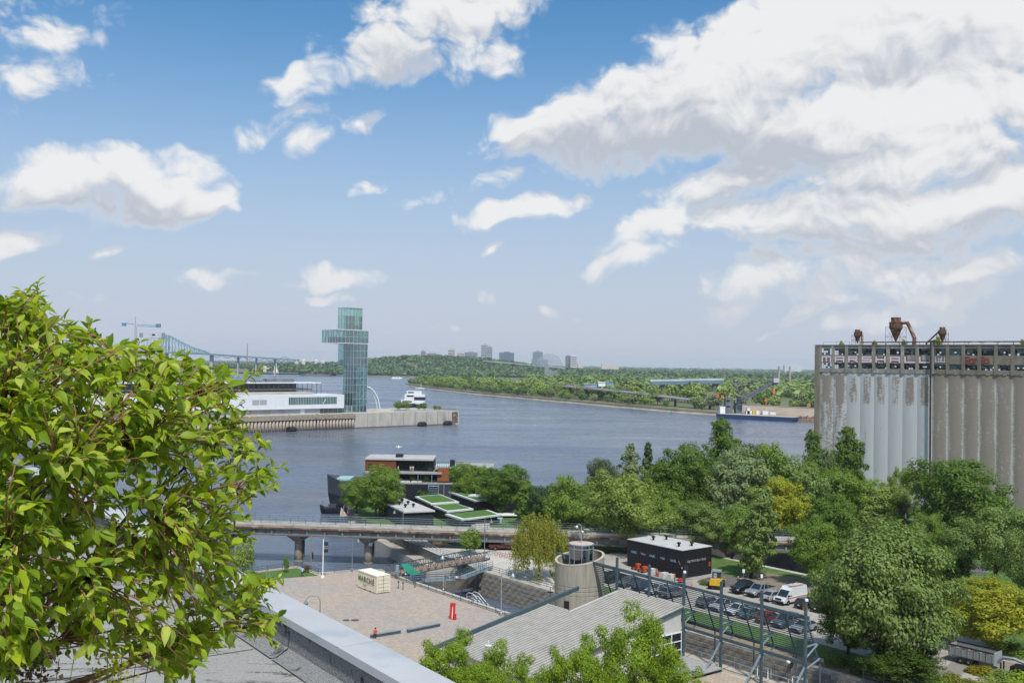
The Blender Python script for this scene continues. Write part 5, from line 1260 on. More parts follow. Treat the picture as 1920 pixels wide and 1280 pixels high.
for i, (px, yb_, hh) in enumerate(((556, 675, 14), (569, 678, 20), (593, 674, 12), (605, 674, 8))):
    simple('storage_tank', ['narrow pale tank on the wooded far shore', 'stepped pale tank building on the wooded far shore', 'short white tank left alone on the tree line', 'tiny pale tank beside the short white tank'][i].replace('left alone ', ''), 'tank', px, yb_+8, 3300, lambda b, q: b.lathe([(7, 0), (7, hh), (3, hh+2)], q, 12), pale)
ab = thing('arch_bridge', 'distant grey arch bridge beyond the cantilever bridge', 'bridge', at(533, 676, 4200))
b = MB(); b.path([at(520+26*t, 677-8*math.sin(math.pi*t)**.8, 4200) for t in np.linspace(0, 1, 13)], 2.6, 5); part(b, 'arch', mg, ab)
b = MB(); b.bar(at(490, 676.5, 4200), at(575, 678.5, 4200), 8, 3.5); part(b, 'deck', mg, ab)
# ---------------------------------------------------------------- far bank: viaduct, works, quay, crane barge
hv = thing('bank_viaduct', 'grey elevated road half hidden by trees on the far bank', 'bridge', at(1200, 745, 1010))
vpth = [at(1060, 724, 1130), at(1097, 727.5, 1090), at(1200, 738, 985), at(1290, 749, 915), at(1345, 754, 880)]
for a, c in zip(vpth, vpth[1:]):
    b = MB(); b.bar(a, c, 9, 1.3); part(b, 'deck', mat('road_deck', (.34, .33, .34), None, .1, .8), hv)
    b = MB(); b.bar(a+V((0, -4.6, 1.4)), c+V((0, -4.6, 1.4)), .3, .9); part(b, 'parapet', conc_lt, hv)
    for t in (.25, .75):
        q = a.lerp(c, t); b = MB(); b.bar((q.x, q.y, 2.9), (q.x, q.y, q.z-1), 2, 2); part(b, 'pier', conc_dk, hv)
h2 = thing('far_road_bridge', 'pale blue-white road bridge on dark piers beyond the far bank trees', 'bridge', at(1290, 722, 1500)); p, q = at(1215, 713.5, 1500), at(1352, 711, 1560)
b = MB(); b.bar(p, q, 14, 2.6); part(b, 'deck', mat('bridge_pale', (.45, .53, .6), None, .03, .7), h2)
b = MB(); b.bar(p-V((0, 2, 4)), q-V((0, 2, 4)), 10, 4.5); part(b, 'girder', mat('bridge_dark', (.14, .2, .26), None, .03, .7), h2)
for t in (.2, .55, .9):
    c = p.lerp(q, t); b = MB(); b.bar((c.x, c.y, 2), (c.x, c.y, c.z-4), 8, 5); part(b, 'pier', conc_dk, h2)
orange = mat('safety_orange', (.72, .17, .03), None, 1, .6); blue_t = mat('blue_tarp', (.12, .25, .5), (.3, .45, .62), .1, .6)
for i, (x0, x1, y0, y1, Y, mm, nme, lab) in enumerate(((1096, 1122, 721, 726, 1100, blue_t, 'tarpaulin_shed', 'low blue tarpaulin shed on the far bank road works'), (1122, 1135, 717, 724, 1095, white, 'site_cabin', 'white site cabin between two blue sheds on the far bank'), (1136, 1150, 718, 722.5, 1110, blue_t, 'tarpaulin_shed', 'short blue tarpaulin shed beside the white site cabin'), (1100, 1112, 726, 729.0, 1080, orange, 'barrier', 'orange barrier row on the far bank road works'))):
    p, q = at(x0, y1, Y), at(x1, y0, Y); b = MB(); b.par((p.x, Y, p.z), (q.x-p.x, 0, 0), (0, 8, 0), (0, 0, q.z-p.z)); b.par((p.x-.5, Y-.5, q.z), (q.x-p.x+1, 0, 0), (0, 9, 0), (0, 0, .6))
    single(b, nme, mm, lab, 'shed' if mm is not orange else 'barrier', (p.x, Y, p.z))
for i, (px, py, Y) in enumerate(((1345.5, 741, 870), (1354.5, 743, 870), (1451, 730, 900), (1436, 750.5, 838), (1517, 759.5, 812))):
    q = at(px, py, Y); b = MB(); b.tube(q-V((0, 0, 4)), q, .2); b.box(q, (2.2, .3, 2.2), 0); b.box(q+V((0, -.2, 0)), (1.2, .2, 1.2), 0)
    single(b, 'road_sign', orange, 'small orange road works sign on the far bank', 'sign', q-V((0, 0, 4)), 'orange signs on the far bank')
qw = thing('stone_quay', 'long brown stone embankment wall behind the crane barge', 'quay wall', gp(1450, 786, 0))
zq = at(1450, 762, 815).z
b = MB(); a, c = gp(1380, 780, 0), gp(1780, 806, 0); a2, c2 = V((a.x-4, a.y+38, zq)), V((c.x-4, c.y+38, zq)); b.add([a, c, c2, a2, a+V((0, 60, 0)), c+V((0, 60, 0)), c2+V((0, 22, 0)), a2+V((0, 22, 0))], [(0, 1, 2, 3), (3, 2, 6, 7), (0, 3, 7, 4), (1, 5, 6, 2)])
part(b, 'slope', mat('embankment_stone', (.34, .27, .215), (.28, .225, .18), .08, .9, stretch=(1, 1, 4)), qw)
b = MB(); b.bar(a2+V((0, .5, .3)), c2+V((0, .5, .3)), 1.6, .6); part(b, 'coping', conc_lt, qw)
YG = 792
def G(px, py, Y=YG): return at(px, py, Y)
cbg = thing('crane_barge', 'blue floating crane barge with a grey lattice boom by the stone quay', 'barge', gp(1410, 787, 0))
h0, h1 = gp(1343, 783.5, 0), gp(1487, 791, 0); hd = (h1-h0).normalized(); hn = V((-hd.y, hd.x, 0)); zd_ = 3.4
b = MB(); L_ = (h1-h0).length
ring = lambda z, k: [h0+hd*(-k)+V((0, 0, z)), h0+hd*(L_+k)+V((0, 0, z)), h0+hd*(L_+k)+hn*16+V((0, 0, z)), h0-hd*k+hn*16+V((0, 0, z))]
b.add(ring(-.5, -2)+ring(1.2, 0)+ring(zd_, .5), [(i*4+k, i*4+(k+1) % 4, (i+1)*4+(k+1) % 4, (i+1)*4+k) for i in range(2) for k in range(4)]+[(8, 9, 10, 11)]); part(b, 'hull', mat('barge_blue', (.03, .06, .15), None, .1, .5), cbg)
b = MB(); b.par(h0+hd*.5+hn*.4+V((0, 0, zd_)), hd*(L_-1), hn*15, V((0, 0, .15))); part(b, 'deck', mat('barge_deck', (.5, .42, .33), None, .1, .8), cbg)
gy = mat('crane_grey', (.13, .145, .165), (.10, .11, .125), .2, .6)
def gbox(x0, x1, y0, y1, mm, name, dep=8, dy=3):
    Y = YG+dy; p, q = at(x0, y1, Y), at(x1, y0, Y); b = MB(); b.par((p.x, Y, p.z), (q.x-p.x, 0, 0), (0, dep, 0), (0, 0, q.z-p.z)); return part(b, name, mm, cbg)
gbox(1350, 1360, 762, 776, bwht, 'wheelhouse', 6); gbox(1361, 1374, 747, 774, gy, 'crane_house', 8); gbox(1362, 1369, 750, 752.5, dark, 'cab_window', .2, 2.8); gbox(1362, 1369, 760.5, 763, dark, 'cab_window', .2, 2.8)
gbox(1380, 1392, 755, 775, gy, 'winch_house', 8, 5); gbox(1384, 1396, 743, 756, gy, 'slew_frame', 6, 5)
for (x0, x1, y0, mm) in ((1399, 1410, 770, white), (1401, 1406, 765, white), (1411, 1417, 769, mat('yellow_tank', (.7, .45, .05), None, 1, .6)), (1418, 1424, 770, white), (1430, 1441, 771, white), (1443, 1455, 773, bwht)): gbox(x0, x1, y0, 778.5, mm, 'deck_cabin', 4, 4)
gbox(1470, 1487, 779, 789, mat('tug_blue', (.04, .12, .28), None, .3, .5), 'bow_fender', 6, -1)
b = MB()
bo0, bo1 = G(1388, 748), G(1456, 713)
for o in (V((0, 0, 0)), V((0, 4, 0))):
    b.bar(bo0+o, bo1+o, .9, .9); b.bar(G(1392, 752)+o, G(1459, 716)+o, .8, .8)
    for k in range(12):
        t0, t1 = k/12, (k+1)/12; b.bar(bo0.lerp(bo1, t0)+o, G(1392, 752).lerp(G(1459, 716), t1)+o, .45, .45)
part(b, 'boom', gy, cbg)
b = MB(); b.bar(G(1376, 717), G(1391, 745), .9, .9); b.bar(G(1386, 717), G(1400, 740), .9, .9); b.bar(G(1373, 718), G(1388, 718), .7, .7); b.bar(G(1373, 718), G(1366, 747), .3, .3); b.bar(G(1382, 718), G(1378, 745), .3, .3); part(b, 'gantry', gy, cbg)
b = MB(); b.bar(G(1388, 718), G(1455, 710), .5, .5); b.bar(G(1406, 714), G(1412, 728), .3, .3); b.bar(G(1416, 713), G(1424, 724), .3, .3); b.bar(G(1425, 714), G(1436, 716), .4, .4); part(b, 'pendant_lines', gy, cbg)
b = MB(); b.box(G(1454, 713), (4, 5, 3.5)); part(b, 'boom_head', mat('boom_head', (.5, .5, .52), None, .5, .6), cbg)
b = MB(); b.bar(G(1451, 716), G(1451, 733), .15, .15); b.box(G(1451, 733), (1.6, 1.6, 3.5)); part(b, 'hook_block', orange, cbg)
rbg = thing('deck_barge', 'rusty flat barge with red machinery behind the crane barge', 'barge', gp(1515, 792, 0)); a = gp(1490, 790, 0)
b = MB(); b.par(a+V((0, 0, -.3)), V((34, -14, 0)), V((4, 9, 0)), V((0, 0, 2.6))); part(b, 'hull', mat('barge_brown', (.30, .19, .13), (.2, .12, .085), .3, .8), rbg)
for k in range(6):
    q = a+V((3+k*4.5, 2-k*1.6, 2.3)); b = MB(); b.bar(q, q+V((2.5, 0, 2.2)), .8, .8); b.box(q+V((1, 1, .6)), (2.4, 1.5, 1.2), k*.6); part(b, 'machinery', rust if k % 2 else mat('red_machine', (.42, .1, .07), None, 1, .7), rbg)
gb_ = gp(1258, 776, 0); b = MB(); b.lathe([(.9, -.3), (.9, .7), (.35, .8), (.3, 3.2), (.05, 4)], gb_, 8); single(b, 'channel_buoy', mat('buoy_green', (.03, .22, .12), None, 2, .5), 'green channel buoy floating off the far bank', 'buoy', gb_)
for i, (px, py, Y) in enumerate(((1460.5, 690, 1700), (1481, 691, 1900))):
    t_ = at(px, py-4, Y); b = MB(); b.lathe([(2.6, 0), (1.7, t_.z-3)], (t_.x, Y, 3), 10); single(b, 'tall_pylon', mat('pylon_grey', (.34, .31, .33), None, .05, .8), ['tall tapering grey pylon above the boom of the crane barge', 'shorter grey pylon among the trees behind the crane boom'][i], 'pylon', (t_.x, Y, 3))
mar_ = thing('marina_boats', 'row of small white boats under the far wooded shore', 'boat', gp(1052, 712, 0)); 
COL.objects.unlink(mar_); ROOT.pop(mar_); bpy.data.objects.remove(mar_)
for px in (738, 744, 750):
    q = gp(px, 709.5, 0); b = MB(); b.add([q+V((-5, 0, 0)), q+V((5, 0, 0)), q+V((5, 3, 0)), q+V((-5, 3, 0)), q+V((-5.5, 0, 1.6)), q+V((6.6, 1.2, 1.6)), q+V((5.5, 3, 1.6)), q+V((-5.5, 3, 1.6))], [(0, 1, 5, 4), (1, 2, 6, 5), (4, 5, 6, 7), (3, 0, 4, 7), (2, 3, 7, 6)]); b.box(q+V((-.5, 1.5, 2.7)), (5.5, 2, 2.2)); single(b, 'moored_yacht', bwht, 'small white yacht moored under the far wooded shore', 'boat', q, 'white yachts on the far shore')
# ================================================================== vegetation
leafm = foliage('leaves', .45, .5); leaf_far = foliage('far_leaves', .15, .55)
def leaf_mesh(name, C, Nn, size, mm, rng, asp=1.0, updir=None):
    n = len(C)
    Nn = Nn/np.linalg.norm(Nn, axis=1, keepdims=True)
    a = rng.normal(size=(n, 3)) if updir is None else updir+rng.normal(size=(n, 3))*.45
    t = a-(a*Nn).sum(1, keepdims=True)*Nn; t /= np.linalg.norm(t, axis=1, keepdims=True)+1e-9
    s = np.cross(Nn, t); sz = (size*rng.uniform(.6, 1.3, n))[:, None]
    vs = np.stack([C-t*sz*.5*asp, C+s*sz*.42, C+t*sz*.62*asp-Nn*sz*.12, C-s*sz*.42], 1).reshape(-1, 3)
    me = bpy.data.meshes.new(name); me.vertices.add(4*n); me.vertices.foreach_set('co', vs.ravel().astype(np.float32))
    me.loops.add(4*n); me.loops.foreach_set('vertex_index', np.arange(4*n, dtype=np.int32)); me.polygons.add(n)
    me.polygons.foreach_set('loop_start', np.arange(0, 4*n, 4, dtype=np.int32)); me.materials.append(mm); me.update(); me.validate(); return me
def unit(rng, n): v = rng.normal(size=(n, 3)); return v/np.linalg.norm(v, axis=1, keepdims=True)
def crown(kind, H, R, n, leaf, seed, mm=None):
    rng = np.random.default_rng(seed); mm = mm or leafm; asp = 1.1; updir = None
    zc, rz = (H*.57, H*.43) if kind != 'giant' else (H*.52, H*.47)
    if kind == 'round':
        K = 130; u = unit(rng, K); rad = rng.uniform(.35, 1.06, (K, 1))**.8; cc = u*rad*np.array([R, R, rz])+np.array([0, 0, zc]); cr2 = R*(.10+.22*rng.uniform(0, 1, K)**1.5)
    elif kind == 'giant':
        K = 190; u = unit(rng, K); rad = rng.uniform(.35, .95, (K, 1))**.75; sh = np.where(u[:, 2:3] > 0, 1-.28*u[:, 2:3], 1.0); cc = u*rad*sh*np.array([R, R, rz])+np.array([0, 0, zc]); cr2 = R*(.08+.2*rng.uniform(0, 1, K)**2); updir = np.array([.3, 0, 1.]); asp = 1.3
    elif kind == 'poplar':
        K = 170; h = rng.uniform(.08, .99, K); wdt = R*np.clip(np.sin(np.pi*np.clip(h*.86+.1, 0, 1))**.7, .12, 1); an = rng.uniform(0, 6.28, K)
        rr = wdt*rng.uniform(.15, 1.0, K); cc = np.stack([rr*np.cos(an), rr*np.sin(an), h*H], 1); cr2 = np.maximum(wdt*rng.uniform(.12, .26, K), R*.09); updir = np.array([.25, 0, 1.]); asp = 1.5
    elif kind == 'open':
        K = 60; u = unit(rng, K); rad = rng.uniform(.3, 1.0, (K, 1))**.7; cc = u*rad*np.array([R, R, rz])+np.array([0, 0, zc]); cr2 = R*rng.uniform(.13, .26, K)
    elif kind == 'conifer':
        K = 60; h = rng.uniform(.05, .98, K); an = rng.uniform(0, 6.28, K); rr = R*(1.02-h)*rng.uniform(.35, 1, K); cc = np.stack([rr*np.cos(an), rr*np.sin(an), h*H], 1); cr2 = R*(.18+.2*(1-h)); updir = np.array([0, 0, -.6])
    elif kind == 'bush':
        K = 26; u = unit(rng, K); u[:, 2] = np.abs(u[:, 2]); cc = u*rng.uniform(.3, .8, (K, 1))*np.array([R, R, H*.75]); cr2 = R*rng.uniform(.25, .42, K)
    elif kind == 'willow':
        K = 260; u = unit(rng, K); u[:, 2] = np.abs(u[:, 2]); top = u*rng.uniform(.45, .95, (K, 1))*np.array([R, R, H*.45])+np.array([0, 0, H*.52])
        Cs, Ns = [], []
        per = n//K
        for c in top:
            drop = rng.uniform(.25, .62)*H*(.5+np.hypot(c[0], c[1])/R*.5); t = rng.uniform(0, 1, per)
            p = c+np.stack([rng.normal(0, .18, per)*(.6+t)+c[0]*.10*t, rng.normal(0, .18, per)*(.6+t)+c[1]*.10*t, -t*drop], 1)
            p[:, 2] = np.maximum(p[:, 2], .6); Cs.append(p); Ns.append(np.stack([rng.normal(size=per)+c[0]/R, rng.normal(size=per)+c[1]/R, rng.normal(size=per)*.3+.2], 1))
        return leaf_mesh('crown', np.concatenate(Cs), np.concatenate(Ns), leaf, mm, rng, 1.5, np.array([0, 0, -1.])), top
    w_ = cr2**2; w_ = w_/w_.sum(); idx = rng.choice(K, n, p=w_); u = unit(rng, n)
    rr = rng.uniform(.55, 1.05, (n, 1)); fl = np.array([1, 1, .78])
    C = cc[idx]+u*rr*cr2[idx][:, None]*fl; 
    nf = int(n*(.24 if kind in ('giant', 'poplar', 'round') else .12)); uf = unit(rng, nf)      # leaves between the clumps
    if kind in ('poplar', 'conifer'):
        hf = rng.uniform(.07, .97, nf); wf = R*np.clip(np.sin(np.pi*np.clip(hf*.86+.1, 0, 1))**.7, .1, 1) if kind == 'poplar' else R*(1.0-hf)
        rf_ = wf*rng.uniform(.2, .75, nf); C[:nf] = np.stack([rf_*np.cos(uf[:, 0]*9), rf_*np.sin(uf[:, 0]*9), hf*H], 1); uf = np.stack([np.cos(uf[:, 0]*9), np.sin(uf[:, 0]*9), uf[:, 2]*.6], 1)
    elif kind == 'bush': nf = 0
    else: C[:nf] = uf*rng.uniform(.4, .86, (nf, 1))*(1+.16*np.sin(uf[:, :1]*7+uf[:, 1:2]*5+uf[:, 2:3]*6))*np.array([R, R, rz])+np.array([0, 0, zc])
    if nf: u[:nf] = uf
    C[:, 2] = np.maximum(C[:, 2], .25)
    out = C-np.array([0, 0, zc if kind != 'bush' else H*.3]); out /= np.array([R, R, max(rz, .1)])
    Nn = u*.9+out*.5+rng.normal(size=(n, 3))*.35+np.array([0, -.1, .45])
    return leaf_mesh('crown', C, Nn, leaf, mm, rng, asp, updir), cc
def trunk(H, R, cc, seed, r0_=.28, kind='round'):
    rng = random.Random(seed); b = MB(); th = H*(.55 if kind != 'poplar' else .85)
    pts = [V((0, 0, -.3)), V((rng.uniform(-.1, .1), rng.uniform(-.1, .1), th*.4)), V((rng.uniform(-.25, .25), rng.uniform(-.25, .25), th))]
    b.path(pts, [r0_, r0_*.8, r0_*.35], 7)
    for i in range(9):
        c = V(cc[rng.randrange(len(cc))]); s_ = pts[1].lerp(pts[2], rng.uniform(0, .9)); m_ = s_.lerp(c, .5)+V((0, 0, .06*H*rng.uniform(-.3, 1)))
        b.path([s_, m_, c], [r0_*.36, r0_*.22, r0_*.07], 5)
    return b.mesh('trunk', bark, True)
KINDS = {}
def kind(name, k, H, R, n, leaf, seed, r0_=.28, mm=None, vari=1):
    KINDS[name] = []
    for i in range(vari):
        me, cc = crown(k, H, R, n, leaf, seed+i*17, mm); KINDS[name].append((H, R, me, trunk(H, R, cc, seed+i, r0_, k)))
kind('round', 'round', 14, 5.5, 17000, .33, 10, vari=3)
kind('maple', 'round', 14, 5.5, 24000, .28, 60, vari=2)
kind('giant', 'giant', 20, 8.2, 52000, .29, 61, .5)
kind('poplar', 'poplar', 16, 3.4, 13000, .29, 20, vari=2)
kind('tallpop', 'poplar', 20, 5.2, 16000, .34, 25, vari=2)
kind('open', 'open', 13, 6.0, 20000, .25, 30, vari=3)
kind('bright', 'open', 12, 5.5, 26000, .19, 33, vari=3)
kind('willow', 'willow', 12, 5.6, 22000, .20, 40)
kind('conifer', 'conifer', 10, 2.6, 5000, .34, 44)
kind('bush', 'bush', 3, 2.6, 2600, .26, 48, .06, vari=2)
kind('small', 'round', 5, 2.0, 2200, .24, 52, .08, vari=2)
kind('far', 'round', 13, 6.5, 900, 1.25, 70, .3, leaf_far, vari=4)
TR = random.Random(99)
def tree(kd, base, H, R, col, label, group=None, name='tree', cat='tree', i=None, lean=0):
    h0_, R0, cm, tm = KINDS[kd][TR.randrange(len(KINDS[kd])) if i is None else i]
    r_ = bpy.data.objects.new(name, None); link(r_); r_.empty_display_size = .2; r_.location = base
    r_.rotation_euler = (0, lean, TR.uniform(0, 6.28)) if not lean else (0, lean, 0)
    r_['label'] = label; r_['category'] = cat
    if group: r_['group'] = group
    s3 = (R/R0, R/R0, H/h0_)
    obj('crown', cm, r_, sc_=s3, col=col); obj('trunk', tm, r_, sc_=s3)
    return r_
G_dk, G_md, G_lt, G_yl, G_sv, G_gr, G_wl, G_br = (.115, .195, .028), (.175, .270, .042), (.245, .325, .075), (.33, .35, .030), (.245, .315, .150), (.200, .280, .078), (.30, .31, .05), (.25, .35, .034)
def tpx(px, base_py, top_py, hw, kd, col, label, z=4.0, Y=None, **kw):
    p = gp(px, base_py, z) if Y is None else V((at(px, 900, Y).x, Y, z))
    H = at(px, top_py, p.y).z-z; R = hw/ppm(p.y)
    return tree(kd, (p.x, p.y, z-.05), H*1.02, R*1.08, col, label, **kw)
TL = [
 # group along the car park and silo
 (1655, 1262, 948, 128, 'giant', G_gr, 'massive grey-green tree beside the end of the slatted screen'),
 (1862, 1222, 1090, 84, 'maple', G_yl, 'round yellow-green tree above the dump trailer'),
 (1790, 1028, 858, 82, 'maple', G_dk, 'broad dark green maple against the stained half of the silo'),
 (1868, 1120, 945, 78, 'open', G_gr, 'loose grey-green tree beyond the bend of the silo road'),
 (1940, 1175, 985, 60, 'open', G_gr, 'grey-green tree at the edge of the silo road behind the yellow-green tree'),
 (1524, 985, 806, 30, 'tallpop', G_dk, 'dark ragged poplar by the corner pier of the silo'),
 (1590, 985, 799, 36, 'tallpop', G_dk, 'dark upright poplar against the whitewashed silo bins'),
 (1352, 965, 784, 42, 'tallpop', G_dk, 'tall dark poplar rising highest over the river water'),
 (1395, 965, 828, 34, 'open', (.06, .10, .03), 'thin dark tree with bare twigs beside the tallest poplar'),
 (1280, 1000, 832, 54, 'maple', G_dk, 'dense round dark maple next to the conifer tops'),
 (1180, 985, 833, 27, 'poplar', G_sv, 'pale upright poplar beside the willow-like big tree'),
 (1213, 985, 830, 27, 'conifer', (.085, .14, .05), 'dark pointed conifer between pale poplar and round maple'),
 (1132, 985, 858, 38, 'open', (.12, .16, .08), 'thin greyish tree behind the big light green tree'),
 (1175, 1038, 878, 84, 'open', G_lt, 'big light green feathery tree behind the control tower'),
 (1062, 1022, 893, 40, 'round', G_md, 'drooping mid-green tree between willow and big feathery tree'),
 (1020, 1000, 905, 32, 'round', (.065, .12, .03), 'dark leafy tree beside the willow and the viaduct'),
 (1372, 1005, 842, 56, 'round', G_sv, 'silvery green tree behind the wind-bent poplar'),
 (1445, 1005, 834, 50, 'round', G_md, 'mid-green tree between silvery tree and dark silo poplars'),
 (1500, 1010, 860, 48, 'round', G_gr, 'soft green tree under the ragged silo poplar'),
 (1407, 1083, 912, 38, 'poplar', G_gr, 'wind-bent narrow poplar on the grass by the parked pickup'),
 (1318, 1040, 938, 54, 'open', G_gr, 'spreading tree behind the black shed roof'),
 (1372, 1045, 940, 44, 'open', G_md, 'leafy tree close behind the wind-bent poplar'),
 (1462, 1022, 898, 46, 'round', G_yl, 'bright yellow-green tree above the road bridge'),
 (1420, 1015, 905, 34, 'round', G_lt, 'light green tree touching the bright yellow-green one'),
 (1522, 1098, 968, 42, 'maple', G_md, 'dark rounded tree by the old canal mouth'),
 (1560, 1060, 930, 46, 'round', G_dk, 'dark tree behind the massive grey-green tree'),
 (1575, 1000, 876, 44, 'round', G_md, 'green tree at the foot of the whitewashed bins'),
 (1640, 1000, 903, 52, 'round', G_lt, 'pale yellowish tree right below the whitewashed bins'),
 (1688, 1000, 872, 30, 'open', G_lt, 'slender light tree at the joint of the silo halves'),
 (1695, 1005, 922, 22, 'conifer', (.13, .18, .155), 'blue-grey spruce at the foot of the silo'),
 (1735, 1075, 958, 36, 'open', G_md, 'small green tree by the lamp mast and silo road'),
 (1780, 1105, 1000, 40, 'round', G_dk, 'dark low tree beside the bend of the silo road'),
 (1690, 1285, 1203, 66, 'maple', (.075, .125, .016), 'dark olive bush-like tree beneath the massive tree'),
 (1590, 1225, 1110, 58, 'maple', G_dk, 'dark green tree filling the corner by the screen end'),
 (1250, 1025, 925, 40, 'round', G_md, 'green tree behind the far corner of the black shed'),
 (1110, 1010, 905, 36, 'round', G_gr, 'soft green tree beside the viaduct over the island road'),
 (1235, 1000, 870, 30, 'round', G_md, 'mid-green tree filling the gap under the conifer'),
 (1560, 985, 850, 26, 'open', G_gr, 'thin grey-green tree between the two silo poplars'),
 (1330, 985, 880, 40, 'round', G_md, 'green tree between round maple and silvery tree'),
 # island
 (716, 972, 872, 42, 'maple', G_md, 'leafy tree hiding the middle of the spa ship'),
 (668, 962, 895, 28, 'round', G_md, 'smaller tree beside the black bow of the spa ship'),
 (872, 948, 867, 30, 'maple', G_md, 'rounded tree over the square lawn roof'),
 (905, 952, 874, 26, 'round', G_md, 'tree between two rounded trees behind the lawn roof'),
 (945, 966, 871, 46, 'maple', G_dk, 'broad dark tree over the spa terrace'),
 (985, 985, 900, 24, 'poplar', G_md, 'narrow tree at the end of the spa terrace'),
 (880, 1040, 989, 20, 'small', G_md, 'small white-stemmed tree on the lockside lawn'),
 (1010, 1086, 952, 54, 'willow', G_wl, 'golden weeping willow beside the control tower'),
]
for (px, bpy_, tp, hw, kd, col, lab) in TL:
    tpx(px, bpy_, tp, hw, kd, col, lab, lean=(.13 if 'wind-bent' in lab else 0))
# bright locust trees in front of the pavilion
for (px, Y, tp, hw, lab) in ((1190, 96, 1138, 78, 'bright green feathery tree standing highest in front of the ribbed roof'), (1085, 93, 1196, 62, 'bright green tree in front of the middle of the ribbed roof'), (850, 98, 1186, 66, 'bright green tree beside the benches at the plaza edge'), (950, 94, 1204, 58, 'bright green tree under the eave of the ribbed roof'), (1275, 92, 1236, 60, 'low bright green tree before the glazed end of the pavilion'), (905, 90, 1240, 60, 'bright green tree between the bench tree and the eave tree'), (1130, 90, 1235, 60, 'low bright green tree between the two feathery roof trees'), (1015, 90, 1250, 50, 'low bright green tree tucked below the ribbed roof')):
    p = at(px, 900, Y); H = at(px, tp, Y).z-4
    tree('bright', (p.x, Y, 3.95), H*1.03, hw/ppm(Y)*1.15, (.205, .305, .020), lab)
# pier trees
for (px, tp, hw, lab) in ((746, 751, 9, 'small round tree on the pier next to the arch'), (762, 751, 9, 'round tree on the pier in front of the passenger boat'), (785, 757, 4, 'thin young tree on the pier behind the railing'), (796, 754, 5, 'slim tree on the pier past the passenger boat'), (816, 759, 4, 'tiny tree near the tip of the pier'), (824, 760, 4, 'tiny tree nearest the rusty plate of the pier')):
    p = gp(px, 768.6, PZ); H = at(px, tp, p.y).z-PZ; tree('small', (p.x, p.y, PZ-.05), H, hw/ppm(p.y)*1.1, G_md, lab)
# plaza saplings and bushes
tpx(536, 1073, 1040, 6, 'small', G_md, 'slender sapling on the small plaza lawn'); tpx(574, 1072, 1058, 7, 'small', (.16, .11, .05), 'reddish shrub beside the person on the plaza lawn', name='shrub', cat='shrub')
tpx(455, 1085, 1010, 20, 'small', G_lt, 'young tree just beyond the metal coping')
for i, (px, py, hw, tp, col, lab) in enumerate(((1840, 1262, 30, 1238, (.26, .24, .02), 'yellow bush in front of the dump trailer'), (1880, 1275, 40, 1250, G_lt, 'light green bush beside the black tow truck'), (1790, 1283, 40, 1255, (.2, .22, .03), 'straggly yellow-green bush at the track edge'), (1920, 1282, 44, 1252, G_br, 'bright green bush below the tow truck'), (1770, 1300, 50, 1262, G_md, 'green bush under the olive tree by the track'), (1850, 1300, 55, 1268, (.24, .27, .05), 'tall yellow-green weeds beside the track'), (1900, 1225, 40, 1195, G_md, 'green bush under the round yellow-green tree'), (1320, 1096, 10, 1082, G_dk, 'dark hedge bush behind the slats'), (1480, 1160, 20, 1140, G_dk, 'dark bush by the parked cars at the tree'), (1568, 1245, 26, 1215, G_md, 'green bush at the chain-link fence'), (1620, 1262, 30, 1230, G_dk, 'dark green bush between fence and massive tree'))):
    tpx(px, py, tp, hw, 'bush', col, lab, name='bush', cat='bush')
for (px, py, lab) in ((1578, 641, 'small bush growing at the silo roof corner'), (1640, 640, 'green bush growing between the silo cyclones'), (1695, 637, 'slim bush beside the large silo cyclone'), (1757, 634, 'large bush sprouting beside the slanting silo duct'), (1918, 637, 'bush on the far end of the silo roof')):
    best = None
    for s in range(0, 1200):
        q = sp_(s*.1, -2.0, 0); e = abs(q.x/q.y-ray(px, py).x/ray(px, py).y)
        if best is None or e < best[0]: best = (e, q)
    q = best[1]; tree('bush', (q.x, q.y, ZT), at(px, py-9 if px in (1757,) else py-4, q.y).z-ZT+.3, .9 if px != 1757 else 1.5, G_lt, lab, name='rooftop_bush', cat='bush')
# spa hedge
hdg = MB()
rngh = np.random.default_rng(5); a, c = gp(775, 931, 4), gp(860, 972, 4); nH = 5200
t = rngh.uniform(0, 1, nH); C = np.stack([a.x+(c.x-a.x)*t+rngh.normal(0, .55, nH), a.y+(c.y-a.y)*t+rngh.normal(0, .55, nH), 4+rngh.uniform(.1, 2.6, nH)], 1)
me = leaf_mesh('hedge', C-np.array([a.x, a.y, 4]), rngh.normal(size=(nH, 3))+np.array([0, 0, .6]), .34, leafm, rngh)
o = obj('hedge', me, None, (a.x, a.y, 4), col=(.07, .14, .02)); o['label'] = 'long clipped hedge between the black annex and the lawn roofs'; o['category'] = 'hedge'
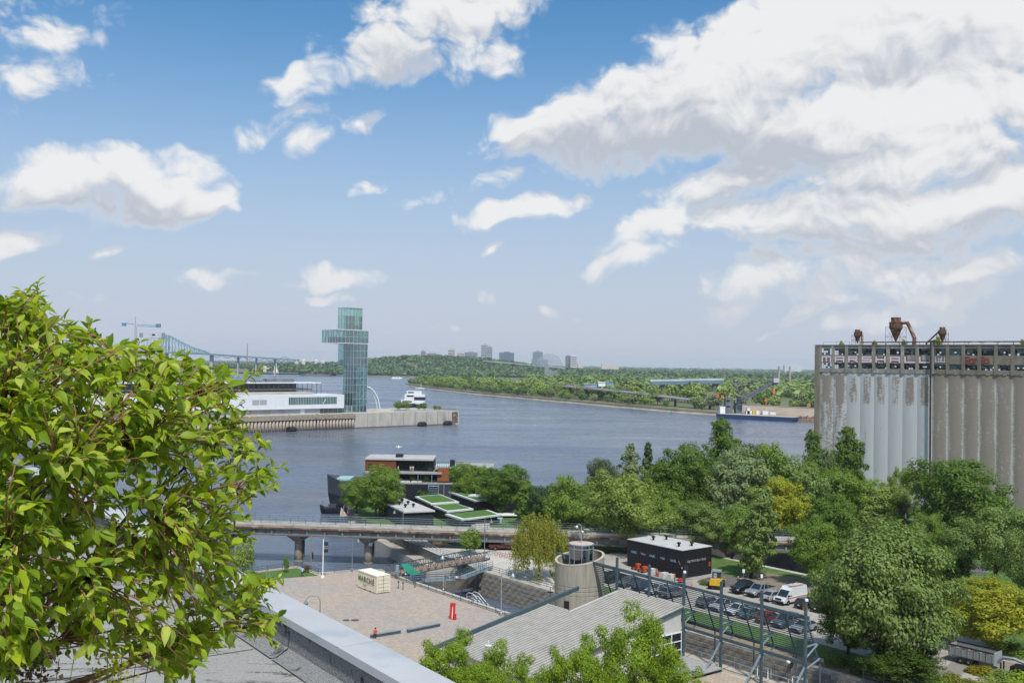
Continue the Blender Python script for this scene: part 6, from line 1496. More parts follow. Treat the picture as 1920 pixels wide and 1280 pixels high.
# far bank trees, one by one
FCOL = [((.22, .30, .055), 'rounded bright green tree on the far bank', 'bright trees on the far bank'), ((.13, .205, .045), 'dark green tree on the far bank', 'dark trees on the far bank'), ((.21, .245, .10), 'pale olive tree on the far bank', 'olive trees on the far bank')]
fr_ = random.Random(21)
cum = 0
for i in range(len(BP)-2):
    p, q = BP[i], BP[i+1]; L_ = (q-p).length; dd = (q-p).normalized(); nn_ = V((-dd.y, dd.x, 0)); nn_ = nn_ if nn_.y > 0 else -nn_
    px_mid = 0
    s = 0
    while s < L_:
        P = p+dd*s; pxx = 960+F*P.x/P.y
        rows = (10, 26, 48, 78) if pxx < 1090 else ((12, 30, 105) if pxx < 1375 else (70, 95, 125))
        for r_i, off in enumerate(rows):
            if fr_.random() < .12: continue
            c = P+nn_*(off+fr_.uniform(-6, 6))+dd*fr_.uniform(-6, 6)
            H = fr_.uniform(10, 17)*(1.15 if r_i else .75); 
            if 1100 < pxx < 1375 and r_i < 2: H *= .86
            k = fr_.choices([0, 1, 2], [.5, .3, .2])[0]; col, lab, grpn = FCOL[k]; v = fr_.uniform(.8, 1.2)
            seg = 'near its grassy tip' if pxx < 830 else 'below the skyline towers' if pxx < 960 else 'below the geodesic dome' if pxx < 1090 else 'beside the blue sheds' if pxx < 1200 else 'along the grey elevated road' if pxx < 1360 else 'behind the stone quay'
            lab2 = lab+' '+seg+(' at the waterline' if r_i == 0 else ', set back')
            tree('far', (c.x, c.y, 2.8), H, H*fr_.uniform(.42, .6), tuple(x*v for x in col), lab2, lab2.replace('tree', 'trees', 1), 'bank_tree')
        s += fr_.uniform(15, 21)*(1.0 if pxx < 1090 else 1.1)
# woods read as one mass: island hill and the plain to the horizon
def woods(name, pts, col, seed, per=26):
    rng = np.random.default_rng(seed); pts = np.array(pts); m_ = len(pts)
    u = unit(rng, m_*per); base = np.repeat(pts, per, 0); r = base[:, 3:4]; h = base[:, 4:5]
    C = base[:, :3]+u*np.concatenate([r, r, h*.5], 1)*rng.uniform(.6, 1, (m_*per, 1))+np.concatenate([r*0, r*0, h*.55], 1)
    me = leaf_mesh(name, C, u+np.array([0, 0, .35])+rng.normal(size=u.shape)*.2, base[:, 3]*.85, leaf_woods, rng)
    o = obj(name, me, None, col=col); o['kind'] = 'stuff'; return o
def woods_mat():
    m = foliage('wood_leaves', .1, .35); t = m.node_tree; g = nd(t, 'ShaderNodeNewGeometry'); n = noise(t, g.outputs['Position'], .022, 3, .6)
    for nn in t.nodes:
        if nn.type == 'HUE_SAT': setin(t, nn, 'Value', mrange(t, n, .3, .7, .62, 1.35)); break
    return m
leaf_woods = woods_mat()
rw = random.Random(4); pts = []
for _ in range(2300):
    px = rw.uniform(385, 1330); Y = rw.uniform(2905, 3700)
    if px < 700: Y = rw.uniform(3000 if px < 560 else 2760, 3500)
    X = (px-960)*Y/F
    if px < 470 and Y < 3330: continue
    hh = hill_h(px, Y); pts.append((X, Y, 2.8+hh, rw.uniform(6, 11), rw.uniform(12, 19)))
for _ in range(500):
    px = rw.uniform(620, 1100); Y = rw.uniform(2720 if px > 700 else 2800, 2930); pts.append(((px-960)*Y/F, Y, 2.8, rw.uniform(6, 10), rw.uniform(11, 17)))
woods('woodland_hill', pts, (.085, .145, .045), 1)
pts = []
for _ in range(1500):
    Y = 1/rw.uniform(1/2600, 1/1250); px = rw.uniform(990 if Y > 1600 else 1000, 1620)
    if 1040 < px < 1110 and Y < 1400: continue
    if 1225 < px < 1355 and Y < 1520: continue
    pts.append(((px-960)*Y/F, Y, 2.8, rw.uniform(6, 10), rw.uniform(10, 16)))
woods('woodland_bank', pts, (.15, .215, .055), 2)
pts = []
for _ in range(3600):
    Y = 1/rw.uniform(1/19000, 1/2650); px = rw.uniform(330, 1640)
    if Y < 3800 and px < 1090: continue
    k = min(3.0, max(1, Y/4200)); pts.append(((px-960)*Y/F, Y, 2.8, rw.uniform(9, 16)*k, rw.uniform(11, 17)*(1+.15*k)))
woods('woodland_plain', pts, (.085, .135, .05), 3, 16)
# ================================================================== vehicles
paint = mat('car_paint', (1, 1, 1), (.94, .94, .94), 1.5, .28, .25, objcol=True, spec=.5, coat=.5)
rimm = mat('alloy_rim', (.45, .46, .48), None, 4, .35, .7); plate = mat('number_plate', (.7, .7, .7), None, 4, .5)
lampw = mat('headlamp', (.7, .72, .75), None, 4, .15, spec=.8); lampr = mat('tail_lamp', (.35, .01, .01), None, 4, .25)
wheel_me = {}
def wheel(r, w_):
    if (r, w_) in wheel_me: return wheel_me[(r, w_)]
    def lat(prof, n=14):
        b = MB(); vs = []
        for rr, y in prof:
            for k in range(n): a = 2*math.pi*k/n; vs.append((rr*math.cos(a), y, rr*math.sin(a)))
        b.add(vs, [(i*n+k, (i+1)*n+k, (i+1)*n+(k+1) % n, i*n+(k+1) % n) for i in range(len(prof)-1) for k in range(n)]+[tuple(range(n)), tuple(range((len(prof)-1)*n, len(prof)*n))[::-1]]); return b
    t_ = lat([(r*.62, -w_/2), (r*.95, -w_/2), (r, -w_*.35), (r, w_*.35), (r*.95, w_/2), (r*.62, w_/2)]).mesh('tyre', rubber)
    q = lat([(r*.2, -w_*.52), (r*.6, -w_*.44), (r*.6, w_*.44), (r*.2, w_*.52)]).mesh('rim', rimm)
    wheel_me[(r, w_)] = (t_, q); return t_, q
CARS = {  # side profile of the body (x, z), greenhouse lower / upper outlines
 'sedan': dict(L=4.6, W=1.8, r=.32, wb=(-1.35, 1.35), body=[(-2.3, .3), (-2.3, .75), (-2.2, .95), (-1.6, 1.0), (1.0, .93), (1.9, .82), (2.28, .68), (2.3, .3)], gh=[(-1.85, .98), (1.05, .92)], rf=[(-1.1, 1.42), (.25, 1.44)]),
 'suv': dict(L=4.6, W=1.86, r=.36, wb=(-1.35, 1.4), body=[(-2.3, .35), (-2.3, .95), (-2.2, 1.1), (1.1, 1.06), (2.1, .98), (2.3, .8), (2.3, .35)], gh=[(-2.2, 1.08), (1.2, 1.05)], rf=[(-1.95, 1.68), (.35, 1.7)]),
 'hatch': dict(L=4.2, W=1.78, r=.32, wb=(-1.25, 1.3), body=[(-2.1, .3), (-2.12, .85), (-2.0, 1.02), (1.0, .95), (1.8, .85), (2.1, .68), (2.1, .3)], gh=[(-2.0, 1.0), (1.1, .94)], rf=[(-1.55, 1.5), (.25, 1.5)]),
 'pickup': dict(L=5.8, W=1.98, r=.4, wb=(-1.75, 1.85), body=[(-2.9, .45), (-2.9, 1.15), (-.75, 1.17), (1.35, 1.16), (2.7, 1.1), (2.9, .9), (2.9, .45)], gh=[(-.7, 1.16), (1.5, 1.15)], rf=[(-.55, 1.86), (.75, 1.88)]),
 'van': dict(L=6.0, W=2.06, r=.36, wb=(-1.9, 1.85), body=[(-3.0, .42), (-3.0, 1.2), (1.95, 1.2), (2.85, 1.05), (3.0, .8), (3.0, .42)], gh=[(-3.0, 1.18), (2.15, 1.18)], rf=[(-2.92, 2.55), (.75, 2.6)]),
}
def build_car(kd, label, col, loc, rz, group=None, name=None, cat='car'):
    c = CARS[kd]; W = c['W']; t = thing(name or 'parked_car', label, cat, loc, rz, group); ROOT[t] = Matrix()
    def shell(pr, w0, w1):
        b = MB(); n = len(pr); cx_ = sum(p[0] for p in pr)/n; cz_ = sum(p[1] for p in pr)/n; vs = []
        for y, k in ((-w0, .965), (-w1, 1), (w1, 1), (w0, .965)):
            for x, z in pr: vs.append((cx_+(x-cx_)*k, y, cz_+(z-cz_)*k))
        b.add(vs, [(i*n+j, (i+1)*n+j, (i+1)*n+(j+1) % n, i*n+(j+1) % n) for i in range(3) for j in range(n)]+[tuple(range(n)), tuple(range(3*n, 4*n))[::-1]]); return b
    part(shell(c['body'], W/2, W/2-.1), 'body', paint, t, col=col)
    (gx0, gz0), (gx1, gz1) = c['gh']; (rx0, rz0), (rx1, rz1) = c['rf']; w0, w1 = W/2-.06, W/2-.24
    if kd == 'van':
        b = MB(); w1 = W/2-.14
        def ring(x, z, w_): return [(x, -w_, z), (x, w_, z)]
        vs = ring(gx0, gz0, w0)+ring(gx1-.05, gz1, w0)+ring(rx1, rz1, w1)+ring(rx0, rz0, w1)
        b.add(vs, [(0, 2, 4, 6), (1, 7, 5, 3), (2, 3, 5, 4), (4, 5, 7, 6), (6, 7, 1, 0)]); part(b, 'cargo_body', paint, t, col=col)
        b = MB(); b.add([(gx1-.02, -w0+.12, gz1+.05), (gx1-.02, w0-.12, gz1+.05), (1.28, w1-.06, 2.1), (1.28, -w1+.06, 2.1)], [(0, 1, 2, 3)]); part(b, 'windscreen', dglass, t)
        for s in (-1, 1):
            b = MB(); b.add([(1.75, s*(w0+.0), 1.25), (.85, s*(w0+.0), 1.25), (.85, s*(w0-.06), 2.0), (1.2, s*(w0-.06), 2.0)], [(0, 1, 2, 3) if s < 0 else (3, 2, 1, 0)]); part(b, 'side_window', dglass, t)
            b = MB(); b.par((-2.9, s*(W/2+.004)-.004, .98), (5.2, 0, .02), (0, .008, 0), (0, 0, .13)); part(b, 'red_stripe', redp, t)
            b = MB(); b.box((2.0, s*(W/2+.15), 1.45), (.15, .22, .3)); part(b, 'mirror', dark, t)
        b = MB(); b.box((3.01, 0, .95), (.04, 1.1, .3)); part(b, 'grille', dark, t)
        b = MB(); b.par((-2.6, -W/2-.004, .42), (4.0, 0, 0), (0, .01, 0), (0, 0, .2)); part(b, 'sill', dark, t)
        for i, (x0, x1, z0, mm) in enumerate(((-1.9, .2, 1.92, mat('van_ink', (.07, .05, .09), None, 3, .6)), (-.9, .35, 1.66, mat('van_ink_red', (.6, .12, .2), None, 3, .6)))):
            b = MB(); 
            for j in range(9):
                x = x0+(x1-x0)*j/9; b.par((x, -w0-.012+.052*(z0-1.2)/1.0, z0+.03*(j % 3)), ((x1-x0)/9*.72, 0, .0), (0, .012, 0), (0, .0, .15+.05*((j*7) % 3)))
            part(b, 'side_lettering', mm, t)
        b = MB(); b.bar((-2.2, .55, 2.72), (.9, .6, 2.8), .5, .14); part(b, 'roof_ladder', mat('pink_timber', (.62, .42, .32), None, 3, .8), t)
        b = MB()
        for x in (-2.5, -1.2, .1): b.bar((x, -w1, 2.66), (x, w1, 2.66), .06, .06); b.bar((x, -w1, 2.5), (x, -w1, 2.68), .05, .05)
        part(b, 'roof_rack', galv, t)
    else:
        g = [(gx0, gz0), (gx1, gz1), (rx1, rz1), (rx0, rz0)]
        b = MB(); vs = [(gx0, -w0, gz0), (gx0, w0, gz0), (gx1, -w0, gz1), (gx1, w0, gz1), (rx1, -w1, rz1), (rx1, w1, rz1), (rx0, -w1, rz0), (rx0, w1, rz0)]
        b.add(vs, [(4, 5, 7, 6)]); b.v = [(x, y, z+.012) for x, y, z in b.v]; 
        b2 = MB(); b2.par((rx0-.05, -w1-.02, rz0-.03), (rx1-rx0+.1, 0, rz1-rz0), (0, 2*w1+.04, 0), (0, 0, .07)); part(b2, 'roof', paint, t, col=col)
        for f_, nme in (((2, 3, 5, 4), 'windscreen'), ((0, 6, 7, 1), 'rear_window'), ((0, 2, 4, 6), 'side_window'), ((1, 7, 5, 3), 'side_window')):
            b = MB(); b.add([vs[i] for i in f_], [(0, 1, 2, 3)]); part(b, nme, dglass, t)
        for s in (-1, 1):
            b = MB(); mid = (gx0+gx1)/2
            for (xa, za, xb, zb) in ((gx0, gz0, rx0, rz0), (gx1, gz1, rx1, rz1), (mid, gz0, (rx0+rx1)/2, rz0)): b.bar((xa, s*w0, za), (xb, s*w1, zb), .09, .07)
            part(b, 'pillar', paint, t, col=col)
            b = MB(); b.box((gx1-.35, s*(W/2+.06), gz1+.08), (.12, .18, .14)); part(b, 'mirror', paint, t, col=col)
        if kd == 'pickup':
            b = MB(); b.par((-2.75, -.78, 1.175), (1.95, 0, 0), (0, 1.56, 0), (0, 0, .01)); part(b, 'cargo_bed', dark, t)
        b = MB(); b.box((c['L']/2+.005, 0, .62), (.03, 1.0, .22)); part(b, 'grille', dark, t)
    for x in c['wb']:
        for s in (-1, 1):
            ty, rm = wheel(c['r'], .22); o = obj('wheel', ty, t, (x, s*(W/2-.10), c['r'])); obj('rim', rm, o)
            b = MB(); b.lathe([(c['r']*1.16, 0)], n=3) if False else None
            b = MB(); n = 12; vs = [(x, s*(W/2+.006), c['r'])]+[(x+c['r']*1.18*math.cos(a), s*(W/2+.006), c['r']+c['r']*1.18*math.sin(a)) for a in np.linspace(0, math.pi, n)]
            b.add(vs, [(0, i, i+1) for i in range(1, n)]); part(b, 'wheel_arch', dark, t)
    for s in (-1, 1):
        fx_ = c['body'][-2]; b = MB(); b.box((fx_[0]-.02, s*(W/2-.25), fx_[1]-.06), (.1, .36, .15)); part(b, 'headlight', lampw, t)
        b = MB(); b.box((-c['L']/2+.01, s*(W/2-.18), .85), (.07, .26, .18)); part(b, 'taillight', lampr, t)
    for x in (-c['L']/2, c['L']/2):
        b = MB(); b.box((x, 0, c['body'][0][1]+.12), (.16, W-.12, .22)); part(b, 'bumper', dark if kd in ('van', 'suv') else rubber, t)
    b = MB(); b.box((-c['L']/2-.085, 0, .62), (.02, .34, .16)); part(b, 'plate', plate, t)
    return t
def solve_m(n, px):
    d = ray(px, 1100); lo, hi = -200., 0.
    for _ in range(60):
        mid = (lo+hi)/2; p = cn(n, mid)
        if p.x/p.y < d.x/d.y: lo = mid
        else: hi = mid
    return lo
AN = math.atan2(N2.y, N2.x)
def park(kd, n, px, toward, label, col, **kw):
    p = cn(n, solve_m(n, px), 4.012); return build_car(kd, label, col, p, AN if toward > 0 else AN+math.pi, **kw)
blk_, slv, gry, wht_, red_, blu_, teal_ = (.012, .013, .017), (.42, .43, .45), (.15, .16, .18), (.62, .63, .65), (.28, .02, .03), (.05, .08, .14), (.10, .17, .18)
park('pickup', 129.7, 1398, -1, 'black pickup next to the yellow wheel loader', blk_)
park('pickup', 129.9, 1427, -1, 'silver crew-cab pickup between black pickup and small silver car', (.30, .31, .34))
park('sedan', 129.0, 1451, 1, 'small silver saloon parked between silver pickup and white van', slv)
park('van', 129.6, 1482, -1, 'white high-roof van with red stripe and roof ladder', (.72, .73, .74), name='parked_van', cat='van')
park('hatch', 129.2, 1514, 1, 'black hatchback parked beside the white van', blk_)
park('sedan', 129.6, 1546, 1, 'dark car half hidden by the massive grey-green tree', blk_)
RW2 = [(1152, 'suv', blk_, 1, 'dark suv at the control tower end behind the slats'), (1180, 'sedan', gry, -1, 'grey car behind the slats next to the dark suv'), (1208, 'hatch', blu_, 1, 'blue-grey hatchback behind the slats facing the black shed'),
       (1234, 'sedan', slv, -1, 'silver car behind the slats near the stacked bags'), (1262, 'suv', gry, 1, 'grey suv behind the slats opposite the shed corner'), (1330, 'hatch', (.12, .14, .19), 1, 'dark blue hatchback behind the second screen bay'),
       (1357, 'suv', slv, -1, 'silver suv behind the slats opposite the wheel loader'), (1384, 'sedan', wht_, -1, 'white saloon behind the slats opposite the black pickup'), (1410, 'sedan', teal_, 1, 'dark teal saloon behind the slats between white and red cars'),
       (1443, 'hatch', red_, 1, 'red hatchback parked behind the slats'), (1474, 'suv', (.10, .12, .16), -1, 'dark blue suv behind the slats beside the red hatchback'), (1508, 'sedan', (.28, .30, .34), -1, 'grey saloon at the tree end of the row behind the slats')]
for (px, kd, col, tw, lab) in RW2: park(kd, 117.3, px, tw, lab, col)
for (px, py, col, lab) in ((1605, 1150, wht_, 'white car glimpsed through the massive tree'), (1640, 1195, wht_, 'white car hidden low behind the massive tree')):
    p = gp(px, py); build_car('suv', lab, col, (p.x, p.y, 4.012), AN)
# wheel loader
wp = gp(1344, 1101); wl_ = thing('wheel_loader', 'yellow wheel loader with a grey cab by the black shed', 'loader', (wp.x, wp.y, 4.006), AN+.55); ROOT[wl_] = Matrix()
yel = mat('loader_yellow', (.62, .36, .02), (.52, .3, .02), 2, .5)
b = MB(); b.par((-2.2, -.85, .75), (2.4, 0, 0), (0, 1.7, 0), (0, 0, .75)); b.par((-2.2, -.7, 1.5), (1.2, 0, .0), (0, 1.4, 0), (0, 0, .25)); part(b, 'engine_cover', yel, wl_)
b = MB(); b.par((.3, -.6, .7), (1.2, 0, 0), (0, 1.2, 0), (0, 0, .5)); part(b, 'front_frame', yel, wl_)
b = MB(); b.par((-.9, -.65, 1.5), (1.3, 0, 0), (0, 1.3, 0), (0, 0, 1.2)); part(b, 'cab_glass', dglass, wl_)
b = MB(); b.par((-1.0, -.75, 2.7), (1.5, 0, 0), (0, 1.5, 0), (0, 0, .22)); part(b, 'cab_roof', galv, wl_)
b = MB(); b.bar((-1.6, 0, 1.7), (-1.6, 0, 2.6), .5, .5); part(b, 'exhaust_box', galv, wl_)
for s in (-.45, .45):
    b = MB(); b.path([(.3, s, 1.5), (1.4, s, 1.1), (2.3, s, .6)], .12, 6); part(b, 'lift_arm', yel, wl_)
b = MB(); b.add([(2.2, -1.1, .1), (3.1, -1.1, .1), (3.0, -1.1, .35), (2.35, -1.1, 1.0), (2.15, -1.1, .9), (2.2, 1.1, .1), (3.1, 1.1, .1), (3.0, 1.1, .35), (2.35, 1.1, 1.0), (2.15, 1.1, .9)], [(0, 1, 2, 3, 4), (9, 8, 7, 6, 5), (0, 5, 6, 1), (4, 3, 8, 9), (0, 4, 9, 5)]); part(b, 'bucket', yel, wl_)
for x in (-1.4, 1.0):
    for s in (-1, 1):
        ty, rm = wheel(.62, .4); o = obj('wheel', ty, wl_, (x, s*.95, .62)); obj('rim', rm, o)
# dump trailer and tow truck
p0, p1 = gp(1795, 1238), gp(1865, 1255); dd = (p1-p0).normalized(); ah = math.atan2(dd.y, dd.x)
dtp = (p0+p1)/2; dt = thing('dump_trailer', 'grey dump trailer with a black tarp rail on the track', 'trailer', (dtp.x, dtp.y, 4.012), ah); ROOT[dt] = Matrix()
trg = mat('trailer_grey', (.27, .28, .29), (.22, .23, .24), 1, .6)
for s in (-1, 1):
    b = MB(); b.par((-2.9, s*1.05-.04, .95), (5.6, 0, 0), (0, .08, 0), (0, 0, 1.15)); part(b, 'side_wall', trg, dt)
    b = MB(); b.bar((-2.9, s*1.05, 2.16), (2.7, s*1.05, 2.16), .14, .12); part(b, 'tarp_rail', dark, dt)
    for k in range(8): 
        b = MB(); b.box((-2.7+.75*k, s*1.11, 1.5), (.09, .06, 1.05)); part(b, 'stake', trg, dt)
        b = MB(); b.box((-2.4+.7*k, s*1.112, 1.98), (.3, .02, .09)); part(b, 'reflector', white if k % 2 else redp, dt)
    for x in (-1.4, -.4):
        ty, rm = wheel(.42, .28); o = obj('wheel', ty, dt, (x, s*.95, .42)); obj('rim', rm, o)
b = MB(); b.par((-2.9, -1.05, .85), (5.6, 0, 0), (0, 2.1, 0), (0, 0, .12)); b.par((2.62, -1.05, .95), (.08, 0, 0), (0, 2.1, 0), (0, 0, 1.3)); b.par((-2.95, -1.05, .95), (.08, 0, 0), (0, 2.1, 0), (0, 0, 1.15)); part(b, 'bed', trg, dt)
b = MB(); b.bar((2.3, 0, .75), (-2.8, 0, .75), .8, .25); part(b, 'chassis', dark, dt)
b = MB(); b.path([(2.7, 0, 1.2), (3.4, 0, 1.75), (4.6, 0, 1.85), (5.8, 0, 1.6), (6.2, 0, 1.2)], .2, 6); part(b, 'gooseneck', galv, dt)
b = MB(); b.bar((3.2, .4, 1.2), (3.2, .4, .0), .14, .14); b.bar((3.2, -.4, 1.2), (3.2, -.4, .0), .14, .14); part(b, 'jack_leg', dark, dt)
q = dtp+dd*7.4; build_car('pickup', 'black pickup coupled to the dump trailer', blk_, (q.x, q.y, 4.012), ah, name='tow_truck', cat='pickup')
# ================================================================== plaza and lockside things
# shipping container with painted lettering
c0, cA, cB = gp(706, 1113.6), gp(669.7, 1100), gp(730.3, 1110.6)
la = (cA-c0); la.z = 0; la = la.normalized(); lb = V((la.y, -la.x, 0)); lb = lb if lb.x > 0 else -lb
cont = thing('shipping_container', 'cream shipping container with coloured lettering on the plaza', 'container', c0)
crm = mat('cream_paint', (.66, .61, .48), (.6, .55, .43), .8, .6, c3=(.5, .43, .32), s3=.6, t3=(.62, .75))
Lc, Wc, Hc, z0 = 6.06, 2.44, 2.62, 4.14
b = MB(); b.par(c0+la*.06+lb*.06+V((0, 0, .14)), la*(Lc-.12), lb*(Wc-.12), V((0, 0, Hc-.06))); part(b, 'box', crm, cont)
b = MB(); b.par(c0+V((0, 0, Hc+.10)), la*Lc, lb*Wc, V((0, 0, .06))); part(b, 'roof', mat('cream_roof', (.72, .69, .58), (.66, .63, .52), .6, .6), cont)
for a_ in (0, Lc-.16):
    for w_ in (0, Wc-.16): b = MB(); b.par(c0+la*a_+lb*w_+V((0, 0, .12)), la*.16, lb*.16, V((0, 0, Hc-.02))); part(b, 'corner_post', crm, cont)
for z in (.12, Hc-.05):
    for w_ in (-.0, Wc-.14): b = MB(); b.par(c0+la*.16+lb*w_+V((0, 0, z)), la*(Lc-.32), lb*.14, V((0, 0, .15))); part(b, 'side_rail', crm, cont)
for k in range(26): b = MB(); b.par(c0+la*(.25+.22*k)+lb*.03+V((0, 0, .3)), la*.1, lb*.035, V((0, 0, Hc-.4))); part(b, 'corrugation', crm, cont)
for k in range(4): b = MB(); b.tube(c0+lb*(.35+.58*k)-la*.03+V((0, 0, .3)), c0+lb*(.35+.58*k)-la*.03+V((0, 0, Hc)), .035, n=6); part(b, 'lock_bar', crm, cont)
for k in range(4): b = MB(); b.bar(c0+lb*.2-la*.01+V((0, 0, .5+.55*k)), c0+lb*(Wc-.2)-la*.01+V((0, 0, .5+.55*k)), .03, .05); part(b, 'door_rib', crm, cont)
b = MB(); b.par(c0+lb*(Wc/2-.015)-la*.01+V((0, 0, .25)), lb*.03, la*.05, V((0, 0, Hc-.2))); part(b, 'door_gap', dark, cont)
for k in (2.0, 3.6): b = MB(); b.box(c0+la*k+lb*.1+V((0, 0, .1)), (.4, .3, .2), math.atan2(la.y, la.x)); part(b, 'support_block', bark, cont)
mar_cols = [(.12, .30, .03), (.07, .16, .03), (.04, .055, .03), (.16, .015, .05), (.05, .07, .05), (.05, .05, .05)]
for k, ch in enumerate('MARCHÉ'):
    tcen = c0+la*(Lc-.75-.86*k)-lb*.035+V((0, 0, 1.66-.02*k))
    text_obj(ch, 1.15, 'painted_letter', mat('letter_%s' % 'abcdef'[k], mar_cols[k], None, 3, .7), cont, facing(tcen, -la), .008, .012)
text_obj('MARCHÉ', .26, 'painted_line', dark, cont, facing(c0+la*3.6-lb*.035+V((0, 0, .75)), -la), .006)
# benches
for (pa_, pb_, lab) in (((697, 1196), (752, 1187), 'long grey metal bench with a person sitting on its end'), ((766, 1186), (826, 1174), 'long empty grey metal bench on the plaza')):
    A, B = gp(*pa_), gp(*pb_); dd = (B-A).normalized(); nn_ = V((-dd.y, dd.x, 0)); r_ = thing('bench', lab, 'bench', A)
    b = MB(); b.par(A+V((0, 0, .38)), (B-A), nn_*.5, V((0, 0, .1))); part(b, 'seat', mat('bench_steel', (.30, .34, .38), (.25, .28, .31), 2, .5, .3), r_)
    b = MB(); b.par(A+nn_*.08+V((0, 0, .02)), (B-A), nn_*.34, V((0, 0, .355))); part(b, 'plinth', steel, r_)
# red sculpture sign
q = gp(847.5, 1160); rs_ = thing('red_marker', 'red metal arch-shaped marker standing on the plaza', 'sculpture', q)
b = MB(); b.bar(q+V((-.25, 0, 0)), q+V((-.12, 0, 2.25)), .16, .3); b.bar(q+V((.25, 0, 0)), q+V((.30, 0, 2.25)), .34, .3); b.box(q+V((.1, 0, 2.05)), (.72, .32, .42)); part(b, 'frame', redp, rs_)
b = MB(); b.bar(q+V((.02, .02, .1)), q+V((.12, .02, 1.8)), .22, .1); part(b, 'white_inset', white, rs_)
b = MB(); b.box(q+V((.45, -.35, .42)), (.34, .34, .84)); part(b, 'side_box', redp, rs_)
for (px, lab) in ((649, 'round iron manhole cover beside a slightly larger one'), (665.5, 'slightly larger round iron manhole cover of the pair')):
    q = gp(px, 1162); b = MB(); b.lathe([(.5 if px < 660 else .58, -.05), (.5 if px < 660 else .58, .022), (.1, .024)], q, 18); single(b, 'manhole_cover', mat('iron_cover', (.09, .08, .075), None, 6, .7), lab, 'manhole', q)
# lamps
lampg = mat('lamp_green_grey', (.16, .22, .24), (.12, .17, .19), 3, .5)
def gooseneck(px, base_py, top_py, label, side=1, m_=lampg, reach=1.7, z=4.0, Y=None):
    q = gp(px, base_py, z) if Y is None else V((at(px, 900, Y).x, Y, z)); H = at(px, top_py, q.y).z-z
    r_ = thing('street_lamp', label, 'lamp', q)
    b = MB(); b.lathe([(.16, 0), (.16, .5), (.085, .6), (.07, H-.6)], q, 10); part(b, 'pole', m_, r_)
    b = MB(); b.path([q+V((0, 0, H-.65)), q+V((side*.15*reach, 0, H-.12)), q+V((side*.5*reach, 0, H)), q+V((side*.85*reach, 0, H-.15)), q+V((side*reach, 0, H-.6))], .05, 6); part(b, 'arm', m_, r_)
    b = MB(); b.lathe([(.06, .05), (.14, -.1), (.34, -.42), (.36, -.6), (.1, -.62)], q+V((side*reach, 0, H-.6)), 12); part(b, 'shade', m_, r_, True)
gooseneck(660, 1071, 1003.5, 'green-grey gooseneck lamp by the basin railing in front of the viaduct', 1, reach=1.0)
gooseneck(605, 1148, 1117, 'gooseneck lamp with a hanging bell shade just beyond the coping', -1, reach=2.0, Y=140)
gooseneck(831, 1110, 1034, 'tall grey lamp post at the lock edge by the gangway', -1, galv, .2)
gooseneck(939.5, 1154, 1066, 'tall grey gooseneck lamp at the lock edge beside the ribbed roof', 1, galv, 1.6)
gooseneck(757, 1000, 952, 'thin lamp in front of the black annex roof', -1, lampg, 1.8, Y=206)
gooseneck(1287, 985, 915, 'grey lamp post among the trees above the black shed', -1, lampg, 1.2)
gooseneck(1520, 1030, 960, 'thin grey lamp half hidden by the trees near the road bridge', 1, lampg, 1.0)
gooseneck(908, 1045, 968, 'thin lamp post by the viaduct and the small tree', 1, lampg, 1.2)
q = gp(1714, 1012); b = MB(); H = at(1714, 945, q.y).z-4; b.lathe([(.22, 0), (.14, H)], q, 8); b.box(q+V((-.5, 0, H)), (.7, .4, .35)); b.box(q+V((.5, 0, H)), (.7, .4, .35)); single(b, 'light_mast', mat('mast_beige', (.5, .46, .4), None, 3, .7), 'beige mast with two floodlights by the dark maple', 'lamp', q)
q = gp(1698, 1010); b = MB(); H = at(1698, 952, q.y).z-4
r_ = thing('striped_post', 'red and white striped post beside the beige light mast', 'post', q)
for k in range(6): b = MB(); b.lathe([(.12, H*k/6), (.12, H*(k+1)/6)], q, 8); part(b, 'band', redp if k % 2 else white, r_)
# timber mast by the bow and hanging lamp poles
q = gp(704.5, 966); H = at(703, 917, q.y).z-4; r_ = thing('timber_pole', 'weathered timber pole with a white box beside the annex', 'pole', q); b = MB(); b.lathe([(.2, 0), (.15, H)], q, 8); part(b, 'pole', timber, r_); b = MB(); b.box(q+V((0, -.2, H-.4)), (.35, .3, .8)); part(b, 'white_box', white, r_)
q = gp(583, 1064, 1.0); q.z = 0; H = at(586, 1001, q.y).z; r_ = thing('timber_pole', 'slim timber pole rising from the basin beside the lawn', 'pole', q); b = MB(); b.lathe([(.13, -.3), (.1, H)], q, 7); part(b, 'pole', timber, r_); b = MB(); b.box(q+V((.25, 0, H*.45)), (.25, .2, 1.2)); part(b, 'black_box', dark, r_)
# banner
q = gp(605, 1083); H = at(605, 1012, q.y).z-4; r_ = thing('banner_pole', 'white pole with a dark banner at the corner of the plaza', 'banner', q)
b = MB(); b.lathe([(.3, 0), (.3, .35), (.09, .45), (.08, H), (.12, H+.15)], q, 10); part(b, 'pole', white, r_)
zb0, zb1 = at(605, 1035, q.y).z, at(605, 1015, q.y).z
b = MB(); b.par(q+V((.12, 0, zb0-4)), V((.72, -.15, 0)), V((0, .02, 0)), V((0, 0, zb1-zb0))); part(b, 'banner', mat('banner_black', (.03, .032, .04), None, 2, .7), r_)
text_obj('BOTA', .26, 'banner_text', lt, r_, facing(q+V((.48, -.10, (zb0+zb1)/2-4+.1)), V((.72, -.15, 0))), .004); text_obj('BOTA', .26, 'banner_text', lt, r_, facing(q+V((.48, -.10, (zb0+zb1)/2-4-.2)), V((.72, -.15, 0))), .004)
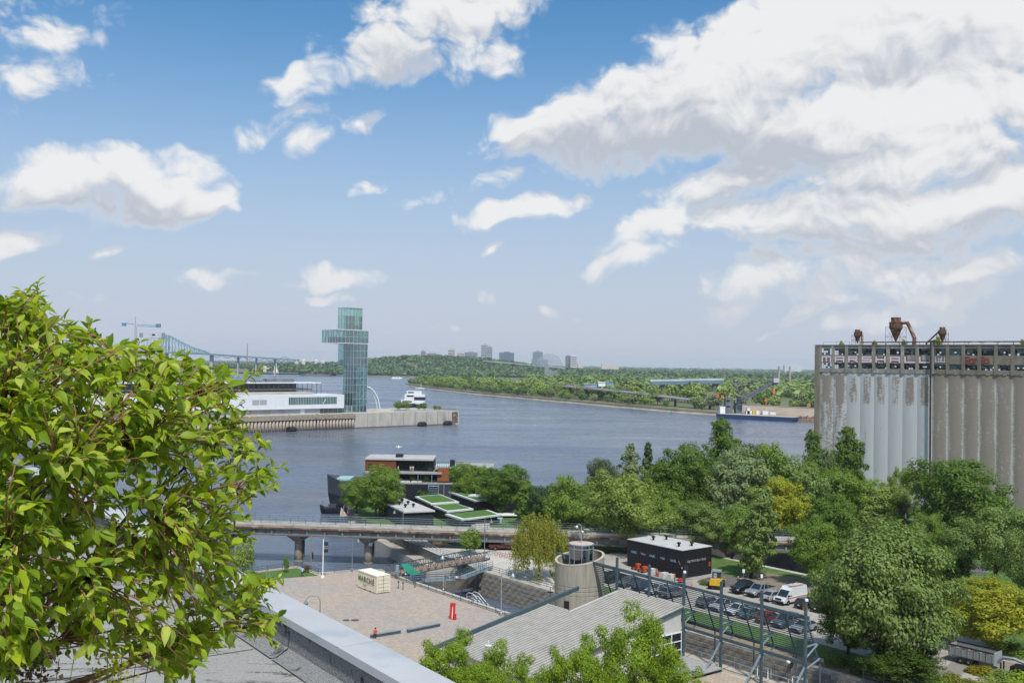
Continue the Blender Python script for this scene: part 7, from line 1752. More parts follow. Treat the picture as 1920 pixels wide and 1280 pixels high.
# blue sign near coping
q = gp(505, 1098); r_ = thing('map_sign', 'bright blue sign on a grey post just past the coping', 'sign', q); b = MB(); b.tube(q, q+V((0, 0, 2.0)), .06); part(b, 'post', galv, r_)
b = MB(); b.box(q+V((0, -.08, 1.1)), (.85, .06, .95)); part(b, 'panel', mat('sign_blue', (.01, .32, .52), None, 3, .5), r_)
b = MB(); b.box(q+V((0, -.12, 1.1)), (.5, .02, .16)); part(b, 'white_text', white, r_)
gooseneck(499, 1100, 1063, 'small curved lamp standing by the blue sign', -1, lampg, 1.4)
# railings
def railing(name, label, pts, h=1.1, gap=2.2, m_=steel, rails=(1.1, .75, .4), r=.03, cat='railing', z=None):
    r_ = thing(name, label, cat, pts[0]); pm = MB(); pm.box((0, 0, h/2), (.07, .07, h)); pm = pm.mesh('post', m_); M_ = ROOT[r_]
    for A, B in zip(pts, pts[1:]):
        k = max(1, int((B-A).length/gap))
        for i in range(k+1): obj('post', pm, r_, M_ @ A.lerp(B, i/k))
        for zr_ in rails: b = MB(); b.bar(A+V((0, 0, zr_*h/1.1)), B+V((0, 0, zr_*h/1.1)), r*2, r*2); part(b, 'rail', m_, r_)
    return r_
railing('lock_railing', 'dark railing along the plaza edge of the lock', [cn(88.3, -146), cn(88.3, -113), cn(91.0, -110.5)])
railing('basin_railing', 'dark railing along the basin behind the cream container', [gp(627, 1073), gp(660, 1070), gp(718, 1069)])
railing('lawn_railing', 'thin railing around the small plaza lawn by the water', [gp(440, 1085), gp(473, 1074), gp(557, 1063), gp(597, 1076)], .95)
railing('island_railing', 'pale railing on the wall above the low quay', [V((p.x+.3, p.y, 4)) for p in (LB[3], LB[2], LB[1])]+[cn(104, -139)], 1.1, 1.8, galv)
railing('quay_railing', 'railing on the end of the low quay by the black bow', [gp(643, 965, 2.2), gp(645, 953, 2.2), gp(668, 955, 2.2)], 1.1, 1.5, galv)
railing('lockside_railing', 'railing on the far lockside below the willow', [cn(104.6, -138), cn(104.6, -108)], 1.1, 2.4, steel)
railing('chainlink_fence', 'grey chain-link fence along the dirt path under the massive tree', [cn(104.5, -66), cn(104.8, -40)], 1.3, 2.6, galv, (1.1, .8, .5, .2))
b = MB(); b.bar(cn(96.4, -86, 4.5), cn(96.4, -40, 4.5), .09, .09)
for k in range(18): b.bar(cn(96.4, -86+2.6*k, 4), cn(96.4, -86+2.6*k, 4.5), .07, .07)
single(b, 'low_rail', white, 'low white rail on the lock edge under the slatted screen', 'rail', cn(96.4, -86))
for (m_, lab) in ((-73.5, 'white steel frame table at the lock edge by the raking prop'), (-68.6, 'white steel frame table at the lock edge past the first table')):
    q = cn(96.0, m_); r_ = thing('frame_table', lab, 'table', q); b = MB(); b.box(q+V((0, 0, 1.15)), (1.7, .7, .06), AD); part(b, 'top', galv, r_)
    for a_ in (-.75, .75):
        for w_ in (-.3, .3): b = MB(); p = q+D2*a_+N2*w_; b.bar(p, p+V((0, 0, 1.12)), .09, .09); part(b, 'leg', white, r_)
# trussed footbridge and gangway over the lock
fA, fB = gp(735, 1080, 4.0), gp(907, 1047, 4.0); fd_ = (fB-fA).normalized(); fn_ = V((fd_.y, -fd_.x, 0)); Lf = (fB-fA).length
fbr = thing('footbridge', 'steel footbridge with trussed railings and a brown deck over the lock mouth', 'bridge', fA)
b = MB(); b.par(fA+fn_*1.6+V((0, 0, .15)), fd_*Lf, fn_*-3.2, V((0, 0, .2))); part(b, 'deck', mat('brown_deck', (.27, .19, .135), (.22, .15, .105), 1, .85), fbr)
for s in (-1.6, 1.6):
    for z in (.05, 1.45):
        b = MB(); b.bar(fA+fn_*s+V((0, 0, z+.15)), fB+fn_*s+V((0, 0, z+.15)), .14, .16); part(b, 'chord', steel, fbr)
    k = 13
    for i in range(k):
        a_, c_ = fA+fn_*s+fd_*(Lf*i/k)+V((0, 0, .2)), fA+fn_*s+fd_*(Lf*(i+1)/k)+V((0, 0, .2))
        b = MB(); b.bar(a_, a_+V((0, 0, 1.4)), .1, .1); part(b, 'truss_post', steel, fbr)
        b = MB(); b.bar(a_, (a_+c_)/2+V((0, 0, 1.4)), .07, .07); b.bar((a_+c_)/2+V((0, 0, 1.4)), c_, .07, .07); part(b, 'truss_diagonal', steel, fbr)
b = MB(); b.bar(fA-fd_*.3+fn_*1.7, fA-fd_*.3+fn_*1.7+V((0, 0, 2.2)), .7, .5); part(b, 'end_cabinet', steel_lt, fbr)
gA, gB, gC = gp(775, 1090, 4.0), gp(862, 1085, 4.0), gp(918, 1064, 4.3); gw = thing('lock_gangway', 'grey steel gangway with slanted end along the lock gate', 'gangway', gA)
for (a_, c_) in ((gA, gB), (gB, gC)):
    d_ = (c_-a_).normalized(); n_ = V((d_.y, -d_.x, 0)); b = MB(); b.bar(a_+V((0, 0, .1)), c_+V((0, 0, .1)), 1.3, .25); part(b, 'deck', steel_lt, gw)
    for s in (-.65, .65):
        for z in (.5, .85, 1.2): b = MB(); b.bar(a_+n_*s+V((0, 0, z)), c_+n_*s+V((0, 0, z)), .06, .06); part(b, 'rail', steel, gw)
        k = max(2, int((c_-a_).length/1.2))
        for i in range(k+1): q = a_.lerp(c_, i/k)+n_*s; b = MB(); b.bar(q, q+V((0, 0, 1.2)), .06, .06); part(b, 'post', steel, gw)
for t_ in (.15, .4, .62, .8, .93):
    q = gA.lerp(gC, t_)+V((0, .8, 0)); b = MB(); b.bar((q.x, q.y, -.5), (q.x, q.y, 4.0), .32, .32); part(b, 'pile', timber if t_ in (.4, .8) else conc_dk, gw)
q = gB.lerp(gA, .1)+V((.2, -.8, .55)); b = MB(); b.box(q, (3.6, .06, .42)); sgn = part(b, 'sign_board', steel_lt, gw)
for k in range(4): b = MB(); b.tube(q+V((-1.1+.6*k, -.04, 0)), q+V((-1.1+.6*k, -.05, 0)), .17, n=12); part(b, 'round_symbol', redp if k % 2 else white, sgn)
b = MB(); b.par(cn(89.5, -141, 1.2), N2*13.6, D2*.7, V((0, 0, 2.2))); single(b, 'lock_gate', conc_dk, 'dark timber lock gate beneath the gangway', 'gate', cn(96, -141, 0))
# green shade sail
S0, S1, S2, S3 = at(752, 1057, 168), at(768, 1056, 169), at(796, 1069.5, 164), at(779, 1077, 162.5)
r_ = thing('shade_sail', 'green fabric shade sail on poles at the lock head', 'awning', gp(765, 1098)); b = MB(); g = []
for i in range(7):
    for j in range(5):
        u_, v_ = i/6, j/4; p = S0.lerp(S1, v_).lerp(S3.lerp(S2, v_), u_); p = p-V((0, 0, .9*math.sin(math.pi*u_)*(.4+.6*abs(.5-v_)))); g.append(p)
b.add(g, [(i*5+j, i*5+j+1, (i+1)*5+j+1, (i+1)*5+j) for i in range(6) for j in range(4)]); part(b, 'fabric', mat('green_fabric', (.012, .21, .14), (.01, .17, .11), 1, .7), r_, True)
for p in (S0, S1, S2, S3): b = MB(); b.tube((p.x, p.y, 4), p, .05, n=6); part(b, 'pole', steel, r_)
q = gp(766, 1086); r_ = thing('info_panel', 'tilted pale information panel beside the shade sail', 'panel', q); b = MB(); b.add([q+V((-.6, -.3, .9)), q+V((.6, -.3, 1.0)), q+V((.65, .35, 1.35)), q+V((-.55, .35, 1.25)), q+V((-.6, -.3, .85)), q+V((.6, -.3, .95)), q+V((.65, .35, 1.3)), q+V((-.55, .35, 1.2))], [(0, 1, 2, 3), (7, 6, 5, 4), (0, 4, 5, 1), (1, 5, 6, 2), (2, 6, 7, 3), (3, 7, 4, 0)]); part(b, 'board', mat('panel_pale', (.5, .55, .62), None, 2, .4), r_); b = MB(); b.bar(q, q+V((0, 0, .95)), .1, .1); part(b, 'leg', steel, r_)
for i, (px, py) in enumerate(((747, 1102), (755.5, 1104), (778, 1100))):
    q = gp(px, py); b = MB(); b.lathe([(.06, 0), (.05, 1.1)], q, 8); b.box(q+V((0, -.06, 1.0)), (.3, .04, .3)); b.lathe([(.18, 0), (.18, .06)], q, 8); single(b, 'marker_post', steel, ['thin marker post nearest the container end', 'marker post with a yellow plate beside the thin one', 'marker post under the shade sail'][i], 'post', q)
# white curved stair into the lock
sA, sB = cn(90.1, -122.5, 4.1), cn(90.1, -115.5, .6); stw = thing('lock_stair', 'white steel stair with curved handrails going down into the lock', 'stair', sA)
for k in range(11): p = sA.lerp(sB, k/11); b = MB(); b.box(p, (.5, .95, .06), AD); part(b, 'tread', galv, stw)
for s in (-.5, .5):
    for z in (.5, 1.05):
        o = N2*s; b = MB(); b.path([sA+o-D2*1.6+V((0, 0, 0)), sA+o-D2*1.7+V((0, 0, z*.7)), sA+o-D2*1.2+V((0, 0, z)), sA+o+V((0, 0, z)), sB+o+V((0, 0, z)), sB+o+D2*.2], .045, 6); part(b, 'handrail', white, stw, True)
    b = MB(); b.bar(sA+N2*s, sB+N2*s, .08, .22); part(b, 'stringer', galv, stw)
q = cn(88.8, -121.5, 4); b = MB(); b.lathe([(.22, 0), (.2, .7), (.26, .75), (.2, .95), (.05, 1.0)], q, 10); single(b, 'mooring_bollard', galv, 'grey steel mooring bollard at the head of the lock stair', 'bollard', q)
# metal arch toy frame by the bow
q = gp(660, 966, 2.2); r_ = thing('tube_arch', 'bent white tube arch on the low quay by the bow', 'arch', q)
for dy in (0, 1.4):
    b = MB(); b.path([q+V((-1.2+1.2*2*t, dy, 3.1*math.sin(math.pi*t)**.6)) for t in np.linspace(.02, .98, 13)], .06, 6); part(b, 'hoop', galv, r_)
q = gp(650, 966, 2.2)
for i, (c_, lab) in enumerate((((.5, .05, .1), 'small red crate on the low quay'), ((.03, .3, .32), 'teal box on the low quay under the arch'), ((.55, .5, .05), 'yellow box on the low quay'))):
    p = q+V((1.2*i, .6, 0)); b = MB(); b.par(p, (1, 0, 0), (0, .7, 0), (0, 0, .6)); b.par(p+V((-.05, -.05, .6)), (1.1, 0, 0), (0, .8, 0), (0, 0, .08)); single(b, 'quay_box', mat('qbox%s' % 'abc'[i], c_, None, 2, .6), lab, 'box', p)
# things by the black shed
def clutter(px, py, parts_, name, lab, cat):
    q = gp(px, py); r_ = thing(name, lab, cat, (q.x, q.y, 4.006), AN)
    ROOT[r_] = Matrix()
    for (nme, mm, boxes) in parts_:
        b = MB()
        for bx_ in boxes: b.box(bx_[0], bx_[1])
        part(b, nme, mm, r_)
    return r_
redm = mat('mower_red', (.55, .09, .04), None, 2, .5)
for (px, py, lab) in ((1194, 1067, 'orange-red mower against the black shed wall'), (1206, 1072, 'second orange-red mower beside the stacked bags')):
    r_ = clutter(px, py, [('engine_hood', redm, [((.3, 0, .75), (.9, .7, .45))]), ('mower_deck', redm, [((-.1, 0, .3), (1.2, 1.2, .22))]), ('seat', dark, [((-.45, 0, .8), (.4, .45, .12)), ((-.65, 0, 1.05), (.1, .45, .45))])], 'ride_on_mower', lab, 'mower')
    for x in (-.6, .6):
        for s in (-.5, .5): ty, rm = wheel(.26, .2); o = obj('wheel', ty, r_, (x, s, .26)); obj('rim', rm, o)
bagm = mat('white_bag', (.52, .5, .47), None, 1.5, .85, bump=.4)
for (px, py, w_, lab) in ((1223, 1077, 1.2, 'pile of pale bags against the black shed'), (1245, 1085, 1.6, 'wide stack of pale bags by the shed'), (1258, 1088, 1.2, 'grey pallet stack near the shed corner')):
    clutter(px, py, [('bag', bagm, [((0, 0, .2+.36*k), (w_-.12*k, 1.1-.1*k, .34))]) for k in range(3)], 'bag_stack', lab, 'bags')
r_ = clutter(1277, 1092, [('tray', redp, [((0, 0, .5), (1.3, .75, .3))]), ('handle', dark, [((-.9, .25, .55), (.8, .05, .05)), ((-.9, -.25, .55), (.8, .05, .05))]), ('leg', dark, [((-.3, .2, .2), (.06, .06, .4)), ((-.3, -.2, .2), (.06, .06, .4))])], 'wheelbarrow', 'red wheelbarrow at the corner of the black shed', 'wheelbarrow')
ty, rm = wheel(.2, .1); o = obj('wheel', ty, r_, (.65, 0, .2)); obj('rim', rm, o)
r_ = clutter(1234, 1080, [('body', redm, [((0, 0, .5), (.8, .5, .6))]), ('handle', galv, [((-.4, 0, 1.0), (.1, .5, .7))])], 'plate_compactor', 'orange compactor between two stacks of bags', 'machine')
q = gp(1297, 1098); b = MB(); b.lathe([(.22, 0), (.22, .04), (.15, .06), (.03, .7)], q, 10); single(b, 'traffic_cone', orange, 'orange traffic cone on the gravel by the shed', 'cone', q)
for (px, py, lab) in ((1394, 1091, 'small white parking sign behind the black pickup'), (1428, 1101, 'white parking sign behind the silver pickup'), (1508, 1122, 'pale parking sign beside the white van')):
    q = gp(px, py); r_ = thing('parking_sign', lab, 'sign', q); b = MB(); b.tube(q, q+V((0, 0, 2.2)), .035, n=6); part(b, 'post', galv, r_); b = MB(); b.box(q+V((0, -.05, 1.9)), (.4, .03, .6)); part(b, 'panel', white, r_)
q = gp(1356, 1092); b = MB(); rr_ = random.Random(2)
vs = [q+V((0, 0, 1.5))]
for ring_ in range(1, 5):
    for k in range(14): a_ = 2*math.pi*k/14; R1 = ring_*.85; vs.append(q+V((R1*math.cos(a_)*1.3, R1*math.sin(a_), max(0, 1.5-ring_*.38+rr_.uniform(-.12, .12)))))
fs = [(0, 1+k, 1+(k+1) % 14) for k in range(14)]+[(1+r*14+k, 1+(r+1)*14+k, 1+(r+1)*14+(k+1) % 14, 1+r*14+(k+1) % 14) for r in range(3) for k in range(14)]
b.add(vs, fs); single(b, 'gravel_heap', mat('dark_gravel', (.12, .11, .1), (.08, .075, .07), 2, .95, bump=.6), 'dark gravel heap behind the wheel loader', 'heap', q, smooth=True)
# things on the island road under the viaduct
for (px, py, kd, col, lab) in ((910, 1008, 'van', (.6, .6, .6), 'white van under the viaduct behind the small tree'), (945, 1030, 'pickup', (.10, .02, .02), 'dark red pickup beside the willow')):
    p = gp(px, py); build_car(kd, lab, col, (p.x, p.y, 4.012), .05, name='parked_van' if kd == 'van' else 'parked_car', cat='van' if kd == 'van' else 'car')
q = gp(925, 1022); b = MB(); b.box(q+V((0, 0, 1.1)), (7.5, .15, 2.2), .05); [b.box(q+V((-3.7+1.85*k, -.1, 1.1)), (.1, .1, 2.3), .05) for k in range(5)]; single(b, 'dark_hoarding', mat('hoarding', (.035, .037, .045), None, 1, .7), 'dark hoarding panel fence under the viaduct', 'fence', q)
bx_ = gp(978, 1035); ex = thing('mini_excavator', 'small orange excavator arm beside the willow', 'excavator', bx_); 
b = MB(); b.box(bx_+V((0, 0, .3)), (1.6, 1.1, .5)); part(b, 'tracks', rubber, ex); b = MB(); b.box(bx_+V((0, 0, 1.1)), (1.3, 1.1, 1.1)); part(b, 'cab', orange, ex); b = MB(); b.path([bx_+V((-.5, -.2, 1.2)), bx_+V((-1.1, -.3, 2.8)), bx_+V((-2.0, -.4, 2.2))], .13, 6); part(b, 'arm', orange, ex)
for i, (px, py) in enumerate(((838, 1017), (850, 1019), (871, 1021), (925, 1040), (935, 1042), (944, 1044), (953, 1046), (962, 1049))):
    q = gp(px, py); b = MB()
    for x in (-.5, .5): b.path([q+V((x+.33*math.cos(a_), 0, .33+.33*math.sin(a_))) for a_ in np.linspace(0, 6.283, 13)], .03, 4)
    b.path([q+V((-.5, 0, .33)), q+V((-.15, 0, .75)), q+V((.35, 0, .75)), q+V((.5, 0, .33)), q+V((-.02, 0, .33)), q+V((-.15, 0, .85))], .03, 4); b.bar(q+V((.35, -.2, .95)), q+V((.35, .2, .95)), .04, .04); b.bar(q+V((.35, 0, .7)), q+V((.35, 0, .95)), .04, .04)
    single(b, 'bicycle', dark if i % 2 else redp, 'parked bicycle on the lockside path near the willow' if i > 2 else 'parked bicycle under the viaduct', 'bicycle', q, 'bicycles on the lockside path' if i > 2 else 'bicycles under the viaduct')
# seagull resting on the funnel side
q = at(747.5, 841, 266); b = MB(); b.lathe([(.05, 0), (.25, .2), (.3, .5), (.12, .8), (.02, .9)], q, 8); b.add([q+V((0, 0, .5)), q+V((-.9, .1, .8)), q+V((-.6, .1, .4)), q+V((.9, .1, .8)), q+V((.6, .1, .4))], [(0, 1, 2), (0, 4, 3)]); 
single(b, 'seagull', white, 'white gull gliding above the funnel of the spa ship', 'bird', q, smooth=True)
# ================================================================== people
def person(label, loc, rz, top, legs, hair, pose='stand', H=1.72, helmet=None, held=None):
    s = H/1.72
    if pose == 'sit':
        J = {'pel': (0, 0, .5), 'chest': (0, -.02, .88), 'neck': (0, -.03, 1.02), 'head': (0, -.02, 1.2), 'ls': (-.19, 0, .95), 'le': (-.24, .12, .72), 'lh': (-.12, .32, .62), 'rs': (.19, 0, .95), 're': (.24, .12, .72), 'rh': (.12, .32, .62), 'lk': (-.12, .42, .5), 'la': (-.12, .42, .09), 'lt': (-.12, .56, .05), 'rk': (.12, .42, .5), 'ra': (.13, .46, .09), 'rt': (.13, .6, .05), 'lp': (-.1, .05, .48), 'rp': (.1, .05, .48)}
    else:
        J = {'pel': (0, 0, .95), 'chest': (0, 0, 1.3), 'neck': (0, 0, 1.46), 'head': (0, .02, 1.62), 'ls': (-.2, 0, 1.38), 'le': (-.27, .03, 1.12), 'lh': (-.2, .2, .98), 'rs': (.2, 0, 1.38), 're': (.27, .03, 1.1), 'rh': (.2, .18, .95), 'lk': (-.1, .02, .5), 'la': (-.11, -.03, .09), 'lt': (-.12, .12, .04), 'rk': (.11, .04, .5), 'ra': (.13, .0, .09), 'rt': (.14, .15, .04), 'lp': (-.09, 0, .88), 'rp': (.09, 0, .88)}
    RR = {'pel': .13, 'chest': .15, 'neck': .055, 'head': .1, 'ls': .07, 'le': .048, 'lh': .04, 'rs': .07, 're': .048, 'rh': .04, 'lk': .062, 'la': .045, 'lt': .04, 'rk': .062, 'ra': .045, 'rt': .04, 'lp': .09, 'rp': .09}
    E_ = [('pel', 'chest'), ('chest', 'neck'), ('neck', 'head'), ('chest', 'ls'), ('ls', 'le'), ('le', 'lh'), ('chest', 'rs'), ('rs', 're'), ('re', 'rh'), ('pel', 'lp'), ('lp', 'lk'), ('lk', 'la'), ('la', 'lt'), ('pel', 'rp'), ('rp', 'rk'), ('rk', 'ra'), ('ra', 'rt')]
    ks = list(J); me = bpy.data.meshes.new('sk'); me.from_pydata([V(J[k])*s for k in ks], [(ks.index(a), ks.index(c)) for a, c in E_], [])
    o = bpy.data.objects.new('sk', me); COL.objects.link(o); md = o.modifiers.new('s', 'SKIN'); sd = o.modifiers.new('u', 'SUBSURF'); sd.levels = 1; sd.render_levels = 1
    for i, k in enumerate(ks): me.skin_vertices[0].data[i].radius = (RR[k]*s, RR[k]*s*(.8 if k in ('pel', 'chest') else 1)); me.skin_vertices[0].data[i].use_root = (k == 'pel')
    bm_e = bpy.data.meshes.new_from_object(o.evaluated_get(bpy.context.evaluated_depsgraph_get())); bpy.data.objects.remove(o)
    bm_e.materials.clear(); ms = [mat('cloth_%d%d%d' % tuple(int(c*99) for c in top), top, None, 6, .8), mat('cloth_%d%d%d' % tuple(int(c*99) for c in legs), legs, None, 6, .8), skin, mat('hair_%d' % int(hair[0]*99), hair, None, 9, .8), dark]
    for m_ in ms: bm_e.materials.append(m_)
    nz = J['neck'][2]*s
    for p in bm_e.polygons:
        c = p.center
        if c.z > nz+.02: p.material_index = 3 if (c.z > J['head'][2]*s+.05 or c.y < -.02) else 2
        elif min((c-V(J[h])*s).length for h in ('lh', 'rh')) < .08: p.material_index = 2
        elif c.z < .1*s: p.material_index = 4
        elif pose == 'stand': p.material_index = 1 if c.z < .93*s else 0
        else: p.material_index = 1 if (c.z < .56*s) else 0
        p.use_smooth = True
    bm_e.name = 'body'
    t = thing('person', label, 'person', loc, rz); obj('body', bm_e, t)
    ROOT[t] = Matrix(); hd = V(J['head'])*s
    b = MB(); b.lathe([(.02, .135), (.09, .1), (.118, .03), (.115, -.02), (.10, -.04)], hd+V((0, -.012, .02)), 10); part(b, 'hair' if not helmet else 'helmet', mat('helmet_y', helmet, None, 5, .5) if helmet else ms[3], t, True)
    b = MB(); b.lathe([(.005, .02), (.018, 0), (.005, -.02)], hd+V((0, .105, -.01)), 6); part(b, 'nose', skin, t)
    return t
q = gp(566.5, 1081); person('person in a light blue shirt and dark trousers standing on the lawn edge', q, math.pi*.05, (.35, .5, .75), (.03, .035, .06), (.03, .02, .015))
q = gp(701, 1196.5); dirb = (gp(752, 1187)-gp(697, 1196)).normalized(); q = gp(697, 1196)+dirb*.5; person('person in a red top sitting on the end of a bench', (q.x, q.y, 4.0), math.pi, (.55, .07, .04), (.03, .03, .05), (.03, .02, .015), 'sit')
q = gp(1384, 1100); person('worker with a yellow helmet behind the black pickup', q, 2.6, (.08, .08, .07), (.05, .05, .06), (.05, .04, .03), helmet=(.75, .55, .03))
q = gp(1265, 1092); person('worker in an orange vest by the corner of the black shed', q, 1.2, (.6, .12, .04), (.04, .04, .05), (.03, .02, .015))
q = gp(1487, 1243); person('person in black sitting on the dirt path beyond the slats', (q.x, q.y, 3.6), 2.4, (.015, .015, .018), (.02, .02, .022), (.02, .015, .012), 'sit')
q = gp(1478, 1244); b = MB(); b.lathe([(.08, 0), (.24, .12), (.26, .3), (.16, .48), (.05, .52)], q, 10); single(b, 'white_bag', white, 'white bag lying on the dirt path beside the person in black', 'bag', q, smooth=True)
for i, (px, lab) in enumerate(((746.5, 'person in a white robe by the cedar deckhouse on the ship'), (770, 'person in a pinkish robe on the upper deck of the ship'), (774.5, 'person in a pale robe at the table on the ship'))):
    yy = yb+.9; z_ = sz(884.4, px, yy); p = at(px, 880, yy); person(lab, (p.x, yy, z_), 2.0+i, [(.7, .7, .7), (.62, .42, .4), (.6, .55, .5)][i], [(.7, .7, .7), (.62, .42, .4), (.6, .55, .5)][i], (.05, .03, .02))
# planters on the ship deck
for (px, kd, col, lab) in ((741, 'small', G_md, 'small potted palm at the corner of the ship deck'), (761, 'bush', (.3, .14, .04), 'orange planter bush on the open deck'), (774, 'small', (.2, .2, .05), 'potted palm in the middle of the open deck'), (790, 'bush', (.28, .16, .05), 'orange-brown planter bush near the white door frame'), (799, 'small', G_md, 'potted palm beside the white door frame')):
    yy = yb+1.2; p = at(px, 905, yy); tree(kd, (p.x, yy, sz(905, px, yy)), 2.4 if kd == 'small' else 1.2, 1.0, col, lab, name='potted_plant', cat='plant')
# ================================================================== apple tree on the roof terrace
apple = foliage('apple_leaves', .46, .42, .45)
OUT = [(-260, 640), (-60, 560), (0, 562), (40, 560), (58, 532), (78, 528), (96, 560), (92, 590), (140, 600), (172, 608), (165, 634), (205, 650), (262, 640), (300, 655), (352, 668), (395, 676), (425, 690), (470, 690), (440, 715), (462, 752), (470, 800), (488, 838), (486, 868), (530, 880), (512, 905), (486, 930), (470, 975), (448, 1000), (432, 1040), (452, 1075), (520, 1085), (500, 1115), (526, 1160), (515, 1200), (470, 1180), (430, 1200), (400, 1215), (360, 1262), (318, 1280), (280, 1240), (225, 1215), (165, 1212), (100, 1235), (40, 1250), (0, 1265), (-260, 1290)]
def inside(x, y):
    c = False; n = len(OUT)
    for i in range(n):
        (x0, y0), (x1, y1) = OUT[i], OUT[i-1]
        if (y0 > y) != (y1 > y) and x < (x1-x0)*(y-y0)/(y1-y0)+x0: c = not c
    return c
ra = random.Random(12); na = np.random.default_rng(12)
def depthc(px, py): return 3.15+.9*max(0., min(1., px/520.))+.0*py
T0 = V((-2.75, 3.45, ZD)); FK = V((-2.45, 3.35, 38.35))
at_ = thing('apple_tree', 'leafy bright green crabapple tree growing on the roof terrace', 'tree', T0)
limb_ends = [(60, 560, 3.2), (150, 640, 3.4), (300, 675, 3.9), (420, 705, 4.1), (440, 800, 4.2), (490, 890, 4.3), (420, 985, 4.0), (505, 1100, 4.2), (500, 1165, 4.2), (380, 1180, 3.9), (330, 1245, 3.9), (150, 1180, 3.3), (40, 1200, 2.9), (60, 980, 2.7), (160, 860, 2.9), (280, 800, 3.3), (330, 950, 3.3), (40, 760, 2.9), (210, 1060, 3.1)]
LIMB = []; b = MB()
b.path([T0, T0.lerp(FK, .5)+V((.04, .03, 0)), FK], [.07, .06, .05], 9); part(b, 'trunk', bark, at_, True)
barkl = mat('apple_twig', (.30, .145, .06), (.17, .095, .05), 25, .7, bump=.2)
for (px, py, Y) in limb_ends:
    e = at(px, py, Y); m1 = FK.lerp(e, .4)+V((ra.uniform(-.1, .1), ra.uniform(-.1, .1), ra.uniform(-.02, .16))); m2 = FK.lerp(e, .75)+V((ra.uniform(-.06, .06), ra.uniform(-.06, .06), ra.uniform(-.02, .1)))
    pts = [FK, FK.lerp(m1, .5)+V((0, 0, .04)), m1, m1.lerp(m2, .5), m2, e]; b = MB(); b.path(pts, [.024, .018, .013, .009, .006, .003], 6); part(b, 'limb', barkl if ra.random() < .55 else bark, at_, True)
    for i in range(len(pts)-1):
        for t in (0, .25, .5, .75): 
            if i >= 1: LIMB.append(pts[i].lerp(pts[i+1], t))
LA_ = np.array([tuple(p) for p in LIMB])
tw = MB(); leaves = []     # (pos, dir, normal, size, colour)
def add_leaf(p, d, size):
    nrm = V((ra.gauss(0, .45), ra.gauss(-.15, .45), 1.0)).normalized()
    d = (d+V((ra.gauss(0, .25), ra.gauss(0, .25), ra.gauss(-.15, .25)))).normalized()
    nrm = (nrm-d*nrm.dot(d)).normalized(); leaves.append((p, d, nrm, size))
cnt = 0; tips = [(px, py, Y) for (px, py, Y) in limb_ends]
while len(tips) < 1350:
    px, py = ra.uniform(-200, 530), ra.uniform(528, 1280)
    if not inside(px, py): continue
    tips.append((px, py, depthc(px, py)+ra.uniform(-.62, .62)))
for (px, py, Y) in tips:
    e = at(px, py, Y); k = int(np.argmin(((LA_-np.array(tuple(e)))**2).sum(1))); s_ = V(LA_[k])
    dd = e-s_; L_ = dd.length
    if L_ > .55: s_ = e-dd.normalized()*.55; 
    dd = (e-s_); mid = s_.lerp(e, .55)+V((ra.uniform(-.03, .03), ra.uniform(-.03, .03), ra.uniform(-.01, .05)))
    if dd.length < .03: continue
    tw.path([s_, mid, e], [.0034, .0026, .0016], 4)
    dn_ = dd.normalized(); nlv = ra.randint(6, 9)
    for i in range(nlv):
        t = 1-ra.random()**1.5*.7; p = s_.lerp(mid, t/.55) if t < .55 else mid.lerp(e, (t-.55)/.45)
        side = V((ra.gauss(0, 1), ra.gauss(0, 1), ra.gauss(.1, .7))); side = (side-dn_*side.dot(dn_)).normalized()
        add_leaf(p, (dn_*ra.uniform(.2, .9)+side*.8+V((.22, 0, 0))).normalized(), ra.uniform(.036, .070))
# young shoots standing out of the crown
for (x0, y0, x1, y1, Y) in ((60, 640, 70, 530, 3.3), (95, 660, 40, 545, 3.1), (130, 690, 172, 606, 3.4), (230, 720, 262, 640, 3.7), (330, 740, 352, 664, 3.9), (400, 760, 425, 688, 4.0), (420, 760, 488, 688, 4.1), (430, 900, 535, 876, 4.3), (430, 960, 520, 905, 4.2), (400, 1120, 528, 1082, 4.2), (400, 1150, 530, 1165, 4.2), (440, 1150, 516, 1208, 4.2), (330, 1180, 360, 1275, 3.9), (300, 1180, 320, 1290, 3.8), (150, 1130, 160, 1225, 3.3), (440, 830, 500, 830, 4.2), (410, 1000, 470, 1010, 4.1), (20, 1180, 20, 1262, 2.9), (0, 640, 8, 560, 3.0)):
    A_, B_ = at(x0, y0, Y), at(x1, y1, Y); mid = A_.lerp(B_, .5)+V((.01, 0, .02)); tw.path([A_, mid, B_], [.0036, .0028, .0014], 4); dn_ = (B_-A_).normalized()
    for i in range(16):
        t = .25+.75*i/15; p = A_.lerp(mid, t*2) if t < .5 else mid.lerp(B_, t*2-1); side = V((ra.gauss(0, 1), ra.gauss(0, 1), ra.gauss(.2, .6))); side = (side-dn_*side.dot(dn_)).normalized()
        add_leaf(p, (dn_*.7+side*.7).normalized(), ra.uniform(.04, .07)*(1.1-.45*t))
part(tw, 'twigs', barkl, at_, True)['kind'] = 'stuff'
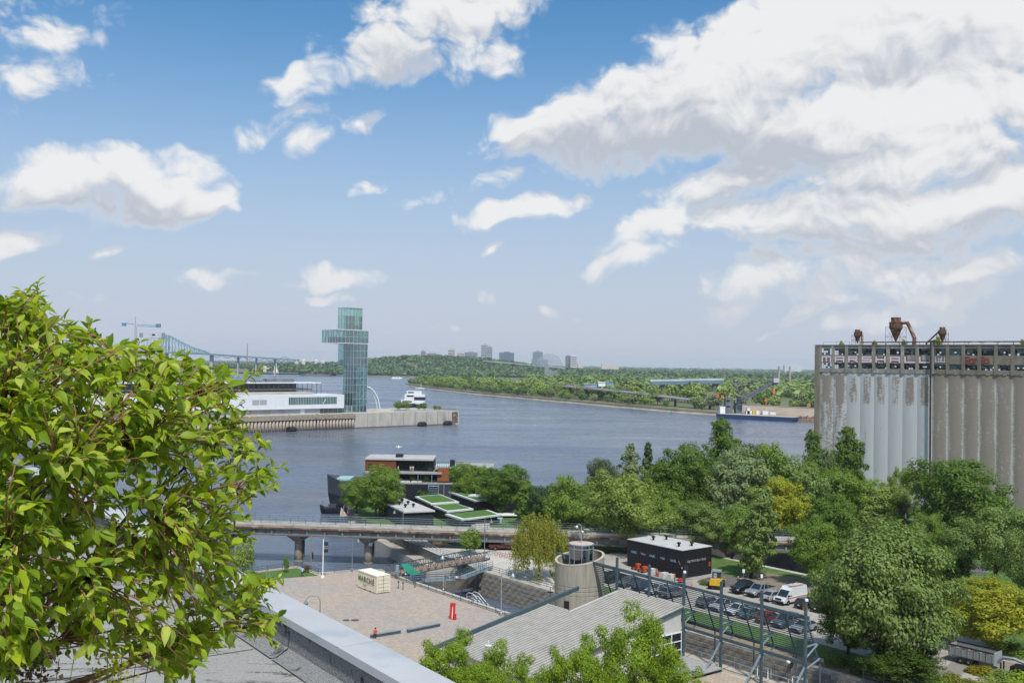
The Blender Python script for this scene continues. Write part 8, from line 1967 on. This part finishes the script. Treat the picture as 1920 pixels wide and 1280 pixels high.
# one leaf: folded along the midrib, curling at the tip
def leaf_template(curl, fold):
    xs = [0, .12, .30, .52, .76, .90, 1.0]; ws = [0, .035, .185, .225, .145, .05, 0]; z = lambda x: -curl*x*x
    v = []; f = []
    for x, w_ in zip(xs, ws): v += [(x, -w_, z(x)+fold*w_), (x, 0, z(x)), (x, w_, z(x)+fold*w_)]
    for i in range(len(xs)-1):
        a = 3*i; f += [(a, a+3, a+4, a+1), (a+1, a+4, a+5, a+2)]
    return np.array(v), f
TPL = [leaf_template(c, fo) for c, fo in ((.25, .45), (.4, .3), (.12, .6), (.55, .4))]
def leaf_me(ti):
    v, f = TPL[ti]; me = bpy.data.meshes.new('leaf'); me.from_pydata([tuple(x) for x in v], [], f); me.materials.append(apple); me.polygons.foreach_set('use_smooth', [True]*len(f)); me.update(); return me
LM = [leaf_me(i) for i in range(4)]
def lcol(p):
    k = ra.random()
    c = (.29, .385, .022) if k < .55 else (.185, .29, .02) if k < .80 else (.40, .47, .08)
    j = ra.uniform(.8, 1.15); return tuple(x*j for x in c)
camp = V((0, 0, CZ))
def vis(l):
    d = l[0]-camp; px = 960+F*(d.dot(cr))/d.dot(cf); return l[3]/d.dot(cf)*(1 if px > -20 else .2)
leaves.sort(key=vis, reverse=True)
Mi = ROOT[at_]
def frame(l): p, d, nrm, s_ = l; return Matrix.Translation(p) @ (Matrix((d, nrm.cross(d), nrm)).transposed().to_4x4()) @ Matrix.Scale(s_, 4)
for l in leaves[:300]:
    o = bpy.data.objects.new('leaf', LM[ra.randrange(4)]); link(o, at_); o.matrix_basis = Mi @ frame(l); o.color = (*lcol(l[0]), 1)
for grp_c in range(3):
    vs, fs, off = [], [], 0
    for i, l in enumerate(leaves[300:]):
        k = (i*7) % 20; g = 0 if k < 10 else 1 if k < 17 else 2
        if g != grp_c: continue
        v, f = TPL[ra.randrange(4)]; M_ = np.array(Mi @ frame(l)); vs.append(v @ M_[:3, :3].T+M_[:3, 3]); fs += [tuple(a+off for a in q) for q in f]; off += len(v)
    me = bpy.data.meshes.new('leaves'); me.from_pydata(np.concatenate(vs).tolist(), [], fs); me.materials.append(apple); me.polygons.foreach_set('use_smooth', [True]*len(fs)); me.update()
    o = obj('leaves', me, at_, col=[(.28, .375, .022), (.18, .28, .02), (.38, .455, .075)][grp_c]); o['kind'] = 'stuff'
# small flowering plant in the roof planter
for (px, py, Y, col, lab) in ((62, 1250, 2.9, (.10, .065, .04), 'brown seed head cluster under the apple branches'), (215, 1250, 3.2, (.42, .42, .05), 'yellow flowering sprig under the apple branches')):
    e = at(px, py, Y); r_ = thing('flowering_plant', lab, 'plant', (e.x, Y, ZD)); b = MB()
    for k in range(5): b.path([(e.x+.02*k-.04, Y, ZD), e+V((.03*k-.06, .02*k, -.15)), e+V((.035*k-.07, .03*k, .02*(k % 3)))], .0014, 4)
    part(b, 'stem', mat('green_stem', (.12, .16, .03), None, 20, .7), r_); nl_ = 160; C = np.array(tuple(e))+na.normal(0, .035, (nl_, 3)); me = leaf_mesh('flower_head', C-np.array([e.x, Y, ZD]), na.normal(size=(nl_, 3)), .016, leafm, na); obj('flower_head', me, r_, col=col)['kind'] = 'stuff'
# ================================================================== haze
b = MB(); b.par((-20050, -320, -2), (40100, 0, 0), (0, 20370, 0), (0, 0, 190))
hm = bpy.data.materials.new('haze'); hm.use_nodes = True; t = hm.node_tree; t.nodes.clear()
pv = nd(t, 'ShaderNodeVolumePrincipled'); pv.inputs['Color'].default_value = (.80, .87, 1.0, 1); pv.inputs['Density'].default_value = 5.5e-5; pv.inputs['Anisotropy'].default_value = .2
om = nd(t, 'ShaderNodeOutputMaterial'); t.links.new(pv.outputs[0], om.inputs['Volume'])
hz = struct(b, 'haze', hm); hz['kind'] = 'stuff'
